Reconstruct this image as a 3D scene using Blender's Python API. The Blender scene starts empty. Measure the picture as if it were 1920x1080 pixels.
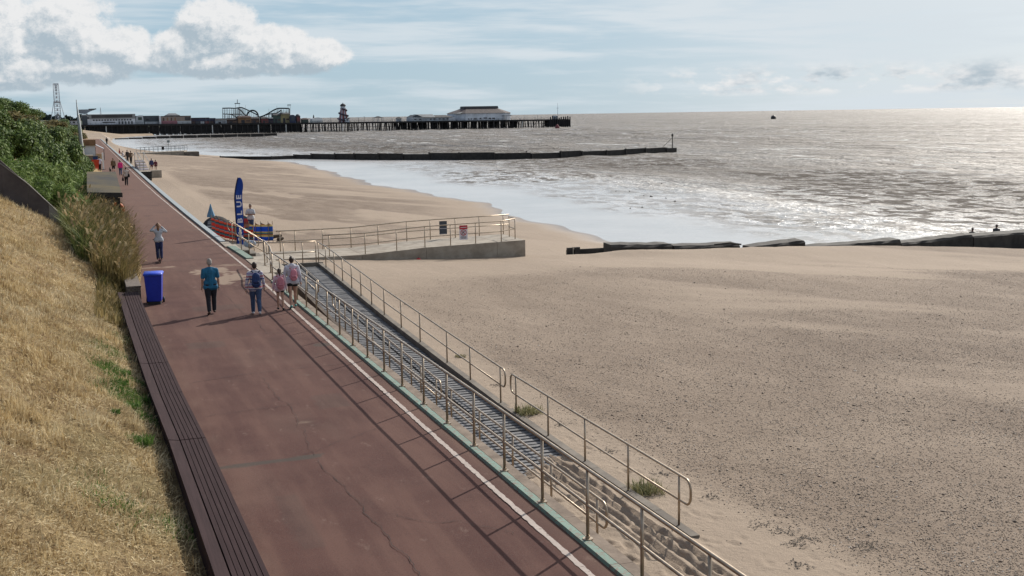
import bpy, bmesh, math, random
import numpy as np
from mathutils import Vector, Matrix

random.seed(7)
rng = np.random.default_rng(11)
R = math.radians
SC = bpy.context.scene
COL = SC.collection

# ------------------------------------------------------------------ camera
F_PX, CAM_H, ROLL, HORIZ = 2250.0, 6.0, 0.0155, 215.0
PITCH = math.atan((540 - HORIZ) / F_PX)
PSI = 0.33958               # the camera looks 19.5 degrees to the right of the promenade
right0 = Vector((math.cos(PSI), -math.sin(PSI), 0))
fwd0 = Vector((math.sin(PSI), math.cos(PSI), 0))
fwd = fwd0 * math.cos(PITCH) - Vector((0, 0, 1)) * math.sin(PITCH)
up0 = fwd0 * math.sin(PITCH) + Vector((0, 0, 1)) * math.cos(PITCH)
cR = right0 * math.cos(ROLL) - up0 * math.sin(ROLL)
cU = right0 * math.sin(ROLL) + up0 * math.cos(ROLL)
cam_data = bpy.data.cameras.new('camera')
cam = bpy.data.objects.new('camera', cam_data)
COL.objects.link(cam)
cam.matrix_world = Matrix(((cR.x, cU.x, -fwd.x, 0), (cR.y, cU.y, -fwd.y, 0), (cR.z, cU.z, -fwd.z, CAM_H), (0, 0, 0, 1)))
cam_data.sensor_width = 36.0
cam_data.lens = 36.0 * F_PX / 1920.0
cam_data.clip_start = 0.1
cam_data.clip_end = 120000
SC.camera = cam


def ray(px, py):
    u, v = px - 960.0, 540.0 - py
    return cR * u + cU * v + fwd * F_PX


def at(px, py, z=0.0):
    """the point of the level z that the surveyed direction meets"""
    d = ray(px, py)
    t = (z - CAM_H) / d.z
    return Vector((d.x * t, d.y * t, z))


def aty(px, py, y):
    d = ray(px, py)
    t = y / d.y
    return Vector((d.x * t, y, CAM_H + d.z * t))


# ------------------------------------------------------------------ sun, sky
SUN_AZ, SUN_EL = R(51.0), R(33.0)          # measured from +Y towards +X
sun_dir = Vector((math.sin(SUN_AZ) * math.cos(SUN_EL), math.cos(SUN_AZ) * math.cos(SUN_EL), math.sin(SUN_EL)))
ld = bpy.data.lights.new('sun', 'SUN')
ld.energy = 5.0
ld.angle = R(0.53)
ld.color = (1.0, 0.93, 0.84)
sun = bpy.data.objects.new('sun', ld)
sun.rotation_euler = (-sun_dir).to_track_quat('-Z', 'Y').to_euler()
sun.location = (60, 40, 60)
COL.objects.link(sun)

SC.view_settings.view_transform = 'Standard'
SC.view_settings.look = 'None'
SC.view_settings.exposure = 0.05
SC.view_settings.gamma = 1.0
SC.view_settings.use_curve_mapping = False
SC.cycles.max_bounces = 6
SC.cycles.transparent_max_bounces = 6
SC.cycles.sample_clamp_indirect = 8.0
SC.cycles.caustics_reflective = False
SC.cycles.caustics_refractive = False

world = bpy.data.worlds.new('World')
SC.world = world
world.use_nodes = True
WT = world.node_tree
WT.nodes.clear()


class E:
    """tiny expression builder over Math nodes"""
    def __init__(s, nt, v): s.nt, s.v = nt, v
    def _op(s, op, *a, clamp=False):
        n = s.nt.nodes.new('ShaderNodeMath'); n.operation = op; n.use_clamp = clamp
        for i, q in enumerate((s,) + a):
            q = q.v if isinstance(q, E) else q
            if isinstance(q, (int, float)): n.inputs[i].default_value = q
            else: s.nt.links.new(q, n.inputs[i])
        return E(s.nt, n.outputs[0])
    def __add__(s, o): return s._op('ADD', o)
    __radd__ = __add__
    def __sub__(s, o): return s._op('SUBTRACT', o)
    def __rsub__(s, o): return E(s.nt, o)._op('SUBTRACT', s)
    def __mul__(s, o): return s._op('MULTIPLY', o)
    __rmul__ = __mul__
    def __truediv__(s, o): return s._op('DIVIDE', o)
    def mx(s, o): return s._op('MAXIMUM', o)
    def mn(s, o): return s._op('MINIMUM', o)
    def pw(s, o): return s._op('POWER', o)
    def gt(s, o): return s._op('GREATER_THAN', o)
    def lt(s, o): return s._op('LESS_THAN', o)
    def ss(s, a, b):
        n = s.nt.nodes.new('ShaderNodeMapRange'); n.interpolation_type = 'SMOOTHSTEP'
        for i, q in enumerate((s, a, b, 0.0, 1.0)):
            q = q.v if isinstance(q, E) else q
            if isinstance(q, (int, float)): n.inputs[i].default_value = q
            else: s.nt.links.new(q, n.inputs[i])
        return E(s.nt, n.outputs[0])


def xyz(nt, x, y, z=0.0):
    n = nt.nodes.new('ShaderNodeCombineXYZ')
    for i, q in enumerate((x, y, z)):
        if isinstance(q, E): nt.links.new(q.v, n.inputs[i])
        else: n.inputs[i].default_value = q
    return n.outputs[0]


def noise(nt, vec, scale, detail=4, rough=0.55, dist=0.0):
    n = nt.nodes.new('ShaderNodeTexNoise')
    n.inputs['Scale'].default_value = scale
    n.inputs['Detail'].default_value = detail
    n.inputs['Roughness'].default_value = rough
    n.inputs['Distortion'].default_value = dist
    if vec is not None: nt.links.new(vec, n.inputs['Vector'])
    return E(nt, n.outputs[0])


def mixc(nt, fac, a, b):
    n = nt.nodes.new('ShaderNodeMix'); n.data_type = 'RGBA'
    for i, q in ((0, fac), (6, a), (7, b)):
        q = q.v if isinstance(q, E) else q
        if isinstance(q, (int, float)): n.inputs[i].default_value = q
        elif isinstance(q, tuple): n.inputs[i].default_value = (*q, 1) if len(q) == 3 else q
        else: nt.links.new(q, n.inputs[i])
    return n.outputs[2]


def build_sky():
    nt = WT
    sky = nt.nodes.new('ShaderNodeTexSky')
    sky.sky_type = 'NISHITA'
    sky.sun_disc = False
    sky.sun_elevation = SUN_EL
    sky.sun_rotation = SUN_AZ
    sky.altitude = 10
    sky.air_density = 1.0
    sky.dust_density = 0.25
    sky.ozone_density = 3.0
    tc = nt.nodes.new('ShaderNodeTexCoord')
    sp = nt.nodes.new('ShaderNodeSeparateXYZ')
    nt.links.new(tc.outputs['Generated'], sp.inputs[0])
    x, y, z = (E(nt, sp.outputs[i]) for i in range(3))
    az = x._op('ARCTAN2', y)                     # bearing from the promenade's direction
    el = z._op('ARCSINE')
    # bearings and heights in units of 1/22.5 radian, counted from the camera-independent bearing -3.6 degrees
    U = (az - (PSI - math.atan(960 / F_PX))) * 22.5
    V = el * 22.5
    P = xyz(nt, U, V)

    def cumulus(du, dv):
        u, v = U + du, V + dv
        p = xyz(nt, u, v, 3.3)
        wob = (noise(nt, p, 2.1, 9, 0.68) - 0.5) * 1.7
        wob2 = (noise(nt, xyz(nt, u, v, 9.1), 0.7, 3, 0.5) - 0.5) * 0.8
        best = None
        for (cx, cy, rx, ry) in CLOUDS:
            a = (u - cx) / rx; b = (v - cy) / ry
            f = 1.0 - (a * a + b * b)
            best = f if best is None else best.mx(f)
        return best.mx(-2.0) + wob + wob2

    CLOUDS = [(0.05, 1.50, 1.0, 0.95), (1.25, 1.52, 0.95, 0.75), (2.1, 1.28, 0.75, 0.42),
              (3.85, 1.62, 0.72, 0.58), (3.2, 1.20, 0.75, 0.42), (4.75, 1.28, 0.8, 0.42),
              (5.55, 1.12, 0.72, 0.36), (1.2, 0.90, 1.6, 0.33), (4.0, 0.98, 1.9, 0.27), (-2.0, 1.7, 2.0, 1.0), (0.2, 0.75, 1.3, 0.25), (2.6, 1.05, 1.0, 0.25)]
    d0 = cumulus(0.0, 0.0)
    d1 = cumulus(0.14, 0.17)
    d2 = cumulus(0.30, 0.42)
    alpha = d0.ss(-0.06, 0.42)
    thick = d1.ss(-0.2, 1.1) * 0.60 + d2.ss(-0.3, 1.1) * 0.50
    base_dark = (1.08 - V).ss(-0.15, 0.45) * 0.32
    relief = (d0 - d1).ss(-0.30, 0.40)
    lit = (1.0 - thick * 0.62 - base_dark + (relief - 0.5) * 0.72)._op('MAXIMUM', 0.0, clamp=True)
    puff = noise(nt, xyz(nt, U, V * 1.3, 6.6), 4.2, 7, 0.68)
    puff2 = noise(nt, xyz(nt, U + 0.07, V * 1.3 + 0.10, 6.6), 4.2, 7, 0.68)
    lit = (lit + (puff - puff2) * 1.0 + (puff - 0.5) * 0.3)._op('MAXIMUM', 0.0, clamp=True)
    ccol = mixc(nt, lit, SHADE_CLOUD, LIT_CLOUD)
    # thin sheets of high cloud: long streaks, denser to seaward
    st = noise(nt, xyz(nt, U * 0.22 + V * 0.25, V * 2.1, 1.7), 1.0, 5, 0.55, 0.4)
    st2 = noise(nt, xyz(nt, U * 0.5, V * 6.0, 5.0), 1.0, 4, 0.6, 0.3)
    sea = U.ss(2.0, 17.0)
    veil = ((st * 0.7 + st2 * 0.3).ss(0.40, 0.62) * 0.75 + sea * 0.34)._op('MULTIPLY', 1.0, clamp=True)
    # little fair-weather heaps low over the sea
    lown = noise(nt, xyz(nt, U * 1.0, V * 2.3, 2.2), 1.15, 6, 0.6)
    band = V.ss(0.22, 0.38) * (1.0 - V.ss(0.55, 0.95)) * U.ss(10.5, 13.0)
    low = (lown.ss(0.43, 0.58) * band * 0.9)
    lowsh = noise(nt, xyz(nt, U * 1.0 + 0.1, V * 2.3 + 0.35, 2.2), 1.15, 6, 0.6).ss(0.42, 0.7)
    lcol = mixc(nt, lowsh, LIT_CLOUD, SHADE_CLOUD)
    # above the picture the fair-weather cloud goes on, broken
    P3 = xyz(nt, x / (z + 0.18), y / (z + 0.18), 0.5)
    hi = noise(nt, P3, 1.1, 5, 0.6).ss(0.5, 0.68) * V.ss(3.0, 6.0) * 0.25

    nis = nt.nodes.new('ShaderNodeMix'); nis.data_type = 'RGBA'; nis.blend_type = 'MULTIPLY'
    nis.inputs[0].default_value = 1.0
    nt.links.new(sky.outputs[0], nis.inputs[6]); nis.inputs[7].default_value = (SKY_GAIN[0], SKY_GAIN[1], SKY_GAIN[2], 1)
    c = nis.outputs[2]
    c = mixc(nt, (1.0 - V.ss(3.0, 10.0)) * 0.88, c, mixc(nt, U.ss(9.0, 20.0), PALE_BLUE, (8.0, 8.4, 8.6)))
    c = mixc(nt, veil, c, VEIL_CLOUD)
    c = mixc(nt, low, c, lcol)
    c = mixc(nt, hi, c, LIT_CLOUD)
    c = mixc(nt, alpha * 0.96, c, ccol)
    # glow of bright thin cloud around the unseen sun, added to silver the sea
    near = x * sun_dir.x + y * sun_dir.y + z * sun_dir.z
    aur = near.ss(0.83, 0.985)
    aur = aur * aur
    c = mixc(nt, aur, c, (25.0, 24.0, 22.0))
    bg = nt.nodes.new('ShaderNodeBackground')
    bg.inputs['Strength'].default_value = 0.092
    nt.links.new(c, bg.inputs['Color'])
    out = nt.nodes.new('ShaderNodeOutputWorld')
    nt.links.new(bg.outputs[0], out.inputs['Surface'])


SKY_GAIN = (0.85, 0.92, 1.15)
LIT_CLOUD = (8.9, 8.9, 8.9)
SHADE_CLOUD = (4.4, 5.3, 6.0)
VEIL_CLOUD = (7.2, 7.9, 8.4)
PALE_BLUE = (4.2, 5.75, 6.75)
build_sky()
# ------------------------------------------------------------------ helpers
def tag(o, label=None, cat=None, group=None, kind=None):
    if label: o['label'] = label
    if cat: o['category'] = cat
    if group: o['group'] = group
    if kind: o['kind'] = kind
    return o


def empty(name, loc=(0, 0, 0), rz=0.0):
    o = bpy.data.objects.new(name, None)
    o.empty_display_size = 0.3
    COL.objects.link(o)
    o.location = loc
    o.rotation_euler = (0, 0, rz)
    return o


def thing(name, label, cat, loc=(0, 0, 0), rz=0.0, group=None):
    return tag(empty(name, loc, rz), label, cat, group)


def copy_tree(o, parent=None):
    c = o.copy()
    COL.objects.link(c)
    if parent is not None: c.parent = parent
    for ch in list(o.children): copy_tree(ch, c)
    return c


def link_mesh(name, me, m=None, parent=None, smooth=False):
    o = bpy.data.objects.new(name, me)
    COL.objects.link(o)
    if m is not None: me.materials.append(m)
    if parent is not None: o.parent = parent
    if smooth:
        me.polygons.foreach_set('use_smooth', [True] * len(me.polygons))
    return o


def np_mesh(name, verts, faces, m=None, parent=None, smooth=False, attrs=None):
    """faces: (n,3) or (n,4) int array"""
    me = bpy.data.meshes.new(name)
    verts = np.asarray(verts, dtype=np.float32)
    faces = np.asarray(faces, dtype=np.int32)
    k = faces.shape[1]
    me.vertices.add(len(verts)); me.vertices.foreach_set('co', verts.ravel())
    me.loops.add(faces.size); me.loops.foreach_set('vertex_index', faces.ravel())
    me.polygons.add(len(faces)); me.polygons.foreach_set('loop_start', np.arange(0, faces.size, k, dtype=np.int32))
    me.update(calc_edges=True)
    me.validate()
    for nm, arr in (attrs or {}).items():
        a = me.attributes.new(nm, 'FLOAT', 'POINT')
        a.data.foreach_set('value', np.asarray(arr, dtype=np.float32).ravel())
    return link_mesh(name, me, m, parent, smooth)


def grid_mesh(name, X, Y, Z, m=None, parent=None, attrs=None, smooth=True):
    ny, nx = X.shape
    v = np.stack([X, Y, Z], -1).reshape(-1, 3)
    i = np.arange(ny * nx).reshape(ny, nx)
    f = np.stack([i[:-1, :-1], i[:-1, 1:], i[1:, 1:], i[1:, :-1]], -1).reshape(-1, 4)
    return np_mesh(name, v, f, m, parent, smooth, attrs)


class MB:
    """collects simple solids into one mesh"""
    def __init__(s): s.v, s.f = [], []

    def add(s, vs, fs):
        b = len(s.v)
        s.v += [tuple(q) for q in vs]
        s.f += [tuple(b + i for i in q) for q in fs]
        return s

    def box(s, x0, x1, y0, y1, z0, z1):
        return s.add([(x0, y0, z0), (x1, y0, z0), (x1, y1, z0), (x0, y1, z0), (x0, y0, z1), (x1, y0, z1), (x1, y1, z1), (x0, y1, z1)],
                     [(0, 3, 2, 1), (4, 5, 6, 7), (0, 1, 5, 4), (1, 2, 6, 5), (2, 3, 7, 6), (3, 0, 4, 7)])

    def hexa(s, lo, hi):
        """two quads (counter-clockwise from above) joined"""
        return s.add(list(lo) + list(hi), [(0, 3, 2, 1), (4, 5, 6, 7), (0, 1, 5, 4), (1, 2, 6, 5), (2, 3, 7, 6), (3, 0, 4, 7)])

    def cyl(s, p, q, r0, r1=None, n=10, caps=True):
        r1 = r0 if r1 is None else r1
        p, q = Vector(p), Vector(q)
        d = (q - p)
        if d.length < 1e-7: return s
        d.normalize()
        a = d.orthogonal().normalized(); b = d.cross(a)
        vs = []
        for c, r in ((p, r0), (q, r1)):
            for k in range(n):
                t = 2 * math.pi * k / n
                vs.append(c + a * (math.cos(t) * r) + b * (math.sin(t) * r))
        fs = [(k, (k + 1) % n, n + (k + 1) % n, n + k) for k in range(n)]
        if caps: fs += [tuple(range(n - 1, -1, -1)), tuple(range(n, 2 * n))]
        return s.add(vs, fs)

    def tube(s, pts, r, n=8, closed=False):
        pts = [Vector(p) for p in pts]
        rings = []
        m = len(pts)
        up = None
        for i, p in enumerate(pts):
            if closed: d = pts[(i + 1) % m] - pts[i - 1]
            elif i == 0: d = pts[1] - p
            elif i == m - 1: d = p - pts[-2]
            else: d = (pts[i + 1] - p).normalized() + (p - pts[i - 1]).normalized()
            if d.length < 1e-9: d = Vector((0, 0, 1))
            d.normalize()
            if up is None: a = d.orthogonal().normalized()
            else:
                a = up - d * up.dot(d)
                a = a.normalized() if a.length > 1e-6 else d.orthogonal().normalized()
            up = a
            b = d.cross(a)
            rr = r[i] if isinstance(r, (list, tuple)) else r
            rings.append([p + a * (math.cos(2 * math.pi * k / n) * rr) + b * (math.sin(2 * math.pi * k / n) * rr) for k in range(n)])
        vs = [v for g in rings for v in g]
        fs = []
        for i in range(m if closed else m - 1):
            j = (i + 1) % m
            for k in range(n):
                fs.append((i * n + k, i * n + (k + 1) % n, j * n + (k + 1) % n, j * n + k))
        if not closed:
            fs += [tuple(range(n - 1, -1, -1)), tuple((m - 1) * n + k for k in range(n))]
        return s.add(vs, fs)

    def lathe(s, prof, n=16, c=(0, 0, 0)):
        """prof: list of (radius, z)"""
        vs, fs = [], []
        for (r, z) in prof:
            for k in range(n):
                t = 2 * math.pi * k / n
                vs.append((c[0] + r * math.cos(t), c[1] + r * math.sin(t), c[2] + z))
        m = len(prof)
        for i in range(m - 1):
            for k in range(n):
                fs.append((i * n + k, i * n + (k + 1) % n, (i + 1) * n + (k + 1) % n, (i + 1) * n + k))
        fs += [tuple(range(n - 1, -1, -1)), tuple((m - 1) * n + k for k in range(n))]
        return s.add(vs, fs)

    def ball(s, c, rx, ry=None, rz=None, n=12, m=8):
        ry = rx if ry is None else ry; rz = rx if rz is None else rz
        vs = [(c[0], c[1], c[2] - rz)]
        for i in range(1, m):
            ph = -math.pi / 2 + math.pi * i / m
            for k in range(n):
                t = 2 * math.pi * k / n
                vs.append((c[0] + rx * math.cos(ph) * math.cos(t), c[1] + ry * math.cos(ph) * math.sin(t), c[2] + rz * math.sin(ph)))
        vs.append((c[0], c[1], c[2] + rz))
        fs = [(0, 1 + (k + 1) % n, 1 + k) for k in range(n)]
        for i in range(m - 2):
            b = 1 + i * n
            for k in range(n):
                fs.append((b + k, b + (k + 1) % n, b + n + (k + 1) % n, b + n + k))
        b = 1 + (m - 2) * n
        fs += [(b + k, b + (k + 1) % n, len(vs) - 1) for k in range(n)]
        return s.add(vs, fs)

    def prism(s, poly, y0, y1):
        """poly in the XZ plane, swept from y0 to y1"""
        n = len(poly)
        vs = [(x, y0, z) for x, z in poly] + [(x, y1, z) for x, z in poly]
        fs = [tuple(range(n)), tuple(range(2 * n - 1, n - 1, -1))]
        fs += [(k, n + k, n + (k + 1) % n, (k + 1) % n) for k in range(n)]
        return s.add(vs, fs)

    def build(s, name, m=None, parent=None, smooth=False, bevel=0.0):
        me = bpy.data.meshes.new(name)
        me.from_pydata(s.v, [], s.f)
        bm = bmesh.new(); bm.from_mesh(me)
        bmesh.ops.recalc_face_normals(bm, faces=bm.faces)
        if bevel: bmesh.ops.bevel(bm, geom=list(bm.edges), offset=bevel, segments=2, affect='EDGES', clamp_overlap=True)
        bm.to_mesh(me); bm.free()
        return link_mesh(name, me, m, parent, smooth)


def vnoise(x, y, seed=0):
    """value noise, roughly -1..1"""
    g = np.random.default_rng(seed).random((256, 256)) * 2 - 1
    xi, yi = np.floor(x).astype(int), np.floor(y).astype(int)
    fx, fy = x - xi, y - yi
    fx = fx * fx * (3 - 2 * fx); fy = fy * fy * (3 - 2 * fy)
    a = g[xi % 256, yi % 256]; b = g[(xi + 1) % 256, yi % 256]
    c = g[xi % 256, (yi + 1) % 256]; d = g[(xi + 1) % 256, (yi + 1) % 256]
    return (a * (1 - fx) + b * fx) * (1 - fy) + (c * (1 - fx) + d * fx) * fy


def fbm(x, y, seed=0, oct=4, gain=0.5):
    r = 0; a = 1.0; t = 0
    for o in range(oct):
        r = r + a * vnoise(x * 2 ** o + o * 17.3, y * 2 ** o - o * 9.1, seed + o); t += a; a *= gain
    return r / t


def sstep(x, a, b):
    t = np.clip((x - a) / (b - a), 0, 1)
    return t * t * (3 - 2 * t)


# ------------------------------------------------------------------ materials
def base_mat(name):
    m = bpy.data.materials.new(name)
    m.use_nodes = True
    nt = m.node_tree
    return m, nt, nt.nodes['Principled BSDF']


def coords(nt, kind='Object', scale=None):
    tc = nt.nodes.new('ShaderNodeTexCoord')
    o = tc.outputs[kind]
    if scale:
        mp = nt.nodes.new('ShaderNodeMapping')
        mp.inputs['Scale'].default_value = scale
        nt.links.new(o, mp.inputs[0]); o = mp.outputs[0]
    return o


def world_pos(nt, scale=None):
    g = nt.nodes.new('ShaderNodeNewGeometry').outputs['Position']
    if scale:
        mp = nt.nodes.new('ShaderNodeMapping')
        mp.inputs['Scale'].default_value = scale
        nt.links.new(g, mp.inputs[0]); return mp.outputs[0]
    return g


def attr(nt, name):
    a = nt.nodes.new('ShaderNodeAttribute'); a.attribute_name = name
    return E(nt, a.outputs['Fac'])


def bump(nt, bsdf, h, strength=0.3, dist=0.02, prev=None):
    b = nt.nodes.new('ShaderNodeBump')
    if isinstance(strength, E): nt.links.new(strength.v, b.inputs['Strength'])
    else: b.inputs['Strength'].default_value = strength
    b.inputs['Distance'].default_value = dist
    nt.links.new(h.v if isinstance(h, E) else h, b.inputs['Height'])
    if prev is not None: nt.links.new(prev, b.inputs['Normal'])
    nt.links.new(b.outputs[0], bsdf.inputs['Normal'])
    return b.outputs[0]


def lin(c):
    return tuple(((v / 255) / 12.92 if v / 255 <= 0.04045 else ((v / 255 + 0.055) / 1.055) ** 2.4) for v in c)


MATS = {}


def mottled(name, a, b, scale=6.0, rough=0.8, bumpy=0.25, bscale=40.0, metal=0.0, stretch=None, bdist=0.01, spec=0.4):
    if name in MATS: return MATS[name]
    m, nt, bs = base_mat(name)
    v = world_pos(nt, stretch)
    f = noise(nt, v, scale, 6, 0.62).ss(0.3, 0.7)
    nt.links.new(mixc(nt, f, a, b), bs.inputs['Base Color'])
    bs.inputs['Roughness'].default_value = rough
    bs.inputs['Metallic'].default_value = metal
    bs.inputs['Specular IOR Level'].default_value = spec
    if bumpy: bump(nt, bs, noise(nt, v, bscale, 3, 0.6), bumpy, bdist)
    MATS[name] = m
    return m


def plain(name, c, rough=0.7, metal=0.0, var=0.18):
    """one colour with a soft cloth- or paint-like unevenness"""
    a = tuple(v * (1 - var) for v in c); b = tuple(min(1, v * (1 + var)) for v in c)
    return mottled(name, a, b, 9.0, rough, 0.12, 60.0, metal)


def two_sided_leaf(name, cols, rough=0.6, trans=0.25, nscale=0.8):
    m, nt, bs = base_mat(name)
    g = nt.nodes.new('ShaderNodeNewGeometry')
    rnd = E(nt, g.outputs['Random Per Island'])
    pos = g.outputs['Position']
    f = (rnd * 0.6 + noise(nt, pos, nscale, 4, 0.6).ss(0.3, 0.7) * 0.4)
    cr = nt.nodes.new('ShaderNodeValToRGB')
    nt.links.new(f.v, cr.inputs[0])
    els = cr.color_ramp.elements
    while len(els) < len(cols): els.new(0.5)
    for i, c in enumerate(cols):
        els[i].position = 0.08 + 0.84 * i / (len(cols) - 1); els[i].color = (*c, 1)
    nt.links.new(cr.outputs[0], bs.inputs['Base Color'])
    bs.inputs['Roughness'].default_value = rough
    bs.inputs['Specular IOR Level'].default_value = 0.08
    tr = nt.nodes.new('ShaderNodeBsdfTranslucent')
    nt.links.new(cr.outputs[0], tr.inputs[0])
    mx = nt.nodes.new('ShaderNodeMixShader'); mx.inputs[0].default_value = trans
    nt.links.new(bs.outputs[0], mx.inputs[1]); nt.links.new(tr.outputs[0], mx.inputs[2])
    nt.links.new(mx.outputs[0], nt.nodes['Material Output'].inputs['Surface'])
    return m


M_STEEL = mottled('galvanised_steel', (0.30, 0.235, 0.17), (0.42, 0.35, 0.27), 5.0, 0.42, 0.05, 60, 0.80)
M_CONC = mottled('concrete', (0.22, 0.185, 0.145), (0.34, 0.30, 0.245), 1.6, 0.88, 0.4, 30)
M_KERB = mottled('kerb_concrete', (0.125, 0.092, 0.068), (0.23, 0.18, 0.138), 2.2, 0.9, 0.5, 25)
M_GROYNE = mottled('shade_dark_concrete', (0.018, 0.016, 0.014), (0.055, 0.049, 0.042), 1.2, 0.85, 0.6, 12)  # shade on the groyne's faces is put into this even dark colour
M_CONC_DARK = mottled('old_concrete', (0.10, 0.085, 0.07), (0.19, 0.165, 0.135), 1.4, 0.9, 0.45, 25)
M_BLACKWOOD = mottled('tarred_timber', (0.012, 0.011, 0.010), (0.035, 0.031, 0.027), 2.0, 0.75, 0.4, 20)
M_DARKMETAL = mottled('dark_painted_metal', (0.03, 0.035, 0.045), (0.055, 0.06, 0.075), 3.0, 0.5, 0.05, 40)
M_WHITE = mottled('white_paint', (0.62, 0.62, 0.60), (0.76, 0.76, 0.74), 3.0, 0.55, 0.06, 40)
M_RUBBER = plain('black_rubber', (0.018, 0.018, 0.019), 0.75)
# ------------------------------------------------------------------ the promenade
EDGE_PTS_Y = [-6, 14, 20, 28, 37, 41, 46, 52, 70, 83, 103, 130, 200, 300, 430]
EDGE_PTS_X = [2.0, 1.95, 1.9, 1.75, 1.6, 1.6, 1.7, 1.9, 1.85, 2.0, 2.1, 1.9, 2.2, 3.0, 4.6]


def prom_left(y): return np.interp(y, EDGE_PTS_Y, EDGE_PTS_X)


def prom_right(y): return np.interp(y, [-6, 40, 56, 60, 70, 80, 100, 430], [6.25, 6.30, 6.3, 6.02, 5.93, 5.85, 5.78, 5.68])


def build_promenade():
    ys = np.concatenate([np.arange(-6, 62, 0.07), np.geomspace(62, 432, 300)])
    t = np.linspace(0, 1, 72)
    Yg, T = np.meshgrid(ys, t, indexing='ij')
    L = prom_left(Yg) - 0.5; Rr = prom_right(Yg)
    Xg = L + (Rr - L) * T
    Zg = 0.012 * fbm(Xg * 0.5, Yg * 0.35, 3, 3)
    Zg = np.where(Xg > 5.4, np.minimum(Zg, 0.002), Zg)

    def blob(cx, cy, rx, ry, seed, th=0.25):
        d = 1 - ((Xg - cx) / rx) ** 2 - ((Yg - cy) / ry) ** 2
        return sstep(0.7 * d + 1.5 * fbm(Xg * 2.6, Yg * 1.5, seed, 5, 0.6), th, th + 0.55) * (d > -0.6)
    pale = 1.3 * blob(4.9, 46.2, 0.8, 1.6, 21, .05) + 1.2 * blob(4.6, 48.8, 0.9, 1.1, 22, .05) + 0.6 * blob(5.4, 50.6, 1.2, 0.5, 23)
    pale += 0.8 * blob(2.6, 51.0, 1.0, 0.35, 24) + 0.4 * blob(3.9, 23.4, 0.3, 0.3, 26, 0.6) + 0.4 * blob(2.3, 37.6, 0.3, 0.4, 27, 0.5)
    pale += 0.5 * blob(5.7, 44.0, 0.4, 1.6, 29) + 0.45 * blob(4.7, 27.8, 0.6, 0.25, 34, 0.4)
    pale += sstep(fbm(Xg * 0.8, Yg * 0.3, 31, 4), 0.25, 0.6) * 0.07
    pale += sstep(Xg, Rr - 0.5, Rr) * 0.15 + sstep(-Xg, -(L + 0.9), -(L + 0.55)) * 0.12 * (0.5 + fbm(Xg * 3, Yg * 1.5, 33, 3))
    patch = sstep(0.13 + 0.02 * np.sin(Xg * 6) - np.abs(Yg - 20.8 - 0.05 * (Xg - 2.5)), 0, 0.05) * (Xg < 3.75 + 0.2 * fbm(Xg * 3, Yg * 6, 40, 2))
    patch = np.maximum(patch, sstep(0.3 - np.hypot((Xg - 5.7) / 1.0, Yg - 31.4), 0, 0.08) * 0.8)
    for (px0, px1, py0, py1, a_) in ((2.3, 3.3, 32.2, 33.1, .35), (4.3, 5.0, 24.3, 25.6, .28), (2.5, 2.9, 16.2, 18.8, .25), (3.0, 4.6, 38.6, 39.6, .3)):
        e_ = 0.04 * fbm(Xg * 4, Yg * 4, 45, 2)
        patch = np.maximum(patch, a_ * sstep(np.minimum(np.minimum(Xg - px0, px1 - Xg), np.minimum(Yg - py0, py1 - Yg)) + e_, 0, 0.03))
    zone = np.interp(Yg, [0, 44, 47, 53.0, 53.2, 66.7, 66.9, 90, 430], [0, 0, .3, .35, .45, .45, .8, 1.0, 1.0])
    m, nt, bs = base_mat('red_asphalt')
    p = world_pos(nt)
    big = noise(nt, p, 0.55, 5, 0.6).ss(0.3, 0.7)
    fine = noise(nt, p, 22.0, 4, 0.7).ss(0.25, 0.75)
    grit = noise(nt, p, 90.0, 2, 0.6).ss(0.3, 0.72)
    c = mixc(nt, big, (0.074, 0.0315, 0.0255), (0.108, 0.052, 0.041))
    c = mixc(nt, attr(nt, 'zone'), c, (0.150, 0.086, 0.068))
    c = mixc(nt, fine * 0.45, c, (0.060, 0.040, 0.038))
    c = mixc(nt, grit.ss(0.75, 1.0) * 0.6, c, (0.15, 0.10, 0.09))
    dark = noise(nt, world_pos(nt, (0.9, 0.5, 1)), 0.8, 6, 0.65).ss(0.52, 0.75)
    c = mixc(nt, dark * 0.30, c, (0.035, 0.024, 0.022))
    lane = noise(nt, world_pos(nt, (1.6, 0.16, 1)), 1.0, 5, 0.62).ss(0.42, 0.66)
    c = mixc(nt, lane * 0.42, c, (0.150, 0.085, 0.066))
    scuff = noise(nt, world_pos(nt, (3.0, 1.2, 1)), 1.0, 6, 0.72).ss(0.60, 0.68)
    c = mixc(nt, scuff * 0.35, c, (0.19, 0.130, 0.105))
    agg = noise(nt, p, 34.0, 3, 0.8)
    c = mixc(nt, agg.ss(0.56, 0.72) * 0.45, c, (0.135, 0.090, 0.078))
    c = mixc(nt, (1.0 - agg.ss(0.30, 0.44)) * 0.5, c, (0.026, 0.015, 0.014))
    c = mixc(nt, attr(nt, 'pale') * 0.8, c, (0.27, 0.205, 0.155))
    c = mixc(nt, attr(nt, 'patch') * (0.55 + fine * 0.4), c, (0.060, 0.056, 0.048))
    nt.links.new(c, bs.inputs['Base Color'])
    bs.inputs['Roughness'].default_value = 0.92
    bs.inputs['Specular IOR Level'].default_value = 0.12
    bump(nt, bs, noise(nt, p, 60.0, 4, 0.7), 0.35, 0.01)
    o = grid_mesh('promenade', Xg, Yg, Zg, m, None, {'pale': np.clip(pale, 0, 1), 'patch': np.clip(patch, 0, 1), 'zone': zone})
    tag(o, kind='structure')
    return o


prom = build_promenade()


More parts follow.
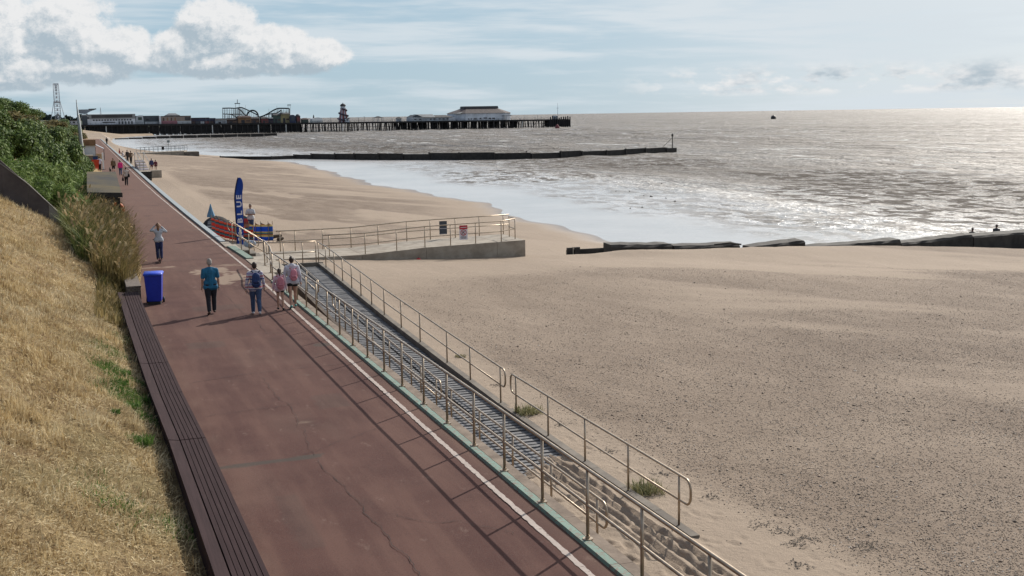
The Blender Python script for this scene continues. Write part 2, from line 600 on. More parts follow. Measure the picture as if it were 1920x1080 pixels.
def strip(name, pts, w, z, m, parent=None, kind='structure', jit=0.0):
    """a thin painted or open strip lying on a surface"""
    v, f = [], []
    for i, (x, y) in enumerate(pts):
        a = pts[max(0, i - 1)]; b = pts[min(len(pts) - 1, i + 1)]
        d = Vector((b[0] - a[0], b[1] - a[1])).normalized(); n = Vector((-d.y, d.x))
        ww = w(i / (len(pts) - 1)) if callable(w) else w
        j0 = 1 + random.uniform(-jit, jit); j1 = 1 + random.uniform(-jit, jit)
        v += [(x + n.x * ww * j0, y + n.y * ww * j0, z), (x - n.x * ww * j1, y - n.y * ww * j1, z)]
    for i in range(len(pts) - 1): f.append((2 * i, 2 * i + 1, 2 * i + 3, 2 * i + 2))
    o = np_mesh(name, v, f, m, parent)
    if parent is None: tag(o, kind=kind)
    return o


def white_x(y): return np.interp(y, [0, 20, 36, 48, 61, 69, 80, 100, 130, 430], [5.93, 5.93, 5.95, 5.98, 5.85, 5.74, 5.63, 5.44, 5.33, 5.25])


m_line = None


def worn_paint(name, c, under, amount):
    m, nt, bs = base_mat(name)
    p = world_pos(nt)
    w = noise(nt, p, 14.0, 6, 0.7).ss(amount, amount + 0.12)
    g = noise(nt, p, 2.0, 4, 0.6).ss(0.3, 0.7)
    cc = mixc(nt, g, tuple(v * 0.86 for v in c), c)
    nt.links.new(mixc(nt, w, cc, under), bs.inputs['Base Color'])
    bs.inputs['Roughness'].default_value = 0.75
    bump(nt, bs, noise(nt, p, 50, 3, 0.6), 0.3, 0.006)
    return m


M_LINE = worn_paint('worn_white_paint', (0.38, 0.315, 0.275), (0.13, 0.085, 0.075), 0.55)
M_GREEN = worn_paint('worn_green_paint', (0.145, 0.235, 0.19), (0.16, 0.13, 0.10), 0.48)
M_BLUEGREY = worn_paint('blue_grey_paint', (0.27, 0.31, 0.325), (0.24, 0.22, 0.20), 0.57)
ysl = list(np.arange(-4, 60, 0.09)) + list(np.geomspace(60, 425, 160))
strip('line_marking', [(float(white_x(y)), y) for y in ysl], 0.046, 0.008, M_LINE, jit=0.22)

M_CRACK = plain('open_crack', (0.022, 0.016, 0.015), 0.95)


def crack(p0, p1, wob, w, seed, n=70):
    x0, y0 = p0; x1, y1 = p1
    t = np.linspace(0, 1, n)
    ox = fbm(t * 7 + seed, t * 0 + seed * 1.7, seed, 5, 0.65) * wob
    L = math.hypot(x1 - x0, y1 - y0)
    nx, ny = -(y1 - y0) / L, (x1 - x0) / L
    pts = [(x0 + (x1 - x0) * a + nx * o, y0 + (y1 - y0) * a + ny * o) for a, o in zip(t, ox)]
    strip('crack', pts, lambda q: w * (0.35 + 0.65 * abs(math.sin(q * 11 + seed) * math.cos(q * 23 + seed * 3))), 0.0155, M_CRACK, prom, jit=0.3)


crack((2.05, 27.95), (3.3, 28.4), 0.04, 0.012, 1)
crack((3.3, 28.4), (5.8, 28.7), 0.12, 0.010, 2)
crack((3.55, 20.6), (3.75, 17.5), 0.10, 0.006, 3)
crack((3.75, 17.5), (3.9, 13.6), 0.12, 0.008, 4)
crack((3.6, 27.8), (3.75, 24.0), 0.14, 0.006, 5)
crack((3.75, 24.0), (3.55, 20.9), 0.12, 0.005, 6)
crack((3.4, 21.0), (5.2, 22.4), 0.10, 0.005, 7)
crack((2.1, 37.2), (6.1, 37.8), 0.06, 0.012, 8)
crack((2.0, 33.3), (5.9, 33.8), 0.12, 0.010, 9)
crack((2.0, 43.6), (6.2, 44.0), 0.08, 0.016, 10)
crack((4.2, 44.0), (4.6, 33.6), 0.14, 0.006, 11)
crack((4.0, 17.2), (5.6, 15.8), 0.3, 0.006, 12)
crack((2.0, 24.6), (4.0, 24.9), 0.2, 0.007, 13)
for k, (y, w) in enumerate([(53.0, 0.03), (66.8, 0.05), (88.5, 0.06), (109.5, 0.06), (134, 0.07), (163, 0.08)]):
    crack((float(prom_left(y)) - 0.2, y), (float(prom_right(y)) - 0.1, y + 0.4), 0.05, w, 20 + k)

# kerb along the sea edge
def kerb_run(name, m, y0, y1, xa, xb, z0, z1, step=2.0, chamfer=0.05):
    mb = MB()
    ys = np.arange(y0, y1 + 1e-6, step)
    if ys[-1] < y1: ys = np.append(ys, y1)
    for a, b in zip(ys[:-1], ys[1:]):
        g = 0.004
        A = (float(xa(a)), float(xb(a))); B = (float(xa(b)), float(xb(b)))
        mb.hexa([(A[0], a + g, z0), (A[1], a + g, z0), (B[1], b - g, z0), (B[0], b - g, z0)],
                [(A[0] + chamfer, a + g, z1), (A[1] - .01, a + g, z1), (B[1] - .01, b - g, z1), (B[0] + chamfer, b - g, z1)])
    o = mb.build(name, m)
    return tag(o, kind='structure')


kerb_run('kerb', M_GREEN, -6, 44.5, lambda y: 6.15 + 0 * y, lambda y: 6.40 + 0 * y, -0.3, 0.050, 2.0, 0.12)
kerb_run('kerb', M_KERB, -6, 44.5, lambda y: 6.402 + 0 * y, lambda y: 6.62 + 0 * y, -1.4, 0.035, 2.0, 0.012)
kerb_run('kerb', M_GREEN, 52.2, 57.6, lambda y: np.interp(y, [52, 57.6], [6.30, 6.10]), lambda y: np.interp(y, [52, 57.6], [6.66, 6.50]), -0.3, 0.07, 2.7)
kerb_run('kerb', M_BLUEGREY, 59.9, 425, lambda y: np.interp(y, [60, 70, 80, 100, 430], [5.98, 5.88, 5.80, 5.72, 5.62]), lambda y: np.interp(y, [60, 70, 97, 430], [6.31, 6.23, 6.13, 6.05]), -2.2, 0.09, 5.0, 0.07)
# concrete apron at the head of the steps
ap = MB()
ap.box(6.30, 6.72, 44.52, 52.18, -1.6, 0.028)
ap.box(6.722, 7.52, 47.6, 53.6, -1.6, -0.04)
ap.box(6.04, 6.44, 57.62, 59.88, -1.6, 0.05).box(6.445, 6.70, 56.3, 59.2, -1.6, -0.02)
tag(ap.build('landing', M_CONC), kind='structure')

# ------------------------------------------------------------------ beach and sea
RAMP_L, RAMP_R = 7.56, 9.18


def ramp_kerb_z(y): return np.interp(y, [17, 22, 27, 31.7, 39, 49.4, 51], [-1.03, -1.02, -0.98, -0.86, -0.64, -0.20, -0.15])


def deck_z(y): return np.interp(y, [22, 24.5, 27, 31.7, 39, 49.4, 51], [-1.15, -1.15, -1.13, -1.01, -0.78, -0.33, -0.27])


WL_Y = [-40, 30, 54, 59.2, 61.2, 66, 82, 98, 118, 160, 205, 246, 268, 300, 340, 400, 460, 560, 650, 720, 760, 900]
WL_X = [80, 72, 64, 58, 40, 36, 35.2, 35.8, 38.5, 36.7, 39, 41, 36, 33, 22, 13, 10, 11, 14, 26, 48, 48]
SEA_Z = -3.0


def shore_x(y): return np.interp(y, WL_Y, WL_X) + 0.5 * np.sin(y * 0.23) + 0.3 * np.sin(y * 0.71)


def beach_z(X, Y, detail=True):
    xw = shore_x(Y)
    z0 = np.interp(Y, [0, 22, 31, 39, 48, 52, 57, 66, 120, 420, 470, 900], [-1.08, -1.06, -0.90, -0.72, -0.48, -0.62, -0.84, -0.86, -0.95, -1.0, -0.4, 0.6])
    t = np.maximum(X - 9.0, 0.0) / (xw - 9.0)
    prof = np.where(t < 1, t, 1 + (t - 1) * 0.55)
    z = z0 + (SEA_Z - z0) * prof
    # drift banked against the old groyne
    z = z + 0.34 * np.exp(-((Y - 58.6) / 3.4) ** 2) * sstep(X, 25.5, 31) * (1 - sstep(X, 47, 62)) * (Y < 60.2)
    z = z + 0.22 * np.exp(-((X - 27.3) / 2.0) ** 2 - ((Y - 58.6) / 1.2) ** 2)
    # far sandbar showing beyond the timber groyne
    z = z + 1.25 * np.exp(-((X - 88) / 24) ** 2 - ((Y - 318) / 16) ** 2) * (Y > 270)
    if detail:
        near = 1 - sstep(X - shore_x(Y), -6, 0)
        z = z + near * (0.10 * fbm(X * 0.16, Y * 0.10, 51, 3) + 0.03 * fbm(X * 0.9, Y * 0.6, 55, 3)) * sstep(X, 8, 12)
        z = z + near * 0.012 * fbm(X * 3.1, Y * 3.1, 57, 2)
    # lower sand behind the sea wall and under the slatted ramp
    low = sstep(-X, -9.24, -9.14) * (Y < 50.9)
    zlow = np.interp(Y, [0, 22, 30, 40, 51], [-1.06, -1.06, -1.12, -1.18, -1.25]) + 0.05 * fbm(X * 1.2, Y * 0.7, 61, 3)
    under = (X > RAMP_L - .06) & (Y > 20.2)
    cover = deck_z(Y) - 0.10 + 0.20 * (1 - sstep(Y + 1.1 * fbm(X * 1.7, Y * 1.1, 63, 3) - 0.9 * (X - 8.2), 21.0, 22.8))
    zlow = np.where(under, np.minimum(zlow, cover), zlow)
    z = np.where(Y < 50.9, z * (1 - low) + zlow * low, z)
    # ridge of blown sand, footprints and wheel ruts at the buried end
    if detail:
        w = (1 - sstep(Y, 22.5, 25.0)) * sstep(X, 7.55, 7.8) * (1 - sstep(X, 8.95, 9.25))
        rut = 0
        for rx_, ph_, dp_ in ((8.86, 0, .07), (8.68, 1, .06), (8.46, 2, .06), (8.28, .5, .05)):
            rr_ = X - rx_ - 0.03 * np.sin(Y * 1.3 + ph_)
            rut = rut - dp_ * np.exp(-(rr_ / 0.04) ** 2) + dp_ * .9 * np.exp(-((rr_ - .075) / 0.04) ** 2)
        rough = 0.022 * fbm(X * 5.2, Y * 2.4, 71, 3) + 0.012 * fbm(X * 10, Y * 8, 73, 2)
        z = z + w * (rut + rough)
        r2 = np.random.default_rng(5)
        for k in range(120):
            fx, fy = r2.uniform(7.5, 9.0), r2.uniform(13, 24.5)
            if k > 70: fx, fy = r2.uniform(9.2, 11.4), r2.uniform(13, 24.0)
            a = r2.uniform(-0.5, 0.5)
            dx, dy = X - fx, Y - fy
            msk = (np.abs(dx) < 0.4) & (np.abs(dy) < 0.4)
            u = dx * math.cos(a) + dy * math.sin(a); v = -dx * math.sin(a) + dy * math.cos(a)
            q = (u / 0.065) ** 2 + (v / 0.14) ** 2
            amp = 0.8 if k <= 70 else 0.4
            z = z + np.where(msk, amp * (-0.055 * np.exp(-q) + 0.022 * np.exp(-((np.sqrt(q) - 1.7) / 0.5) ** 2)), 0)
    return z


def pebble_density(X, Y):
    """1 where the shingle lies thick, 0 on clean blown sand"""
    d = 0.75 + 0.5 * fbm(X * 0.045 + Y * 0.030, Y * 0.020 - X * 0.06, 81, 4)
    # clean sand: beside the handrail, by the slipway, along the old groyne and in wind-swept tongues
    d = d * sstep(X - 9.5 - 0.12 * np.maximum(0, 23 - Y), 0.3, 1.9 + 0.5 * fbm(X * .5, Y * .5, 84, 2))
    hx = 13.5 + (Y - 36) * 0.35
    clean = sstep(X - 9.0, 0, 2) * (1 - 0.85 * sstep(X, 19, 26)) * sstep(Y + 1.1 * fbm(X * 0.25, Y * 0.3, 83, 3) - (42.5 + (X - 10) * 0.42), 0, 4.5)
    d = d * (1 - clean * sstep(62 - Y, 0, 2))
    tong = fbm((X * 0.10 + Y * 0.16), (X * 0.9 - Y * 0.42) * 0.05, 87, 4)
    d = d - 0.95 * sstep(tong, 0.02, 0.36) * sstep(X - 17 - 0.15 * np.maximum(0, 30 - Y), 0, 8)
    d = d * np.where(Y > 60, 0.12 + 0.88 * (1 - sstep(fbm(X * 0.17, Y * 0.085, 91, 5, .6), 0.16, 0.34)) * sstep(X - 6.2, 0.5, 4.0 + 1.5 * fbm(X * .3, Y * .08, 93, 3)), 1)
    d = d * (1 - sstep(X - shore_x(Y), -9, -2))
    return np.clip(d, 0, 1)


def build_beach():
    xs = np.concatenate([[2.0, 4.0, 6.0], np.arange(6.60, 9.6, 0.045), 9.6 + np.cumsum(np.linspace(0.05, 0.30, 190)), ])
    xs = np.concatenate([xs, xs[-1] + np.cumsum(np.geomspace(0.3, 14, 130))])
    ys = np.concatenate([[-60, -40, -25, -14, -6, 0, 4, 7], np.arange(10, 27, 0.05), 27 + np.cumsum(np.linspace(0.06, 0.22, 180))])
    ys = np.concatenate([ys, ys[-1] + np.cumsum(np.geomspace(0.22, 9, 250))])
    Xg, Yg = np.meshgrid(xs, ys)
    Zg = beach_z(Xg, Yg)
    lo = (Xg < 6.55) & (Yg < 430)
    Zg = np.where(lo, np.minimum(Zg, -0.8), Zg)
    Zg = np.maximum(Zg, -7)
    peb = pebble_density(Xg, Yg)
    wet = sstep(Xg - shore_x(Yg) + 0.8 * fbm(Xg * 0.2, Yg * 0.1, 95, 3), -3.2, 0.6)
    tone = np.clip(0.5 + 0.9 * fbm(Xg * 0.05 + Yg * 0.02, Yg * 0.03 - Xg * 0.02, 97, 4), 0, 1)
    m, nt, bs = base_mat('beach_sand')
    p = world_pos(nt)
    pe, we, to = attr(nt, 'peb'), attr(nt, 'wet'), attr(nt, 'tone')
    gr = noise(nt, p, 35, 4, 0.7).ss(0.25, 0.75)
    pale = mixc(nt, gr * 0.5 + to * 0.5, (0.222, 0.169, 0.121), (0.322, 0.252, 0.188))
    drk = mixc(nt, gr, (0.098, 0.066, 0.044), (0.182, 0.130, 0.090))
    n1 = noise(nt, world_pos(nt, (1.0, 0.55, 1)), 0.55, 5, 0.62).ss(0.35, 0.62)
    c = mixc(nt, (pe * (0.62 + n1 * 0.38))._op('MINIMUM', 1.0), pale, drk)
    # small dark stones pressed in the sand
    for sc, r, k in ((11.0, 0.30, 0.85), (5.0, 0.24, 0.8)):
        vo = nt.nodes.new('ShaderNodeTexVoronoi'); vo.inputs['Scale'].default_value = sc
        nt.links.new(p, vo.inputs['Vector'])
        sepc = nt.nodes.new('ShaderNodeSeparateColor'); nt.links.new(vo.outputs['Color'], sepc.inputs[0])
        h = E(nt, sepc.outputs[0])
        spot = (1.0 - E(nt, vo.outputs['Distance']).ss(r * 0.5, r)) * (h + pe * 0.9).gt(1.12)
        c = mixc(nt, spot * k, c, (0.085, 0.066, 0.052))
    c = mixc(nt, we, c, (0.17, 0.13, 0.10))
    nt.links.new(c, bs.inputs['Base Color'])
    nt.links.new((0.92 - we * 0.62).v, bs.inputs['Roughness'])
    bs.inputs['Specular IOR Level'].default_value = 0.35
    hgt = noise(nt, p, 7, 5, 0.65) * 0.7 + noise(nt, p, 45, 3, 0.65) * 0.3
    bump(nt, bs, hgt, (1.0 - we) * 0.7, 0.07)
    o = grid_mesh('beach', Xg, Yg, Zg, m, None, {'peb': peb, 'wet': wet, 'tone': tone})
    return tag(o, kind='structure')


build_beach()


def build_pebbles():
    n = 520000
    # thrown with even chance over the picture-near part of the beach
    u = rng.random(n) ** 1.7
    Yp = 12 + u * 40
    Xp = 9.2 + rng.random(n) * (9 + Yp * 0.62)
    d = pebble_density(Xp, Yp)
    clus = 0.65 + 0.75 * fbm(Xp * 0.9, Yp * 0.9, 88, 3)
    keep = rng.random(n) < np.clip(d * (0.35 + 0.65 * clus), 0.004, 1) * np.interp(Yp, [10, 20, 35, 48], [1, .95, .6, .35])
    Xp, Yp = Xp[keep], Yp[keep]
    n = len(Xp)
    Zp = beach_z(Xp, Yp)
    s = (0.0060 + 0.0085 * rng.random(n) ** 2.0) * np.interp(Yp, [12, 45], [1, 1.35])
    big = rng.random(n) < 0.010
    s = np.where(big, s * 2.2, s)
    ang = rng.random(n) * 6.283
    flat = 0.4 + 0.4 * rng.random(n); elo = 1 + 0.7 * rng.random(n)
    dirs = np.array([(1, 0, 0), (0, 1, 0), (-1, 0, 0), (0, -1, 0), (0, 0, 1), (0, 0, -0.6), (.62, .62, .45), (-.62, .62, .45), (-.62, -.62, .45), (.62, -.62, .45)])
    tri = np.array([(4, 6, 7), (4, 7, 8), (4, 8, 9), (4, 9, 6), (6, 0, 1), (6, 1, 7), (7, 1, 2), (7, 2, 8), (8, 2, 3), (8, 3, 9), (9, 3, 0), (9, 0, 6)])
    jit = 1 + (rng.random((n, 10, 1)) - 0.5) * 0.35
    V = dirs[None] * jit
    V = V * np.stack([s * elo, s, s * flat], -1)[:, None, :]
    ca, sa = np.cos(ang)[:, None], np.sin(ang)[:, None]
    x = V[:, :, 0] * ca - V[:, :, 1] * sa; y = V[:, :, 0] * sa + V[:, :, 1] * ca
    P = np.stack([x + Xp[:, None], y + Yp[:, None], V[:, :, 2] + (Zp + s * flat * 0.25)[:, None]], -1).reshape(-1, 3)
    T = (tri[None] + (np.arange(n) * 10)[:, None, None]).reshape(-1, 3)
    m, nt, bs = base_mat('pebble_stone')
    g = nt.nodes.new('ShaderNodeNewGeometry')
    cr = nt.nodes.new('ShaderNodeValToRGB')
    nt.links.new(g.outputs['Random Per Island'], cr.inputs[0])
    el = cr.color_ramp.elements
    for i, (pos, c) in enumerate([(0, (0.055, 0.037, 0.025)), (0.5, (0.13, 0.092, 0.06)), (0.9, (0.28, 0.205, 0.15)), (1, (0.6, 0.56, 0.5))]):
        if i >= len(el): el.new(pos)
        el[i].position = pos; el[i].color = (*c, 1)
    nt.links.new(cr.outputs[0], bs.inputs['Base Color']); bs.inputs['Roughness'].default_value = 0.7
    o = np_mesh('pebbles', P, T, m)
    tag(o, kind='stuff')


build_pebbles()


def build_sea():
    na, nr = 640, 560
    rr = np.concatenate([np.geomspace(34, 700, 760), np.geomspace(704, 60000, 110)])
    aa = np.linspace(R(-22), R(125), na)
    Rg, Ag = np.meshgrid(rr, aa, indexing='ij')
    Xg, Yg = Rg * np.sin(Ag), Rg * np.cos(Ag)
    off = Xg - shore_x(Yg)
    off = np.where(Yg > 900, 4000, off)
    # distance off the shore, uneven so that the surf is ragged
    s = off + 4.5 * fbm(Xg * 0.045, Yg * 0.045, 101, 4) * sstep(off, 2, 15)
    s = np.where(Yg > 60, s, off * 0.7)
    k = sstep(s, 26, 75) * (1 - sstep(Rg, 900, 2500))
    ph = (Xg * 0.80 + Yg * 0.25)
    crest = 0.5 + 0.5 * np.sin(ph * 0.42 + 3.0 * fbm(Xg * 0.02, Yg * 0.02, 103, 3))
    Zg = SEA_Z + k * (0.30 * crest ** 3 * (0.5 + sstep(fbm(Xg * .03, Yg * .012, 104, 3), -.2, .4)) - 0.08 + 0.20 * fbm(Xg * 0.30, Yg * 0.17, 105, 4)) + 0.012 * fbm(Xg * 0.8, Yg * 0.8, 107, 3) * sstep(s, 4, 14)
    Zg = np.where(Rg > 2500, SEA_Z, Zg)
    calm = 1 - sstep(s, 14, 52)
    rip = sstep(s, 8, 16) * (1 - sstep(s, 55, 85)) * (0.25 + 0.75 * sstep(fbm(Xg * 0.05, Yg * 0.03, 109, 3), -0.3, 0.2))
    surf = sstep(s, 45, 75) * (1 - sstep(s, 190, 420)) + 0.8 * np.exp(-((Yg - 765) / 9) ** 2) * (Xg > 60) * (Xg < 330)
    weed = np.exp(-((Xg - 55 - (Yg - 78) * -.12) / 6.0) ** 2 - ((Yg - 80) / 7) ** 2) + 0.9 * np.exp(-((Xg - 58) / 5) ** 2 - ((Yg - 91) / 6) ** 2)
    m, nt, bs = base_mat('sea_water')
    p = world_pos(nt)
    ca, ri, su, we = attr(nt, 'calm'), attr(nt, 'rip'), attr(nt, 'surf'), attr(nt, 'weed')
    sand_under = mixc(nt, noise(nt, p, 0.06, 4, 0.6).ss(0.35, 0.65), (0.50, 0.48, 0.46), (0.42, 0.41, 0.395))
    deep = mixc(nt, noise(nt, world_pos(nt, (0.010, 0.004, 1)), 1.0, 5, 0.6).ss(0.35, 0.65), (0.10, 0.084, 0.068), (0.15, 0.130, 0.108))
    c = mixc(nt, ca, deep, sand_under)
    rp = noise(nt, world_pos(nt, (0.42, 0.26, 1)), 1.0, 6, 0.66, 0.8)
    rid = ri * rp.ss(0.475, 0.535)
    c = mixc(nt, rid * 0.85, c, (0.10, 0.088, 0.076))
    fl = nt.nodes.new('ShaderNodeMapping'); fl.inputs['Rotation'].default_value = (0, 0, PSI + 0.25); fl.inputs['Scale'].default_value = (0.16, 0.028, 1)
    nt.links.new(p, fl.inputs[0])
    fl2 = nt.nodes.new('ShaderNodeMapping'); fl2.inputs['Rotation'].default_value = (0, 0, PSI + 0.25); fl2.inputs['Scale'].default_value = (0.03, 0.006, 1)
    nt.links.new(p, fl2.inputs[0])
    fleck = (noise(nt, fl.outputs[0], 1.0, 5, 0.68, 0.3) * 0.6 + noise(nt, fl2.outputs[0], 1.0, 5, 0.68, 0.3) * 0.4).ss(0.42, 0.58)
    c = mixc(nt, fleck * (1.0 - ca) * 0.5, c, (0.20, 0.175, 0.15))  # lighter flecks: sky reflected off tilted waves, put into the colour
    wn = noise(nt, world_pos(nt, (0.5, 1.0, 1)), 1.1, 5, 0.7).ss(0.48, 0.60)
    c = mixc(nt, we._op('MINIMUM', 1.0) * wn * 0.85, c, (0.040, 0.035, 0.020))
    # broken crests and streaks of foam
    f1 = noise(nt, world_pos(nt, (0.11, 0.035, 1)), 1.0, 6, 0.68, 0.8)
    f2 = noise(nt, world_pos(nt, (0.45, 0.30, 1)), 1.0, 5, 0.65)
    foam = f1.ss(0.56, 0.64) * f2.ss(0.42, 0.58) * su
    foam2 = noise(nt, world_pos(nt, (0.7, 1.1, 1)), 1.0, 6, 0.7, 0.4).ss(0.54, 0.60) * ri * 0.9
    caps = noise(nt, world_pos(nt, (0.06, 0.02, 1)), 1.0, 6, 0.75, 0.3).ss(0.625, 0.68) * (1.0 - ca) * 0.85
    fo = foam.mx(foam2).mx(caps)
    c = mixc(nt, fo, c, (0.62, 0.62, 0.61))
    nt.links.new(c, bs.inputs['Base Color'])
    nt.links.new((fo * 0.2 + 0.20 + (1.0 - ca) * (0.14 + fleck * 0.30) + rid * 0.2).v, bs.inputs['Roughness'])
    bs.inputs['IOR'].default_value = 1.34
    df = nt.nodes.new('ShaderNodeBsdfDiffuse'); nt.links.new(mixc(nt, rid, mixc(nt, fo, (0.17, 0.155, 0.138), (0.6, 0.6, 0.6)), (0.105, 0.092, 0.080)), df.inputs['Color'])
    mx = nt.nodes.new('ShaderNodeMixShader'); nt.links.new((rid * 0.72 + (1.0 - fleck) * (1.0 - ca) * 0.18)._op('MINIMUM', 0.85).v, mx.inputs[0])
    nt.links.new(bs.outputs[0], mx.inputs[1]); nt.links.new(df.outputs[0], mx.inputs[2])
    nt.links.new(mx.outputs[0], nt.nodes['Material Output'].inputs['Surface'])
    h1 = noise(nt, world_pos(nt, (0.30, 0.16, 1)), 1.0, 6, 0.62, 0.5)
    h2 = noise(nt, world_pos(nt, (1.5, 0.9, 1)), 1.0, 4, 0.6, 0.4)
    hb = noise(nt, world_pos(nt, (0.04, 0.012, 1)), 1.0, 5, 0.6, 0.5)
    b0 = bump(nt, bs, hb, (1.0 - ca) * 0.9, 12.0)
    b1 = bump(nt, bs, h1, (1.0 - ca) * 0.95 + 0.03, 4.0, b0)
    bump(nt, bs, h2 + rp * ri * 0.6, (1.0 - ca) * 0.9 + ri * 0.6 + 0.03, 0.8, b1)
    o = grid_mesh('sea', Xg, Yg, Zg, m, None, {'calm': calm, 'rip': np.clip(rip * 1.5, 0, 1), 'surf': np.clip(surf, 0, 1), 'weed': np.clip(weed, 0, 1)})
    return tag(o, kind='structure')


build_sea()

# ------------------------------------------------------------------ the grass bank
def slope_z(X, Y, detail=True):
    xe = np.interp(Y, [-10, 14, 40, 44, 52, 430, 600, 2000], [1.22, 1.18, 0.86, 1.2, 1.6, 1.6, -4, -40])
    z = 0.10 + 0.55 * (xe - X)
    top = np.interp(Y, [0, 200, 300, 420, 600, 800], [9.0, 8.6, 7.6, 5.2, 3.2, 2.5])
    over = np.maximum(0, z - (top - 1.2))
    z = np.where(z > top - 1.2, top - 1.2 + 1.2 * (1 - np.exp(-over / 1.2)), z)
    z = np.where(X > xe, 0.10 - (X - xe) * 0.25, z)
    if detail:
        k = sstep(xe - X, 0.05, 0.8)
        z = z + k * (0.12 * fbm(X * 0.7, Y * 0.5, 121, 4) + 0.055 * fbm(X * 2.8, Y * 2.2, 125, 3))
    return z


def build_slope():
    xs = np.concatenate([[-140, -100, -70, -45, -30, -22, -17, -14], np.arange(-12, -6, 0.3), np.arange(-6, 2.4, 0.07)])
    ys = np.concatenate([[-40, -20, -8, 0, 5], np.arange(8, 62, 0.09), 62 + np.cumsum(np.geomspace(0.15, 30, 150))])
    Xg, Yg = np.meshgrid(xs, ys)
    Zg = slope_z(Xg, Yg)
    green = sstep(fbm(Xg * 0.5, Yg * 0.3, 131, 4), 0.1, 0.6) * 0.5
    for cx, cy, r, a in ((0.55, 25.5, 0.75, .95), (0.85, 24.0, 0.35, .8), (0.35, 27.5, 0.5, .7), (0.62, 21.6, 0.22, 1.0), (0.9, 17.0, .5, .35), (0.2, 17.3, .6, .35), (0.9, 27.5, .3, .8), (.75, 33.0, .6, .5), (0.3, 30., .7, .4)):
        green = np.maximum(green, a * np.exp(-(((Xg - cx) / r) ** 2 + ((Yg - cy) / (r * 1.8)) ** 2)))
    m, nt, bs = base_mat('dry_grass_ground')
    p = world_pos(nt)
    a = noise(nt, p, 1.3, 6, 0.65).ss(0.3, 0.7)
    f = noise(nt, p, 26, 4, 0.7).ss(0.3, 0.7)
    c = mixc(nt, a, (0.26, 0.175, 0.088), (0.52, 0.395, 0.21))
    c = mixc(nt, noise(nt, p, 3.6, 5, 0.7).ss(0.5, 0.7) * 0.6, c, (0.12, 0.080, 0.042))
    c = mixc(nt, f * 0.6, c, (0.11, 0.068, 0.032))
    c = mixc(nt, attr(nt, 'green') * 0.7, c, (0.075, 0.085, 0.025))
    nt.links.new(c, bs.inputs['Base Color'])
    bs.inputs['Roughness'].default_value = 0.95
    bs.inputs['Specular IOR Level'].default_value = 0.15
    bump(nt, bs, noise(nt, p, 9, 6, 0.75), 1.0, 0.14)
    o = grid_mesh('grass_bank', Xg, Yg, Zg, m, None, {'green': green})
    return tag(o, kind='structure')


build_slope()


def blades(name, px, py, pz, length, width, lean, az, m, parent=None, droop=0.5):
    """thin tapering blades, two bent segments each"""
    n = len(px)
    base = np.stack([px, py, pz], -1)
    hd = np.stack([np.cos(az), np.sin(az), np.zeros(n)], -1)
    side = np.stack([-np.sin(az), np.cos(az), np.zeros(n)], -1)
    sl, cl = np.sin(lean)[:, None], np.cos(lean)[:, None]
    L = length[:, None]; W = width[:, None]
    mid = base + (hd * sl + np.array([0, 0, 1]) * cl) * L * 0.55
    l2 = lean + droop
    tip = mid + (hd * np.sin(l2)[:, None] + np.array([0, 0, 1]) * np.cos(l2)[:, None]) * L * 0.45
    V = np.stack([base - side * W, base + side * W, mid - side * W * 0.8, mid + side * W * 0.8, tip], 1).reshape(-1, 3)
    k = (np.arange(n) * 5)[:, None]
    T = np.concatenate([k + np.array([0, 1, 3]), k + np.array([0, 3, 2]), k + np.array([2, 3, 4])], 0)
    return np_mesh(name, V, T, m, parent)


M_STRAW = two_sided_leaf('straw', [(0.22, 0.145, 0.068), (0.45, 0.34, 0.185), (0.64, 0.52, 0.31), (0.80, 0.70, 0.48)], 0.7, 0.2, 1.6)
M_WEED = two_sided_leaf('green_weed', [(0.045, 0.085, 0.018), (0.09, 0.17, 0.035), (0.16, 0.24, 0.06)], 0.6, 0.3, 2.0)


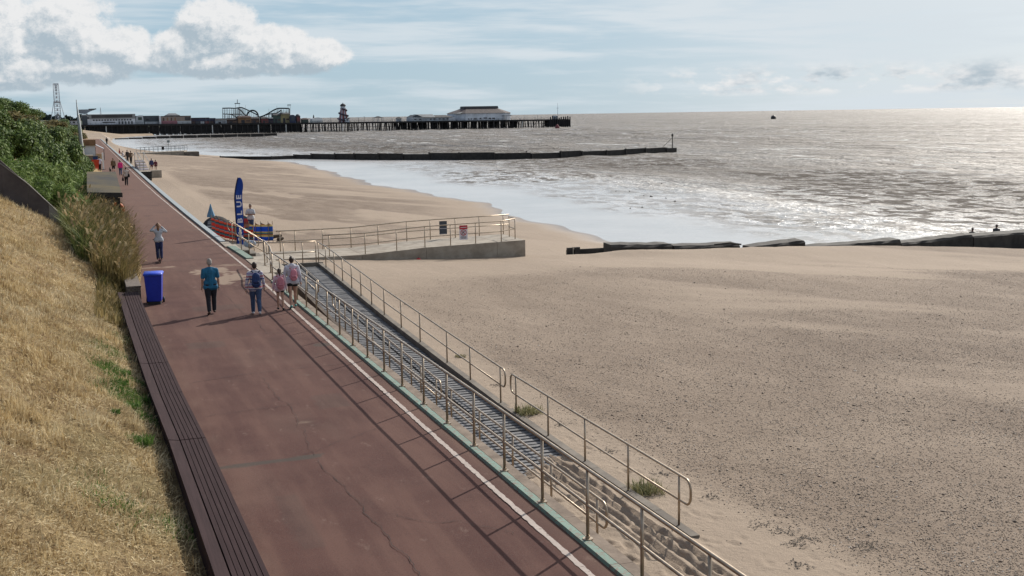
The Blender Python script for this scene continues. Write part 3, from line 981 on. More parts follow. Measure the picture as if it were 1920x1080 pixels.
def build_straw():
    n = 190000
    u = rng.random(n) ** 1.6
    Y = 9.5 + u * 46
    left = -1.2 - 0.06 * Y
    X = 1.15 - rng.random(n) ** 0.9 * (1.15 - left)
    keep = (X < np.interp(Y, [9, 14, 40, 44, 52], [1.2, 1.13, 0.85, 0.5, -0.4]))
    keep &= rng.random(n) < 0.35 + 0.65 * sstep(fbm(X * 1.1, Y * 0.8, 141, 3), -0.35, 0.25)
    X, Y = X[keep], Y[keep]; n = len(X)
    bald = sstep(fbm(X * 0.45, Y * 0.32, 147, 4), 0.05, 0.4)
    k2 = rng.random(n) > 0.65 * bald
    X, Y = X[k2], Y[k2]; n = len(X)
    Z = slope_z(X, Y) - 0.01
    tuft = sstep(fbm(X * 1.7, Y * 1.2, 143, 3), 0.15, 0.5)
    ln = (0.05 + 0.11 * rng.random(n) ** 1.5) * (1 + 0.8 * tuft) * np.interp(Y, [10, 30, 55], [1, 1.25, 1.7])
    wd = 0.003 + 0.0034 * rng.random(n) + Y * 0.00012
    lean = R(58) + 0.55 * rng.standard_normal(n) - 0.5 * tuft
    az = rng.standard_normal(n) * 1.0 + 3.0 * fbm(X * 0.9, Y * 0.7, 145, 3) - 0.4
    o = blades('dry_grass', X, Y, Z, ln, wd, lean, az, M_STRAW)
    tag(o, kind='stuff')
    gx, gy = [], []
    for cx, cy, r, k in ((0.55, 25.6, 0.55, 2600), (0.85, 24.0, 0.22, 700), (0.30, 27.6, 0.40, 1300), (0.62, 21.7, 0.15, 700), (0.88, 27.4, .18, 500), (0.72, 33.0, .4, 700), (0.15, 17.4, .5, 500), (.85, 17.2, .3, 400), (.3, 30.2, .5, 700)):
        gx.append(rng.normal(cx, r * .5, k)); gy.append(rng.normal(cy, r * .9, k))
    gx, gy = np.concatenate(gx), np.concatenate(gy); k = len(gx)
    tag(blades('green_grass', gx, gy, slope_z(gx, gy) - .01, .05 + .10 * rng.random(k), .004 + .005 * rng.random(k), np.abs(rng.normal(.6, .4, k)), rng.random(k) * 6.28, M_WEED), kind='stuff')


build_straw()
# ------------------------------------------------------------------ handrails
def arc_end(top, bot, d, n=7):
    """the D-shaped return from the end of the top rail to the end of the lower one; d = outward direction"""
    top, bot, d = Vector(top), Vector(bot), Vector(d).normalized()
    h = (top - bot).length; r = min(0.17, h * 0.4)
    v = (bot - top).normalized()
    pts = [top]
    for k in range(1, n):
        t = math.pi / 2 * k / n
        pts.append(top + d * (r * math.sin(t)) + v * (r * (1 - math.cos(t))))
    pts.append(top + d * r + v * r)
    for k in range(0, n):
        t = math.pi / 2 * k / n
        pts.append(bot + d * (r * math.cos(t)) - v * (r * (1 - math.sin(t))))
    pts.append(bot)
    return pts


def handrail(label, bases, h, mid, r=0.024, loop0=False, loop1=False, group=None, ext0=0.12, ext1=0.12, plates=True, mat=None, name='handrail', sides=10):
    """bases: points where the posts stand; top and lower rail follow them"""
    mat = mat or M_STEEL
    bases = [Vector(b) for b in bases]
    root = thing(name, label, 'handrail', bases[0], group=group)
    o = bases[0]
    loc = [b - o for b in bases]
    d0 = (loc[0] - loc[1]).normalized(); d1 = (loc[-1] - loc[-2]).normalized()
    T = [b + Vector((0, 0, h)) for b in loc]; M = [b + Vector((0, 0, mid)) for b in loc]
    T[0] = T[0] + d0 * ext0; M[0] = M[0] + d0 * ext0
    T[-1] = T[-1] + d1 * ext1; M[-1] = M[-1] + d1 * ext1
    top = list(T); low = list(M)
    if loop0: top = arc_end(T[0], M[0], d0)[::-1][1:] + T[1:]
    if loop1: top = top[:-1] + arc_end(T[-1], M[-1], d1)[:-1]
    MB().tube(top, r, sides).build('top_rail', mat, root, True)
    MB().tube(low, r * 0.88, sides).build('lower_rail', mat, root, True)
    for b in loc:
        mb = MB().cyl(b + Vector((0, 0, -0.02)), b + Vector((0, 0, h - r * 0.6)), r * 0.93, n=sides)
        post = mb.build('post', mat, root, True)
        if plates:
            MB().cyl(b + Vector((0, 0, -0.015)), b + Vector((0, 0, 0.016)), 0.075, n=12).cyl(b + Vector((0, 0, 0.016)), b + Vector((0, 0, 0.05)), r * 1.35, n=10).build('base_plate', mat, post)
    return root


ya = [8.0, 9.75, 11.5, 13.25, 15.01, 16.79, 18.58, 20.25, 21.98, 23.69, 25.5, 27.2, 28.97, 30.7, 32.4, 34.15, 35.9, 37.67, 39.4, 41.2, 43.0, 44.9]
handrail('long steel handrail bolted to the green painted kerb, nearest the red promenade', [(6.38, y, 0.046 if y < 44.5 else 0.03) for y in ya] + [(6.62, 47.0, 0.03), (6.76, 49.6, 0.018)], 1.02, 0.50, 0.026, False, True)
RG = 'low handrails along the slatted ramp'
XB, XC = 7.50, 9.26


def on_ramp(px, py, x):
    """the point over the line x = const that the surveyed direction meets, set on the ramp's kerb"""
    d = ray(px, py); y = d.y * x / d.x
    return (x, y, float(ramp_kerb_z(y)) + .01)


handrail('low kerb side handrail with looped end over footprinted sand, nearest of its row', [on_ramp(*q, XB) for q in ((1120, 1014), (1034, 944), (962, 886), (900, 837), (847, 794))], 0.86, 0.43, 0.022, True, True, RG, 0.22, 0.22, False)
handrail('low handrail on the kerb side of the slats, middle one, looped at both ends', [on_ramp(*q, XB) for q in ((819, 771), (790, 746), (772, 730), (731, 693), (700, 666), (672, 642), (648, 622), (630, 607))], 0.86, 0.43, 0.022, True, True, RG, 0.25, 0.3, False)
yb = [42.0, 44.0, 46.0, 47.6]
handrail('low handrail on the kerb side of the slats behind the girls in pink', [(XB, y, float(ramp_kerb_z(y))) for y in yb], 0.86, 0.43, 0.022, True, False, RG, 0.2, 0.1, False)
handrail('low seaward handrail among tufts of beach plants, looped at both ends', [on_ramp(*q, XC) for q in ((1273, 990), (1178, 920), (1097, 866), (1028, 816), (968, 775))], 0.88, 0.44, 0.022, True, True, RG, 0.25, 0.2, False)
cpx = ((939, 755), (882, 712), (838.5, 680), (788, 642), (752.6, 616), (720.7, 591), (697, 569), (677, 553), (659.6, 539), (642.5, 525), (627, 512), (611.4, 502))
cpt = [on_ramp(*q, XC) for q in cpx]
handrail('long low seaward handrail along the dark kerb of the ramp, open sand on its right', cpt + [(9.22, 50.9, -.14)], 0.88, 0.44, 0.022, True, False, RG, 0.2, 0.0, False)
handrail('short cross handrail closing the far end of the slatted ramp', [(9.12, 50.95, -.13), (8.55, 50.97, -.13), (7.75, 51.0, -.12), (7.05, 51.0, -.1)], 0.90, 0.45, 0.022, False, False, None, 0.0, 0.05, False)

# the slatted ramp leading down to the sand
M_SLAT = mottled('grey_recycled_slats', (0.085, 0.085, 0.088), (0.17, 0.17, 0.175), 3.0, 0.7, 0.2, 40)
rampt = thing('slatted_ramp', 'grey slatted ramp sinking under blown sand between two low handrails', 'ramp', (7.4, 20, 0))
RINV = Matrix.Translation((-7.4, -20, 0))


def slats(y0, y1, xa, xb, name):
    mb = MB()
    y = y0
    while y < y1:
        w = 0.145
        z0, z1 = float(deck_z(y)), float(deck_z(y + w))
        j = random.uniform(-.006, .006)
        mb.hexa([(xa, y, z0 - 0.04), (xb, y, z0 - 0.04), (xb, y + w, z1 - 0.04), (xa, y + w, z1 - 0.04)],
                [(xa, y, z0 + j), (xb, y, z0 + j), (xb, y + w, z1 + j), (xa, y + w, z1 + j)])
        y += 0.235
    o = mb.build(name, M_SLAT, rampt)
    o.matrix_parent_inverse = RINV


slats(20.6, 50.6, 7.60, 8.36, 'slat_mat')
slats(20.9, 50.6, 8.43, 9.15, 'slat_mat')
dk = MB(); fa = MB(); up_ = MB()
ys = np.arange(20.5, 50.9, 1.5)
for a, b in zip(ys[:-1], ys[1:]):
    za, zb = float(deck_z(a)), float(deck_z(b))
    dk.hexa([(7.58, a, za - .3), (9.17, a, za - .3), (9.17, b, zb - .3), (7.58, b, zb - .3)], [(7.58, a, za - .075), (9.17, a, za - .075), (9.17, b, zb - .075), (7.58, b, zb - .075)])
    ka, kb = float(ramp_kerb_z(a)), float(ramp_kerb_z(b))
    ka, kb = ka - .06, kb - .06
    fa.hexa([(7.44, a, -2.2), (7.575, a, -2.2), (7.575, b - .012, -2.2), (7.44, b - .012, -2.2)], [(7.44, a, ka), (7.575, a, ka), (7.575, b - .012, kb), (7.44, b - .012, kb)])
o = dk.build('deck', M_BLACKWOOD, rampt); o.matrix_parent_inverse = RINV
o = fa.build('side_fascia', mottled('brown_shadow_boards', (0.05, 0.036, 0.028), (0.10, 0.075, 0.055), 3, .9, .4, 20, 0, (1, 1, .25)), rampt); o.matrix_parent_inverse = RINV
ys = np.arange(17.2, 51.0, 1.4)
for a, b in zip(ys[:-1], ys[1:]):
    za, zb = float(ramp_kerb_z(a)), float(ramp_kerb_z(b))
    up_.hexa([(9.18, a, -2.2), (9.35, a, -2.2), (9.35, b - .008, -2.2), (9.18, b - .008, -2.2)], [(9.18, a, za), (9.35, a, za), (9.35, b - .008, zb), (9.18, b - .008, zb)])
tag(up_.build('ramp_side_wall', M_CONC_DARK), 'dark concrete upstand on the seaward edge of the slatted ramp', 'low wall')
tag(MB().box(7.53, 9.40, 50.86, 51.08, -1.8, -0.13).build('ramp_end_wall', M_CONC_DARK), 'dark concrete wall across the far end of the slatted ramp', 'low wall')

# steps to the sand
st = MB()
for k in range(4):
    st.box(6.72 + 0.0 if k == 0 else 6.70 + 0.27 * k + .02, 6.70 + 0.27 * (k + 1) + 0.02, 56.2, 59.3, -1.7, -0.165 * (k + 0.15))
tag(st.build('beach_steps', M_CONC_DARK), 'short flight of concrete steps from promenade down to the sand', 'steps')
for y, lb in ((56.05, 'sloping stair handrail on the near side of the concrete beach steps'), (59.5, 'sloping stair handrail on the far side of the concrete beach steps, by the windbreaks')):
    handrail(lb, [(6.60, y, 0.05), (6.95, y, -0.18), (7.62, y, -0.62)], 1.0, 0.5, 0.022, True, True, 'stair handrails of the beach steps', 0.1, 0.1, False)

# concrete slipway platform with its rails and signs
sl = thing('slipway', 'long concrete slipway platform rising over the sand with railings on both edges', 'slipway', (8.5, 58.5, -0.9))


def plat_z(x): return float(np.interp(x, [7.6, 9.5, 12.8, 16.1, 21.5, 30], [-0.80, -0.80, -0.80, -0.60, -0.48, -0.46]))


pm = MB(); xs = [7.6, 9.5, 12.8, 16.08]
for a, b in ((7.6, 10.2), (10.2, 12.8), (12.8, 16.1), (16.1, 19.9), (19.9, 21.45)):
    g = 0.012
    pm.hexa([(a, 58.5, -2.6), (b - g, 58.5, -2.6), (b - g, 62.1, -2.6), (a, 62.1, -2.6)], [(a, 58.5, plat_z(a)), (b - g, 58.5, plat_z(b)), (b - g, 62.1, plat_z(b)), (a, 62.1, plat_z(a))])
o = pm.build('slab', M_CONC, sl); o.matrix_parent_inverse = Matrix.Translation((-8.5, -58.5, 0.9))
def nearpost(px, py): x = aty(px, py, 58.62).x; return (x, 58.62, plat_z(x))


near_px = [(569, 491), (618, 485), (685, 476), (744, 471), (797, 467), (845, 462), (892, 459), (940, 455)]
handrail('seaward ramp railing on the near edge of the slipway, carrying the red and white sign', [nearpost(*q) for q in near_px[1:]] + [(21.2, 59.4, -0.48), (21.3, 60.6, -0.48)], 1.06, 0.53, 0.026, False, False, 'railings of the slipway', 0.3, 0.1, False)
far_px = [(522, 452), (553, 457), (605, 454), (658, 463), (709, 460), (763, 457), (807, 453), (854, 449), (899, 446), (944, 443), (968, 445)]
handrail('far edge railing of the slipway, carrying the plain dark board', [(aty(px, 452, 61.95).x, 61.95, plat_z(aty(px, 452, 61.95).x)) for px in (525, 553, 605, 658, 709, 763, 807, 854, 899, 944)], 1.06, 0.53, 0.026, False, False, 'railings of the slipway', 0.2, 0.35, False)

M_RED = plain('sign_red', (0.42, 0.012, 0.018), 0.45)
M_SIGNW = plain('sign_white', (0.60, 0.58, 0.62), 0.45, var=.05)
M_BLACK = plain('black_paint', (0.02, 0.02, 0.022), 0.5)
M_SLATE = plain('slate_grey_board', (0.040, 0.048, 0.062), 0.5)


def sign_red(cx, y, zc):
    s = thing('prohibition_sign', 'red and white no diving sign with a barred circle on the slipway railing', 'sign', (cx, y, zc))
    w, h = 0.215, 0.37
    MB().box(-w, w, -.01, .01, -h, h).build('panel', M_SIGNW, s)
    MB().box(-w + .002, w - .002, -.016, -.0101, h - .20, h - .002).build('header', M_RED, s)
    ring = MB().tube([(0.145 * math.cos(t), -.016, 0.0 + 0.145 * math.sin(t)) for t in np.linspace(0, 2 * math.pi, 29)[:-1]], 0.016, 6, True)
    ring.cyl((-0.105, -.018, 0.105), (0.105, -.018, -0.105), 0.014, n=6)
    ring.build('barred_circle', M_RED, s)
    MB().ball((0.035, -.016, 0.055), .026, .006, .026).cyl((0.02, -.017, 0.03), (-0.05, -.017, 0.0), 0.024, 0.018, 6).cyl((-0.05, -.017, 0.0), (-0.07, -.017, -0.06), 0.013, n=6).cyl((0.0, -.017, 0.0), (0.04, -.017, -0.05), 0.011, n=6).cyl((-.09, -.017, -.085), (.07, -.017, -.085), .008, n=5).build('diver_symbol', M_BLACK, s)
    tx = MB()
    for k, (x0, x1, z) in enumerate([(-.14, .15, -.215), (-.17, .17, -.26), (-.12, .13, -.30)]):
        x = x0
        while x < x1 - .02:
            l = random.uniform(.03, .07); tx.box(x, min(x + l, x1), -.014, -.0101, z - .012, z + .012); x += l + .016
    tx.build('small_print', M_SLATE, s)
    hx = MB(); x = -.15
    while x < .13:
        l = random.uniform(.03, .06); hx.box(x, x + l, -.019, -.0162, h - .125, h - .085); x += l + .014
    hx.build('header_print', M_SIGNW, s)


p = aty(869, 436, 58.55); sign_red(p.x, 58.555, p.z)
p = aty(831, 427, 61.87)
db = thing('dark_board', 'plain dark grey board hung on the far railing of the slipway', 'sign', (p.x, 61.88, p.z))
MB().box(-.21, .21, -.012, .012, -.36, .36).build('panel', M_SLATE, db)
MB().box(-.20, .20, -.017, -.0121, -.05, -.03).box(-.20, .20, -.017, -.0121, -.345, -.33).build('edge_strip', M_SIGNW, db)
p = at(727, 488, -1.28)
bb = thing('beach_ball', 'small red ball lying in the shade at the foot of the slipway wall', 'ball', (15.6, 58.25, -1.2))
MB().ball((0, 0, 0.0), 0.13).build('ball', M_RED, bb, True)
MB().cyl((0, 0, .12), (0, 0, .145), .02).build('valve', M_BLACK, bb)

# ------------------------------------------------------------------ the old groyne
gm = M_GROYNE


def groyne_block(label, x0, x1, zt0, zt1, zb, y0=59.7, y1=60.9, seed=0, mat=None):
    nseg = max(2, int((x1 - x0) / 0.5)); r = random.Random(seed)
    mb = MB()
    xs = [x0 + (x1 - x0) * i / nseg for i in range(nseg + 1)]
    vs, fs = [], []
    for i, x in enumerate(xs):
        t = i / nseg; zt = zt0 + (zt1 - zt0) * t
        j = lambda a: r.uniform(-a, a)
        vs += [(x, y0 + j(.04), zb), (x, y0 + j(.04), zt - 0.12 + j(.03)), (x, y0 + 0.14 + j(.03), zt + j(.03)), (x, y1 - 0.1, zt + 0.05 + j(.03)), (x, y1, zb)]
    for i in range(nseg):
        for k in range(4): fs.append((i * 5 + k, i * 5 + k + 1, (i + 1) * 5 + k + 1, (i + 1) * 5 + k))
    fs += [(0, 1, 2, 3, 4), tuple(nseg * 5 + k for k in (4, 3, 2, 1, 0))]
    mb.add(vs, fs)
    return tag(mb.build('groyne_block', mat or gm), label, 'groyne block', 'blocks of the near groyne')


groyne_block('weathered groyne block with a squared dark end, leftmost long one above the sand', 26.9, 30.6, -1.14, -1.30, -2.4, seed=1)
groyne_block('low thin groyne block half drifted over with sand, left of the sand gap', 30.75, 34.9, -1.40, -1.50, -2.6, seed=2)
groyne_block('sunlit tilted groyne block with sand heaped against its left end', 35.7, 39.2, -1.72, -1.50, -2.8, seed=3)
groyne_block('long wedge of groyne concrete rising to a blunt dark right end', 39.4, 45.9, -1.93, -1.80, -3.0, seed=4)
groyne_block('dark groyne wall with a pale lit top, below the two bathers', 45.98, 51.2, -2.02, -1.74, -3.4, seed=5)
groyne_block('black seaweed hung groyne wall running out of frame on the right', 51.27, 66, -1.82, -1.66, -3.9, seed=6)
sp = thing('groyne_plank', 'dark timber plank end of the groyne with a pale upright strip, near the slipway', 'plank', (24.3, 59.8, -2.2))
MB().box(0.0, 2.2, 0, .09, 0, 0.92).build('plank', M_BLACKWOOD, sp)
MB().box(-.02, .28, -.14, -.004, 0, 1.04).box(.42, .72, -.14, -.004, 0, 1.05).build('pile', M_BLACKWOOD, sp)
MB().box(.30, .37, -.10, -.006, 0, 1.06).build('pale_strip', M_CONC, sp)
MB().tube([(33.2, 59.6, -1.43), (34.2, 59.55, -1.38), (34.9, 59.6, -1.5)], 0.05, 6).build('driftwood', M_BLACKWOOD)
tag(bpy.data.objects['driftwood'], 'crooked dark stick of driftwood lying over a low groyne block', 'driftwood')

# far timber groyne with its beacon
fg = thing('timber_groyne', 'long black timber groyne reaching into the sea with a beacon post at its tip', 'groyne', (45, 271, -3))
gp = [at(415, 293.5, -2.3), at(500, 296, -2.6), at(560, 297.5, -3), at(575, 298, -3), at(700, 300, -3), at(880, 300, -3), at(1000, 298, -3), at(1140, 291.5, -3), at(1268, 284.5, -3)]
tops = [0.02, 0.18, 0.40, 1.15, 1.30, 1.45, 1.25, 1.15, 1.0]
lens = [0]
for a, b in zip(gp[:-1], gp[1:]): lens.append(lens[-1] + (b - a).length)


def on_gp(s):
    i = max(k for k in range(len(lens) - 1) if lens[k] <= s + 1e-6)
    t = (s - lens[i]) / (lens[i + 1] - lens[i])
    return gp[i].lerp(gp[i + 1], min(1, t)), tops[i] + (tops[i + 1] - tops[i]) * t


s = 0.0; wallm = MB(); r_ = random.Random(3)
pile_n = 0
while s < lens[-1] - 1.0:
    L = r_.uniform(5.5, 8.0); e = min(s + L, lens[-1])
    (a, ha), (b, hb) = on_gp(s), on_gp(e - 0.05)
    d = (b - a); d.z = 0; d.normalize(); nrm = Vector((-d.y, d.x, 0)) * 0.16
    z0 = a.z - 2.0; ht = (ha + hb) / 2 + r_.uniform(-.15, .12)
    q = [a - nrm, b - nrm, b + nrm, a + nrm]
    wallm.hexa([Vector((v.x, v.y, z0)) for v in q], [Vector((v.x, v.y, a.z + ht)) for v in q])
    c = a - nrm * 2.4
    o = MB().cyl((c.x, c.y, z0), (c.x, c.y, a.z + ht + r_.uniform(.05, .2)), 0.16, n=7).build('pile', M_BLACKWOOD, fg)
    o.matrix_parent_inverse = Matrix.Translation((-45, -271, 3))
    s = e
o = wallm.build('planking', M_BLACKWOOD, fg); o.matrix_parent_inverse = Matrix.Translation((-45, -271, 3))
e = gp[-1]
b_ = MB().cyl((e.x - 1, e.y, -3.5), (e.x - 1, e.y, 0.5), 0.13, 0.08).cyl((e.x - 1, e.y, 0.5), (e.x - 1, e.y, 0.6), .26).tube([(e.x - 3.5, e.y, -1.9), (e.x - 1.0, e.y, 0.2)], .05, 6)
o = b_.build('beacon_post', M_BLACKWOOD, fg); o.matrix_parent_inverse = Matrix.Translation((-45, -271, 3))
o = MB().lathe([(.0, 0), (.24, .05), (.24, .35), (0, .6)], 10, (e.x - 1, e.y, 0.6)).build('beacon_topmark', M_BLACKWOOD, fg); o.matrix_parent_inverse = Matrix.Translation((-45, -271, 3))

# ------------------------------------------------------------------ timber bench and its wall
M_BENCH = None


def bench_wood():
    m, nt, bs = base_mat('brown_stained_timber')
    p = world_pos(nt, (14.0, 0.5, 14.0))
    f = noise(nt, p, 1.6, 6, 0.65).ss(0.3, 0.7)
    isl = E(nt, nt.nodes.new('ShaderNodeNewGeometry').outputs['Random Per Island'])
    c = mixc(nt, f, (0.020, 0.0105, 0.0115), (0.040, 0.023, 0.024))
    c = mixc(nt, isl * 0.35, c, (0.055, 0.033, 0.033))
    w = noise(nt, world_pos(nt, (3, .8, 3)), 2.2, 5, .7).ss(.58, .7)
    c = mixc(nt, w * .25, c, (0.09, 0.065, 0.058))
    nt.links.new(c, bs.inputs['Base Color']); bs.inputs['Roughness'].default_value = 0.85; bs.inputs['Specular IOR Level'].default_value = 0.12
    bump(nt, bs, noise(nt, p, 3.0, 4, 0.6), 0.35, 0.01)
    return m


M_BENCH = bench_wood()


def bx(y): return float(np.interp(y, [6, 14, 20, 26, 37.5, 42], [1.86, 1.84, 1.76, 1.60, 1.43, 1.40]))


def bench_section(y0, y1, label, seed):
    t = thing('timber_bench', label, 'bench', (bx(y0), y0, 0), group='benches along the grass bank')
    r = random.Random(seed)
    o0 = Vector((bx(y0), y0, 0))

    def plank(x0, x1, ya, yb, z, tilt=0.0, th=0.05):
        A, B = bx(ya), bx(yb)
        lo = [(A + x0, ya, z - th), (A + x1, ya, z - th + tilt), (B + x1, yb, z - th + tilt), (B + x0, yb, z - th)]
        hi = [(q[0], q[1], q[2] + th) for q in lo]
        mb = MB().hexa([Vector(q) - o0 for q in lo], [Vector(q) - o0 for q in hi])
        return mb
    ys = [y0, (y0 + y1) / 2 + r.uniform(-.3, .3), y1]
    for k in range(6):
        x1 = -0.004 - k * 0.073; x0 = x1 - 0.062
        mb = MB()
        for a, b in zip(ys[:-1], ys[1:]):
            q = plank(x0 + r.uniform(-.002, .002), x1, a + .004, b - .004, 0.45 + r.uniform(-.003, .003)); mb.add(q.v, q.f)
        mb.build('seat_slat', M_BENCH, t)
    mb = MB()
    for a, b in zip(ys[:-1], ys[1:]):
        q = plank(-0.635, -0.452, a + .004, b - .004, 0.475, -0.03, 0.06); mb.add(q.v, q.f)
    mb.build('back_board', M_BENCH, t)
    mb = MB(); q = plank(-0.05, -0.012, y0 + .02, y1 - .02, 0.398, 0, .36); mb.add(q.v, q.f)
    q = plank(-0.60, -0.56, y0 + .02, y1 - .02, 0.405, 0, .40); mb.add(q.v, q.f); mb.build('apron', M_BENCH, t)
    n = max(2, int((y1 - y0) / 2.2))
    for i in range(n):
        y = y0 + (y1 - y0) * (i + .5) / n
        q = plank(-0.52, -0.07, y - .05, y + .05, 0.398, 0, .41)
        q.build('support', M_BENCH, t)


for y0, y1, lb, sd in ((7.0, 21.2, 'brown slatted timber bench at the bottom edge, nearest the camera', 1), (21.23, 28.4, 'brown slatted timber bench, middle length of the row, past the grey repair', 2), (28.43, 40.8, 'brown slatted timber bench ending by the blue bin', 3)):
    bench_section(y0, y1, lb, sd)

M_BRICK = None


def brick_mat(name, a, b, mortar, sx=4.2, sy=12.0):
    m, nt, bs = base_mat(name)
    tc = coords(nt, 'Object')
    sp = nt.nodes.new('ShaderNodeSeparateXYZ'); nt.links.new(tc, sp.inputs[0])
    v = xyz(nt, E(nt, sp.outputs[0]) + E(nt, sp.outputs[1]), E(nt, sp.outputs[2]))
    br = nt.nodes.new('ShaderNodeTexBrick')
    nt.links.new(v, br.inputs['Vector']); br.inputs['Scale'].default_value = sx
    br.inputs['Color1'].default_value = (*a, 1); br.inputs['Color2'].default_value = (*b, 1); br.inputs['Mortar'].default_value = (*mortar, 1)
    br.inputs['Mortar Size'].default_value = 0.025
    n = noise(nt, tc, 7, 5, .65).ss(.3, .7)
    nt.links.new(mixc(nt, n * .5, br.outputs[0], tuple(q * .5 for q in a)), bs.inputs['Base Color'])
    bs.inputs['Roughness'].default_value = .9
    bump(nt, bs, n, .5, .02)
    return m


M_BRICK = brick_mat('mossy_dark_brick', (0.10, 0.075, 0.06), (0.15, 0.12, 0.10), (0.26, 0.24, 0.2))
bw = thing('brick_pier', 'short mossy dark brick wall between the reeds and the blue bin', 'wall', (1.5, 42.5, 0))
MB().box(-.42, .02, -1.2, 3.8, -.2, 0.52).build('brickwork', M_BRICK, bw)
MB().box(-.44, .04, -1.22, 3.82, .521, .57).build('coping', M_BRICK, bw, bevel=.012)

# wheelie bin
M_BLUE = plain('bin_blue_plastic', (0.010, 0.030, 0.33), 0.42, var=.08)
M_BLUE2 = plain('bin_lid_blue', (0.014, 0.055, 0.48), 0.38, var=.06)
bn = thing('wheelie_bin', 'blue wheelie bin standing by the brick wall at the end of the bench', 'bin', (1.93, 40.9, 0.0), R(-8))
bn.scale = (.97, .97, .91)
mb = MB().hexa([(-.23, -.27, .10), (.23, -.27, .10), (.23, .30, .10), (-.23, .30, .10)], [(-.285, -.36, 1.08), (.285, -.36, 1.08), (.285, .38, 1.08), (-.285, .38, 1.08)])
mb.build('bin_body', M_BLUE, bn, bevel=.03)
MB().box(-.305, .305, -.385, .40, 1.06, 1.105).build('rim', M_BLUE2, bn, bevel=.012)
lid = MB(); n = 8; vs, fs = [], []
for i in range(n + 1):
    t = i / n; y = -.41 + .82 * t; z = 1.128 + .085 * math.sin(math.pi * min(1, t * .9 + .08)) ** .7
    vs += [(-.315, y, 1.107), (-.29, y, z - .02), (.29, y, z - .02), (.315, y, 1.107)]
for i in range(n):
    for k in range(3): fs.append((i * 4 + k, i * 4 + k + 1, (i + 1) * 4 + k + 1, (i + 1) * 4 + k))
fs += [(0, 1, 2, 3), (n * 4 + 3, n * 4 + 2, n * 4 + 1, n * 4)]
lo = lid.add(vs, fs).build('lid', M_BLUE2, bn, True)
MB().tube([(-.26, .40, 1.08), (-.26, .47, 1.10), (.26, .47, 1.10), (.26, .40, 1.08)], .018, 8).build('handle', M_BLUE, bn, True)
for sx in (-1, 1):
    w = MB().cyl((sx * .245, .30, .10), (sx * .30, .30, .10), .10, n=18).build('wheel', M_RUBBER, bn, True)
    MB().cyl((sx * .301, .30, .10), (sx * .307, .30, .10), .045, n=12).build('hub', M_DARKMETAL, w)
MB().cyl((-.27, .30, .10), (.27, .30, .10), .012, n=6).build('axle', M_DARKMETAL, bn)
MB().box(-.21, .21, -.26, .2, .0, .11).build('base', M_RUBBER, bn)

# concrete wall running up the bank
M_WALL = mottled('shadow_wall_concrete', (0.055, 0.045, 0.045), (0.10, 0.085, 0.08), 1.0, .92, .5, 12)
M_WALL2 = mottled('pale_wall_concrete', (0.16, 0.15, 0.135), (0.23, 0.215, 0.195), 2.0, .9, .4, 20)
rw = thing('retaining_wall', 'dark panelled retaining wall stepping down the grass bank beside the reeds', 'wall', (-0.9, 55, 0))
tp = [(-9.0, 8.6), (-3.31, 4.44), (-1.55, 2.60), (-1.15, 2.11), (-0.72, 1.62)]


def wtop(x): return float(np.interp(x, [q[0] for q in tp], [q[1] for q in tp]))


xs = [-9, -7.4, -5.8, -4.4, -3.3, -2.3, -1.52]
for a, b in zip(xs[:-1], xs[1:]):
    MB().prism([(a + .9 + .004, -1.), (b + .9 - .004, -1.), (b + .9 - .004, wtop(b)), (a + .9 + .004, wtop(a))], 0.0, 0.16).build('panel', M_WALL, rw)
MB().prism([(-1.516 + .9, -1.), (-.72 + .9, -1.), (-.72 + .9, wtop(-.72)), (-1.516 + .9, wtop(-1.516))], -0.012, 0.17).build('end_panel', M_WALL2, rw)
mb = MB()
for a, b in ((-9, -4.4), (-4.39, -2.32), (-2.30, -.70)):
    mb.prism([(a + .9, wtop(a) + .003), (b + .9, wtop(b) + .003), (b + .9, wtop(b) + .05), (a + .9, wtop(a) + .05)], -.035, .2)
mb.build('coping', M_WALL2, rw)

# ------------------------------------------------------------------ shrubs, reeds, weeds
def leaf_cloud(n, lobes, size, upr=0.3, slim=1.0):
    """n leaf faces on and inside a set of lobes (cx,cy,cz,r)"""
    L = np.array(lobes)
    w = L[:, 3] ** 2; w /= w.sum()
    k = rng.choice(len(L), n, p=w)
    d = rng.standard_normal((n, 3)); d /= np.linalg.norm(d, axis=1)[:, None]
    rad = L[k, 3] * (0.55 + 0.52 * rng.random(n) ** 0.6)
    P = L[k, :3] + d * rad[:, None] * np.array([1, 1, 0.85])
    P += 0.10 * rng.standard_normal((n, 3)) * L[k, 3][:, None]
    nrm = d + 0.7 * rng.standard_normal((n, 3)); nrm[:, 2] += upr
    nrm /= np.linalg.norm(nrm, axis=1)[:, None]
    a = np.cross(nrm, rng.standard_normal((n, 3))); a /= np.linalg.norm(a, axis=1)[:, None]
    b = np.cross(nrm, a)
    s = (size * (0.6 + 0.8 * rng.random(n)))[:, None]
    V = np.stack([P - a * s * .5 * slim, P + b * s * .9, P + a * s * .5 * slim, P - b * s * .9], 1).reshape(-1, 3)
    keep = np.repeat(P[:, 2] > 0.02, 4)
    F = np.arange(n * 4).reshape(-1, 4)
    return V, F


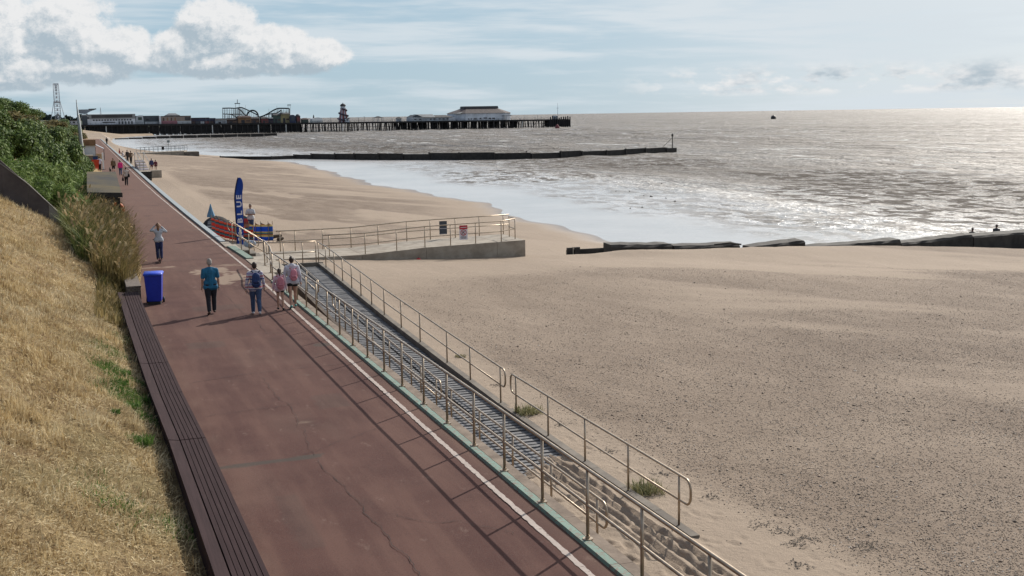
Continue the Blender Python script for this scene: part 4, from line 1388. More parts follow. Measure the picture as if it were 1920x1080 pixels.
LEAF_DARK = two_sided_leaf('dark_shrub_leaf', [(0.024, 0.040, 0.012), (0.055, 0.092, 0.024), (0.10, 0.145, 0.038), (0.16, 0.21, 0.06)], .55, .2, .5)
LEAF_MID = two_sided_leaf('mid_shrub_leaf', [(0.028, 0.046, 0.012), (0.060, 0.100, 0.024), (0.10, 0.15, 0.04), (0.16, 0.205, 0.065)], .6, .25, .5)
LEAF_FEATHER = two_sided_leaf('feathery_leaf', [(0.050, 0.085, 0.022), (0.10, 0.155, 0.042), (0.155, 0.215, 0.062), (0.23, 0.28, 0.10)], .6, .3, .5)
LEAF_OLIVE = two_sided_leaf('olive_scrub_leaf', [(0.05, 0.045, 0.016), (0.095, 0.085, 0.03), (0.15, 0.125, 0.045), (0.2, 0.16, 0.07)], .65, .25, .5)
M_STEM = plain('brown_stem', (0.06, 0.042, 0.028), .9)


def shrub_mesh(seed, n=7000, size=.055, slim=1.0, flat=.8):
    r = random.Random(seed)
    lobes = [(0, 0, .55 * flat, .5)]
    for k in range(13):
        a = r.uniform(0, 6.28); q = r.uniform(.3, .85)
        lobes.append((q * math.cos(a), q * math.sin(a), flat * r.uniform(.25, .95) * (1.15 - .55 * q), r.uniform(.20, .40)))
    return leaf_cloud(n, lobes, size, .35, slim)


SH = {}
for kind, m, sl_ in (('dark', LEAF_DARK, 1.0), ('mid', LEAF_MID, .8), ('feather', LEAF_FEATHER, .35), ('olive', LEAF_OLIVE, .5)):
    for v in range(2):
        V, Fq = shrub_mesh(hash((kind == 'dark', kind == 'mid', kind == 'olive', v)) % 1000 + 31 * v, 8000, .05 if sl_ > .5 else .085, sl_)
        me_o = np_mesh('foliage', V, Fq, m)
        SH[kind, v] = me_o.data
        bpy.data.objects.remove(me_o)
st_ = MB()
for k in range(6):
    a = k * 1.05; st_.tube([(0, 0, -.2), (.12 * math.cos(a), .12 * math.sin(a), .25), (.4 * math.cos(a), .4 * math.sin(a), .62)], [.035, .025, .01], 5)
o_ = st_.build('stems', M_STEM); STEM_ME = o_.data; bpy.data.objects.remove(o_)


def shrub(kind, v, x, y, rx, ry, h, label, rz=None, dz=-.1):
    z = float(slope_z(np.array([x]), np.array([y]), False)[0])
    t = thing('shrub', label, 'shrub', (x, y, z + dz), random.uniform(0, 6.28) if rz is None else rz, 'shrubs on the bank')
    t.scale = (rx, ry, h)
    for nm, me in (('foliage', SH[kind, v]), ('stems', STEM_ME)):
        o = bpy.data.objects.new(nm, me); COL.objects.link(o); o.parent = t


SHRUBS = [
    # kind, var, px, py(foot on bank), distance y, rx, ry, h, label
    ('feather', 0, -3.6, 58.0, 1.7, 2.0, 1.75, 'feathery green shrub rising just behind the left end of the retaining wall'),
    ('feather', 1, -2.1, 60.0, 1.5, 2.2, 1.75, 'feathery green shrub behind the middle of the retaining wall'),
    ('feather', 0, -0.75, 62.5, 1.2, 2.4, 1.55, 'feathery pale green shrub above the lit end of the retaining wall'),
    ('mid', 0, -4.6, 66.0, 2.0, 3.0, 2.3, 'tall mid green shrub at the left edge, second row above the wall'),
    ('feather', 1, -2.6, 70.0, 1.8, 3.0, 2.2, 'broad feathery shrub in the middle of the bank, second row above the wall'),
    ('feather', 0, -0.6, 74.0, 1.3, 3.0, 1.7, 'feathery shrub drooping toward the mossy shelter roof'),
    ('dark', 0, -5.0, 82.0, 2.2, 4.0, 2.6, 'dark rounded shrub at the left edge, third row up the bank'),
    ('dark', 1, -2.4, 88.0, 2.0, 4.5, 2.9, 'largest dark shrub in the middle of the bank, left of the lamp post'),
    ('mid', 1, -0.3, 92.0, 1.2, 4.5, 2.1, 'mid green shrub at the foot of the bank beyond the shelter'),
    ('feather', 1, -1.2, 84.0, 1.2, 3.0, 1.9, 'small feathery shrub in front of the largest dark shrub'),
    ('dark', 0, -1.4, 112.0, 1.9, 6.0, 2.9, 'dark shrub just left of the lamp post, overhanging the path side'),
    ('dark', 1, 0.0, 128.0, 1.3, 6.0, 2.0, 'dark low shrub at the foot of the lamp post'),
    ('dark', 1, -4.8, 118.0, 2.6, 6.0, 3.2, 'dark shrub on the upper bank behind the largest dark shrub'),
    ('mid', 0, -8.0, 112.0, 2.6, 6.0, 2.6, 'mid green shrub on the upper bank at the left edge'),
    ('dark', 0, -3.4, 150.0, 2.3, 9.0, 3.0, 'dark shrub along the skyline left of the grey lamp post'),
    ('olive', 0, -8.5, 150.0, 3.4, 9.0, 1.7, 'olive scrub patch on the upper bank at the left edge'),
    ('mid', 1, -10.5, 185.0, 3.6, 10.0, 2.9, 'mid green shrub breaking the skyline at the upper left'),
    ('olive', 1, -6.0, 205.0, 3.0, 12.0, 1.6, 'olive scrub patch on the skyline below the big wheel'),
    ('dark', 1, -14.2, 230.0, 4.2, 12.0, 3.0, 'dark bush on the skyline at the far upper left corner'),
    ('mid', 0, -10.5, 260.0, 4.0, 14.0, 2.4, 'hazy green bush on the skyline right of the corner bush'),
    ('olive', 0, -7.0, 290.0, 3.6, 14.0, 1.7, 'pale olive bush at the far end of the bank'),
    ('dark', 0, -1.6, 190.0, 2.0, 10.0, 2.4, 'dark bush beside the white kiosk, on its left'),
    ('dark', 0, -5.2, 330.0, 3.4, 20.0, 3.2, 'dark bush far along the bank, just left of the pier end'),
    ('olive', 1, -1.2, 300.0, 2.2, 18.0, 2.0, 'olive bush at the bend of the far promenade'),
    ('dark', 1, -2.5, 400.0, 3.6, 16.0, 3.0, 'farthest dark bush in front of the shore end of the pier'),
    ('dark', 1, -3.6, 250.0, 2.4, 14.0, 2.4, 'dark bush rising directly behind the white kiosk'),
]
for (kd, v, x, y, rx, ry, h, lb) in SHRUBS: shrub(kd, v, x, y, rx, ry, h, lb, random.choice((0.0, math.pi)))

M_REED = two_sided_leaf('reed_blade', [(0.06, 0.065, 0.022), (0.15, 0.125, 0.05), (0.28, 0.215, 0.095), (0.42, 0.34, 0.17)], .65, .3, .35)
M_REEDG = two_sided_leaf('green_reed_blade', [(0.03, 0.055, 0.015), (0.075, 0.11, 0.032), (0.14, 0.17, 0.06), (0.26, 0.24, 0.11)], .6, .3, .35)


M_PLUME = two_sided_leaf('reed_plume', [(0.16, 0.115, 0.055), (0.32, 0.24, 0.125), (0.46, 0.37, 0.22)], .8, .25, .6)


def reeds(name, n, yr, xr, hgt, m, seed, plume=0.0):
    r = np.random.default_rng(seed)
    Y = yr[0] + r.random(n) * (yr[1] - yr[0])
    e0, e1 = np.interp(Y, xr[0], xr[1]), np.interp(Y, xr[0], xr[2])
    X = e0 + (e1 - e0) * r.random(n)
    Z = slope_z(X, Y, False) - .05
    h = (hgt[0] + (hgt[1] - hgt[0]) * r.random(n)) * (0.75 + .4 * fbm(X * .9, Y * .5, seed, 3))
    lean = np.abs(0.20 * r.standard_normal(n)) + .04
    az = r.random(n) * 6.283
    az = np.where(r.random(n) < .55, r.normal(-.2, .9, n), az)
    o = tag(blades(name, X, Y, Z, h, .012 + .018 * r.random(n), lean, az, m, None, .75), kind='stuff')
    if plume:
        k = r.random(n) < plume
        hd = np.sin(lean[k]) * h[k] * .8
        o2 = blades('reed_plumes', X[k] + np.cos(az[k]) * hd, Y[k] + np.sin(az[k]) * hd, Z[k] + h[k] * .80, .25 + .22 * r.random(k.sum()), .030 + .022 * r.random(k.sum()), lean[k] + .35, az[k], M_PLUME, None, .9)
        tag(o2, kind='stuff')
    return o


reeds('dry_reeds', 5200, (43.2, 66), ([43, 48, 54, 60, 66], [.35, -.3, -.5, .0, .5], [1.30, 1.66, 1.75, 1.85, 1.85]), (1.0, 2.5), M_REED, 5, .14)
reeds('green_reeds', 10000, (46, 72), ([46, 54, 60, 72], [-.4, -1.15, -.9, -.2], [.9, .8, 1.2, 1.5]), (1.0, 2.3), M_REEDG, 6, .06)
reeds('dry_reeds', 5000, (64, 92), ([64, 92], [-.2, .6], [1.80, 1.9]), (.9, 1.9), M_REED, 8, .1)
reeds('dry_reeds', 700, (35, 43.4), ([35, 43.4], [.0, .2], [.72, .95]), (.25, .8), M_REED, 12)

# tufts of weed on the bank and beside the ramp
def tuft(x, y, z, n, h, m, name, label, cat, spread=.16, group=None):
    r = np.random.default_rng(int(x * 97 + y * 31) % 9999)
    X = np.clip(r.normal(0, spread, n), -1.5 * spread, 1.5 * spread); Y = np.clip(r.normal(0, spread, n), -1.5 * spread, 1.5 * spread)
    t = tag(blades(name, X, Y, np.zeros(n) - .01, h * (0.4 + .7 * r.random(n)), .005 + .006 * r.random(n), np.abs(r.normal(.55, .4, n)), r.random(n) * 6.28, m), label, cat, group)
    t.location = (x, y, z)
    return t


for x, y, s, lb in ((.62, 21.6, 1.0, 'bright green weed tuft by itself on the dry bank, nearest of the weeds'), (.58, 24.4, .8, 'small green weed tuft just above the lone bright one'), (.40, 26.3, .9, 'green weed tuft on the left of the green patch'), (.75, 25.4, .7, 'green weed tuft beside the bench, right of the green patch'), (.52, 27.6, .7, 'green weed tuft at the top of the green patch'), (.22, 23.2, .5, 'thin weed tuft left of the green patch, lower down')):
    tuft(x, y, float(slope_z(np.array([x]), np.array([y]))[0]), 260, .22 * s, M_WEED, 'weed_tuft', lb, 'weed', .12 * s + .02, 'green weeds on the bank')
M_BEACHPL = two_sided_leaf('beach_plant_leaf', [(0.10, 0.11, 0.05), (0.20, 0.20, 0.09), (0.32, 0.29, 0.15), (0.42, 0.37, 0.22)], .7, .2, 3)
for x, y, n, h, lb in ((9.62, 19.8, 420, .30, 'spiky beach plant growing in the sand at the near low handrail'), (9.55, 26.0, 420, .26, 'sprawling beach plant where the ramp sinks into the sand'), (9.9, 32.6, 140, .15, 'tiny beach plant by the long seaward handrail')):
    z = float(beach_z(np.array([x]), np.array([y]))[0])
    tuft(x, y, z, n, h, M_BEACHPL, 'beach_plant', lb, 'plant', .17 if n > 200 else .08, 'plants in the blown sand')
dn = 500
dX = np.concatenate([rng.normal(cx_, .13, 45) for cx_ in (10.7, 10.8, 10.9, 10.3, 11.1, 11.9, 10.6, 10.4, 10.1, 9.9, 9.8)])
dY = np.concatenate([rng.normal(cy_, .10, 45) for cy_ in (17.5, 16.5, 17.1, 15.6, 16.7, 16.1, 19.1, 20.8, 22.6, 24.8, 28.9)])
tag(blades('seaweed_debris', dX, dY, beach_z(dX, dY) + .004, .04 + .06 * rng.random(len(dX)), .006 + .006 * rng.random(len(dX)), R(75) + .2 * rng.standard_normal(len(dX)), rng.random(len(dX)) * 6.28, plain('dry_seaweed', (0.03, 0.022, 0.016), .9)), kind='stuff')
# ------------------------------------------------------------------ people
M_SKIN = mottled('skin', (0.33, 0.185, 0.13), (0.42, 0.25, 0.18), 8.0, .55, .05, 80)
M_SKIN_TAN = mottled('tanned_skin', (0.22, 0.12, 0.08), (0.29, 0.165, 0.11), 8.0, .55, .05, 80)


class Blob(MB):
    def cap(s, a, b, ra, rb, sq=1.0):
        """tapered capsule; sq flattens it along world Y"""
        a, b = Vector(a), Vector(b); d = b - a
        L = d.length
        if L < 1e-6: return s.ball(a, ra, ra * sq, ra)
        d.normalize(); u = d.orthogonal().normalized(); w = d.cross(u)
        n, vs, fs = 12, [], []
        rows = []
        for k in range(1, 4):
            t = math.pi / 2 * (1 - k / 4); rows.append((a - d * (ra * math.sin(t)), ra * math.cos(t)))
        rows.append((a, ra)); rows.append((a.lerp(b, .5), (ra + rb) / 2)); rows.append((b, rb))
        for k in range(1, 4):
            t = math.pi / 2 * (k / 4); rows.append((b + d * (rb * math.sin(t)), rb * math.cos(t)))
        mid = (a + b) / 2
        vs.append(a - d * ra)
        for c, r in rows:
            for k in range(n):
                t = 2 * math.pi * k / n
                vs.append(c + u * (r * math.cos(t)) + w * (r * math.sin(t)))
        vs.append(b + d * rb)
        if sq != 1.0:
            vs = [Vector((v.x, mid.y + (v.y - mid.y) * sq, v.z)) for v in vs]
        fs += [(0, 1 + (k + 1) % n, 1 + k) for k in range(n)]
        for i in range(len(rows) - 1):
            for k in range(n): fs.append((1 + i * n + k, 1 + i * n + (k + 1) % n, 1 + (i + 1) * n + (k + 1) % n, 1 + (i + 1) * n + k))
        e = 1 + (len(rows) - 1) * n
        fs += [(e + k, e + (k + 1) % n, len(vs) - 1) for k in range(n)]
        return s.add(vs, fs)

    def chain(s, pts, rs, sq=1.0):
        for i in range(len(pts) - 1): s.cap(pts[i], pts[i + 1], rs[i], rs[i + 1], sq)
        return s

    def skin(s, name, m, parent, voxel=.012, smooth=2):
        """one continuous surface over everything collected"""
        o = s.build(name, None)
        md = o.modifiers.new('r', 'REMESH'); md.mode = 'VOXEL'; md.voxel_size = voxel; md.use_smooth_shade = True
        if smooth:
            sm = o.modifiers.new('s', 'SMOOTH'); sm.iterations = smooth; sm.factor = .5
        dg = bpy.context.evaluated_depsgraph_get()
        me = bpy.data.meshes.new_from_object(o.evaluated_get(dg))
        old = o.data
        bpy.data.objects.remove(o); bpy.data.meshes.remove(old)
        me.name = name
        r = link_mesh(name, me, m, parent, True)
        r.name = name
        return r


def person(label, loc, yaw, h=1.72, skin=None, top=None, sleeve='long', bottom=None, leg='long', shoes=None, hair=None, hairstyle='short',
           legs=((12, 8), (-14, 10)), arms=((10, 8, 12), (-10, 8, 12)), lean=2.0, width=1.0, voxel=.012, group=None, hands=None, hood=False, hem=0.0, headyaw=0.0, parts=True, sink=0.0):
    """faces +Y before yaw. legs: (hip flexion, knee flexion) left, right; arms: (swing, out, elbow) left, right"""
    t = thing('person', label, 'person', loc, yaw, group)
    k = h / 1.75
    skin = skin or M_SKIN
    J = {}
    P = lambda x, y, z: Vector((x * k, y * k, z * k))
    ln = R(lean)
    hipz = .93
    for i, sx in enumerate((-1, 1)):
        f, kn = R(legs[i][0]), R(legs[i][1])
        hip = Vector((.088 * sx * width, 0, hipz)); knee = hip + Vector((.0, .44 * math.sin(f), -.44 * math.cos(f)))
        g = f - kn
        ank = knee + Vector((0, .41 * math.sin(g), -.41 * math.cos(g)))
        J['hip', i], J['knee', i], J['ank', i] = hip, knee, ank
        tp = R(18 if g > -.25 else -28)
        J['toe', i] = ank + Vector((.02 * sx, .155 * math.cos(tp - .2), -.045 if g > -.25 else -.10))
        J['heel', i] = ank + Vector((0, -.045, -.035))
    low = min(min(J['toe', i].z - .03, J['heel', i].z - .035) for i in (0, 1)) + sink
    up = lambda z: z - low
    for q in J: J[q] = J[q] - Vector((0, 0, low))
    hz = hipz - low

    def tor(x, y, z):      # torso point: z counted from the hips
        return Vector((x, y * math.cos(ln) + z * math.sin(ln), hz + z * math.cos(ln)))
    S = [tor(-.180 * width, -.01, .462), tor(.180 * width, -.01, .462)]
    for i, sx in enumerate((-1, 1)):
        if hands and hands[i] is not None:
            elb, wr = Vector(hands[i][0]) + Vector((0, 0, hz)), Vector(hands[i][1]) + Vector((0, 0, hz))
        else:
            a, o, e = (R(q) for q in arms[i])
            d = Vector((sx * math.sin(o), math.sin(a), -math.cos(a) * math.cos(o))).normalized()
            elb = S[i] + d * .285
            b = a + e
            d2 = Vector((sx * math.sin(o * .5), math.sin(b), -math.cos(b))).normalized()
            wr = elb + d2 * .25
        J['elb', i], J['wr', i] = elb, wr
    neck = tor(0, -.012, .555); head = tor(0, .015, .70)
    K = lambda v: v * k

    B = Blob()
    for i, sx in enumerate((-1, 1)):
        B.chain([K(J['hip', i] + Vector((0, 0, -.02))), K(J['hip', i].lerp(J['knee', i], .5)), K(J['knee', i])], [.088 * k * width, .07 * k * width, .052 * k])
        B.chain([K(J['knee', i]), K(J['knee', i].lerp(J['ank', i], .3) + Vector((0, -.012, 0))), K(J['ank', i])], [.05 * k, .054 * k, .034 * k])
        B.cap(K(J['heel', i]), K(J['toe', i]), .034 * k, .028 * k)
        B.cap(K(J['ank', i]), K(J['heel', i]), .034 * k, .034 * k)
        B.chain([K(S[i]), K(S[i].lerp(J['elb', i], .5)), K(J['elb', i])], [.058 * k, .046 * k, .038 * k])
        B.chain([K(J['elb', i]), K(J['elb', i].lerp(J['wr', i], .3)), K(J['wr', i])], [.038 * k, .038 * k, .026 * k])
        wd = (J['wr', i] - J['elb', i]).normalized()
        side = Vector((0, 1, 0)) if abs(wd.y) < .8 else Vector((1, 0, 0))
        side = (side - wd * side.dot(wd)).normalized(); nrm = wd.cross(side)
        inn = nrm if nrm.x * sx < 0 else -nrm
        c = J['wr', i] + wd * .05
        B.cap(K(J['wr', i]), K(c + wd * .03 + side * .012), .024 * k, .028 * k)
        B.cap(K(c + side * .02), K(c - side * .02), .022 * k, .022 * k)
        for q, (off, L) in enumerate(((.034, .068), (.012, .078), (-.011, .072), (-.033, .056))):
            a0 = c + wd * .035 + side * off
            a1 = a0 + wd * (L * .55) + inn * .008; a2 = a1 + wd * (L * .42) + inn * .022
            B.chain([K(a0), K(a1), K(a2)], [.0095 * k, .009 * k, .0078 * k])
        th = c + side * .03 - wd * .015
        B.chain([K(th), K(th + side * .03 + wd * .03 + inn * .01), K(th + side * .034 + wd * .055 + inn * .018)], [.012 * k, .0105 * k, .009 * k])
    B.cap(K(tor(-.075 * width, 0, .0)), K(tor(.075 * width, 0, .0)), .105 * k, .105 * k, .95)
    B.cap(K(tor(0, 0, .02)), K(tor(0, 0, .22)), .135 * k * width, .128 * k * width, .78)
    B.cap(K(tor(0, 0, .22)), K(tor(0, 0, .38)), .13 * k * width, .15 * k * width, .74)
    B.cap(K(tor(-.085 * width, 0, .38)), K(tor(.085 * width, 0, .38)), .103 * k, .103 * k, .95)
    for i, sx in enumerate((-1, 1)): B.cap(K(S[i] + Vector((-.02 * sx, 0, 0))), K(tor(.04 * sx, -.012, .515)), .056 * k, .046 * k)
    B.cap(K(tor(0, -.012, .48)), K(neck + Vector((0, .01, .05))), .062 * k, .05 * k)
    hy = lambda x, y, z: K(head + Vector((x * math.cos(headyaw) - y * math.sin(headyaw), x * math.sin(headyaw) + y * math.cos(headyaw), z)))
    B.ball(hy(0, -.005, .02), .076 * k, .094 * k, .105 * k)
    B.ball(hy(0, .03, -.035), .058 * k, .062 * k, .075 * k)
    B.cap(hy(0, .088, .012), hy(0, .106, -.018), .009 * k, .014 * k)
    B.cap(hy(-.022, .083, -.052), hy(.022, .083, -.052), .010 * k, .010 * k)
    for sx in (-1, 1): B.ball(hy(.079 * sx, -.005, -.005), .012 * k, .02 * k, .032 * k, 8, 6)
    B.skin('body', skin, t, voxel * .75)
    # clothes
    if top is not None:
        T = Blob()
        T.cap(K(tor(-.105 * width, 0, .0 + hem)), K(tor(.105 * width, 0, .0 + hem)), .124 * k, .124 * k, 1.02)
        T.cap(K(tor(-.09 * width, 0, .06)), K(tor(.09 * width, 0, .06)), .120 * k, .120 * k, 1.0)
        T.cap(K(tor(0, 0, .02)), K(tor(0, 0, .22)), .152 * k * width, .15 * k * width, .80)
        T.cap(K(tor(0, 0, .22)), K(tor(0, 0, .38)), .15 * k * width, .165 * k * width, .78)
        T.cap(K(tor(-.085 * width, 0, .385)), K(tor(.085 * width, 0, .385)), .116 * k, .116 * k, .98)
        for i, sx in enumerate((-1, 1)): T.cap(K(S[i] + Vector((-.02 * sx, 0, .002))), K(tor(.045 * sx, -.012, .52)), .068 * k, .056 * k)
        T.cap(K(tor(0, -.012, .46)), K(neck + Vector((0, -.004, -.02))), .085 * k, .062 * k)
        if hood: T.ball(K(neck + Vector((0, -.065, -.03))), .11 * k, .07 * k, .085 * k)
        for i in (0, 1):
            if sleeve == 'long':
                T.chain([K(S[i]), K(S[i].lerp(J['elb', i], .5)), K(J['elb', i])], [.074 * k, .064 * k, .056 * k])
                T.chain([K(J['elb', i]), K(J['elb', i].lerp(J['wr', i], .9))], [.055 * k, .042 * k])
            else:
                T.chain([K(S[i]), K(S[i].lerp(J['elb', i], .75))], [.072 * k, .066 * k])
        T.skin('top', top, t, voxel)
    if bottom is not None:
        T = Blob()
        T.cap(K(tor(-.07 * width, 0, .02)), K(tor(.07 * width, 0, .02)), .116 * k, .116 * k, .97)
        for i in (0, 1):
            a, b, c = J['hip', i], J['knee', i], J['ank', i]
            if leg == 'long':
                T.chain([K(a), K(a.lerp(b, .5)), K(b)], [.108 * k * width, .096 * k * width, .078 * k])
                T.chain([K(b), K(b.lerp(c, .35) + Vector((0, -.008, 0))), K(b.lerp(c, .95))], [.078 * k, .076 * k, .064 * k])
            elif leg == 'short':
                T.chain([K(a), K(a.lerp(b, .28))], [.106 * k * width, .097 * k * width])
            else:
                T.chain([K(a), K(a.lerp(b, .85))], [.104 * k * width, .08 * k * width])
        T.skin('trousers' if leg == 'long' else 'shorts', bottom, t, voxel)
    if shoes is not None:
        for i in (0, 1):
            T = Blob()
            T.cap(K(J['heel', i]), K(J['toe', i]), .043 * k, .037 * k)
            T.cap(K(J['ank', i] - Vector((0, 0, .02))), K(J['heel', i]), .044 * k, .042 * k)
            T.skin('shoe', shoes, t, voxel, 1)
    if hair is not None:
        T = Blob()
        T.ball(hy(0, -.022, .042), .084 * k, .096 * k, .102 * k)
        T.ball(hy(0, -.05, -.005), .078 * k, .062 * k, .085 * k)
        if hairstyle == 'ponytail':
            T.chain([hy(0, -.10, .05), hy(0, -.135, -.02), hy(.01, -.12, -.14), hy(.012, -.10, -.23)], [.034 * k, .036 * k, .03 * k, .012 * k])
        elif hairstyle == 'long':
            T.chain([hy(0, -.07, .0), hy(0, -.085, -.12), hy(0, -.10, -.24)], [.075 * k, .07 * k, .045 * k])
        elif hairstyle == 'bun':
            T.ball(hy(0, -.10, .06), .045 * k)
        T.skin('hair', hair, t, voxel, 1)
    if voxel < .02:
        for sx in (-1, 1):
            MB().ball(hy(.031 * sx, .081, .012), .0105 * k, .006 * k, .007 * k, 8, 6).build('eye', M_BLACK, t, True)
    return t, J, hz, k


def on_back(J, hz, k, lean=2.0):
    return hz, k


M_TEAL = plain('teal_cotton', (0.010, 0.105, 0.20), .8)
M_NAVYT = plain('navy_trousers', (0.012, 0.013, 0.02), .85)
M_JEANS = plain('blue_denim', (0.035, 0.06, 0.125), .85)
M_JEANSD = plain('dark_denim', (0.016, 0.026, 0.085), .85)
M_BLACKC = plain('black_cotton', (0.012, 0.012, 0.013), .9)
M_GREYHAIR = plain('grey_hair', (0.26, 0.24, 0.22), .8, var=.3)
M_DARKHAIR = plain('dark_brown_hair', (0.03, 0.018, 0.013), .6, var=.3)
M_BROWNHAIR = plain('brown_hair', (0.10, 0.05, 0.025), .6, var=.3)
M_LIGHTHAIR = plain('fair_brown_hair', (0.19, 0.10, 0.05), .6, var=.3)
M_HOODW = plain('pale_lilac_hoodie', (0.50, 0.50, 0.56), .9, var=.10)
M_PINKW = plain('pale_pink_fleece', (0.54, 0.40, 0.44), .9, var=.08)
M_PINKBAG = plain('pink_bag_cloth', (0.52, 0.20, 0.25), .8, var=.12)
M_PINKBAG2 = plain('dusky_pink_bag_cloth', (0.44, 0.17, 0.205), .8, var=.12)
M_BLUEBAG = plain('navy_bag_cloth', (0.012, 0.035, 0.12), .7)
M_TEALSHOE = plain('teal_shoe', (0.05, 0.22, 0.20), .7)
M_WHITETOP = plain('off_white_top', (0.50, 0.50, 0.52), .85, var=.08)
M_GREYTOP = plain('grey_white_knit', (0.40, 0.42, 0.45), .9, var=.12)
M_SOLE = plain('brown_shoe', (0.05, 0.03, 0.022), .6)


def striped(name, cols, per_m, rough=.85, axis=2, trans=0.0):
    """bands of woven colour along one axis of the thing"""
    m, nt, bs = base_mat(name)
    sp = nt.nodes.new('ShaderNodeSeparateXYZ'); nt.links.new(coords(nt, 'Object'), sp.inputs[0])
    v = E(nt, sp.outputs[axis]) * per_m
    fr = v._op('FRACT')
    cr = nt.nodes.new('ShaderNodeValToRGB'); cr.color_ramp.interpolation = 'CONSTANT'
    nt.links.new(fr.v, cr.inputs[0]); el = cr.color_ramp.elements
    tot = sum(w for _, w in cols); p = 0
    for i, (c, w) in enumerate(cols):
        if i >= len(el): el.new(p)
        el[i].position = p; el[i].color = (*c, 1); p += w / tot
    n = noise(nt, coords(nt, 'Object'), 30, 3, .6)
    nt.links.new(mixc(nt, n * .3, cr.outputs[0], (0.1, 0.1, 0.1)), bs.inputs['Base Color'])
    bs.inputs['Roughness'].default_value = rough
    if trans: thin_cloth(nt, bs, trans)
    return m


def thin_cloth(nt, bs, f):
    tr = nt.nodes.new('ShaderNodeBsdfTranslucent'); nt.links.new(bs.inputs['Base Color'].links[0].from_socket, tr.inputs[0])
    mx = nt.nodes.new('ShaderNodeMixShader'); mx.inputs[0].default_value = f
    nt.links.new(bs.outputs[0], mx.inputs[1]); nt.links.new(tr.outputs[0], mx.inputs[2])
    nt.links.new(mx.outputs[0], nt.nodes['Material Output'].inputs['Surface'])


M_STRIPE = striped('striped_sweater', [((.52, .50, .54), 3), ((.04, .05, .20), 1), ((.50, .48, .52), 1.3), ((.40, .07, .11), 1), ((.50, .50, .54), 1.4), ((.24, .20, .42), 1)], 3.1)


def backpack(label, loc, yaw, w, h, d, m, m2, group=None):
    b = thing('backpack', label, 'backpack', loc, yaw, group)
    T = Blob()
    T.chain([(0, -d * .5, -h * .34), (0, -d * .5, h * .12)], [w * .42, w * .38], d / w * 1.1)
    T.cap((-w * .2, -d * .5, -h * .36), (w * .2, -d * .5, -h * .36), d * .5, d * .5)
    T.cap((0, -d * .5, h * .1), (0, -d * .48, h * .25), w * .34, w * .24, d / w * 1.1)
    T.skin('bag_body', m, b, .011)
    P_ = Blob(); P_.cap((-w * .16, -d * .93, -h * .22), (w * .16, -d * .93, -h * .22), d * .30, d * .30).skin('pocket', m2, b, .011, 1)
    MB().tube([(-w * .07, -d * .35, h * .44), (0, -d * .35, h * .52), (w * .07, -d * .35, h * .44)], .008, 6).build('handle', m2, b)
    for s in (-1, 1):
        MB().tube([(s * w * .22, -d * .05, h * .38), (s * w * .36, d * .25, h * .50), (s * w * .44, d * 1.0, h * .40), (s * w * .47, d * 1.25, h * .05), (s * w * .44, d * .5, -h * .32)], .016, 6).build('strap', m2, b)
    return b


DOWN = -PSI * 0.35
# the man in the teal shirt
mp = at(397.5, 589.5)
person('man in a teal polo shirt and dark trousers walking away, grey haired', (mp.x, mp.y, 0.004), R(2), 1.70, M_SKIN, M_TEAL, 'short', M_NAVYT, 'long', M_SOLE, M_GREYHAIR, 'short',
       legs=((-9, 7), (10, 4)), arms=((-2, 9, 14), (2, 10, 12)), width=1.10, hem=-.07)
# the woman with the striped sweater
wp = at(481, 589)
_, J, hz, k = person('woman in a striped sweater and jeans carrying a navy backpack, short dark hair', (wp.x, wp.y, 0.004), R(-4), 1.62, M_SKIN, M_STRIPE, 'long', M_JEANS, 'long', M_WHITETOP, M_DARKHAIR, 'short',
                     legs=((9, 5), (-13, 16)), arms=((-8, 15, 12), (9, 15, 12)), width=1.08, hem=-.04)
backpack('navy backpack on the back of the woman in the striped sweater', (wp.x + .01, wp.y - .145, (hz + .31) * k), R(-4), .33, .46, .15, M_BLUEBAG, M_JEANSD)
# the girl
gp_ = at(526.5, 582)
_, J, hz, k = person('small girl in a pale pink fleece and dark shorts with a ponytail', (gp_.x, gp_.y, 0.004), R(-3), 1.30, M_SKIN, M_PINKW, 'long', M_BLACKC, 'short', M_BLACKC, M_DARKHAIR, 'ponytail',
                     legs=((7, 4), (-8, 8)), arms=((6, 13, 8), (-4, 13, 8)), hem=-.05, width=1.02)
backpack('dusky pink backpack worn by the small girl', (gp_.x + .01, gp_.y - .125, (hz + .29) * k), R(-3), .28, .40, .11, M_PINKBAG2, M_PINKBAG2, 'pink backpacks')
# the teenager
tp_ = at(549, 577.5)
_, J, hz, k = person('tall girl in a pale hoodie, black shorts and teal trainers, bare legs', (tp_.x + .02, tp_.y, 0.004), R(-2), 1.63, M_SKIN, M_HOODW, 'long', M_BLACKC, 'short', M_TEALSHOE, M_DARKHAIR, 'bun',
                     legs=((-11, 12), (11, 4)), arms=((8, 14, 14), (-6, 14, 14)), hood=True, hem=-.02, width=1.05)
backpack('bright pink backpack worn by the tall girl in the pale hoodie', (tp_.x + .04, tp_.y - .16, (hz + .27) * k), R(-2), .27, .36, .12, M_PINKBAG, M_PINKBAG2, 'pink backpacks')
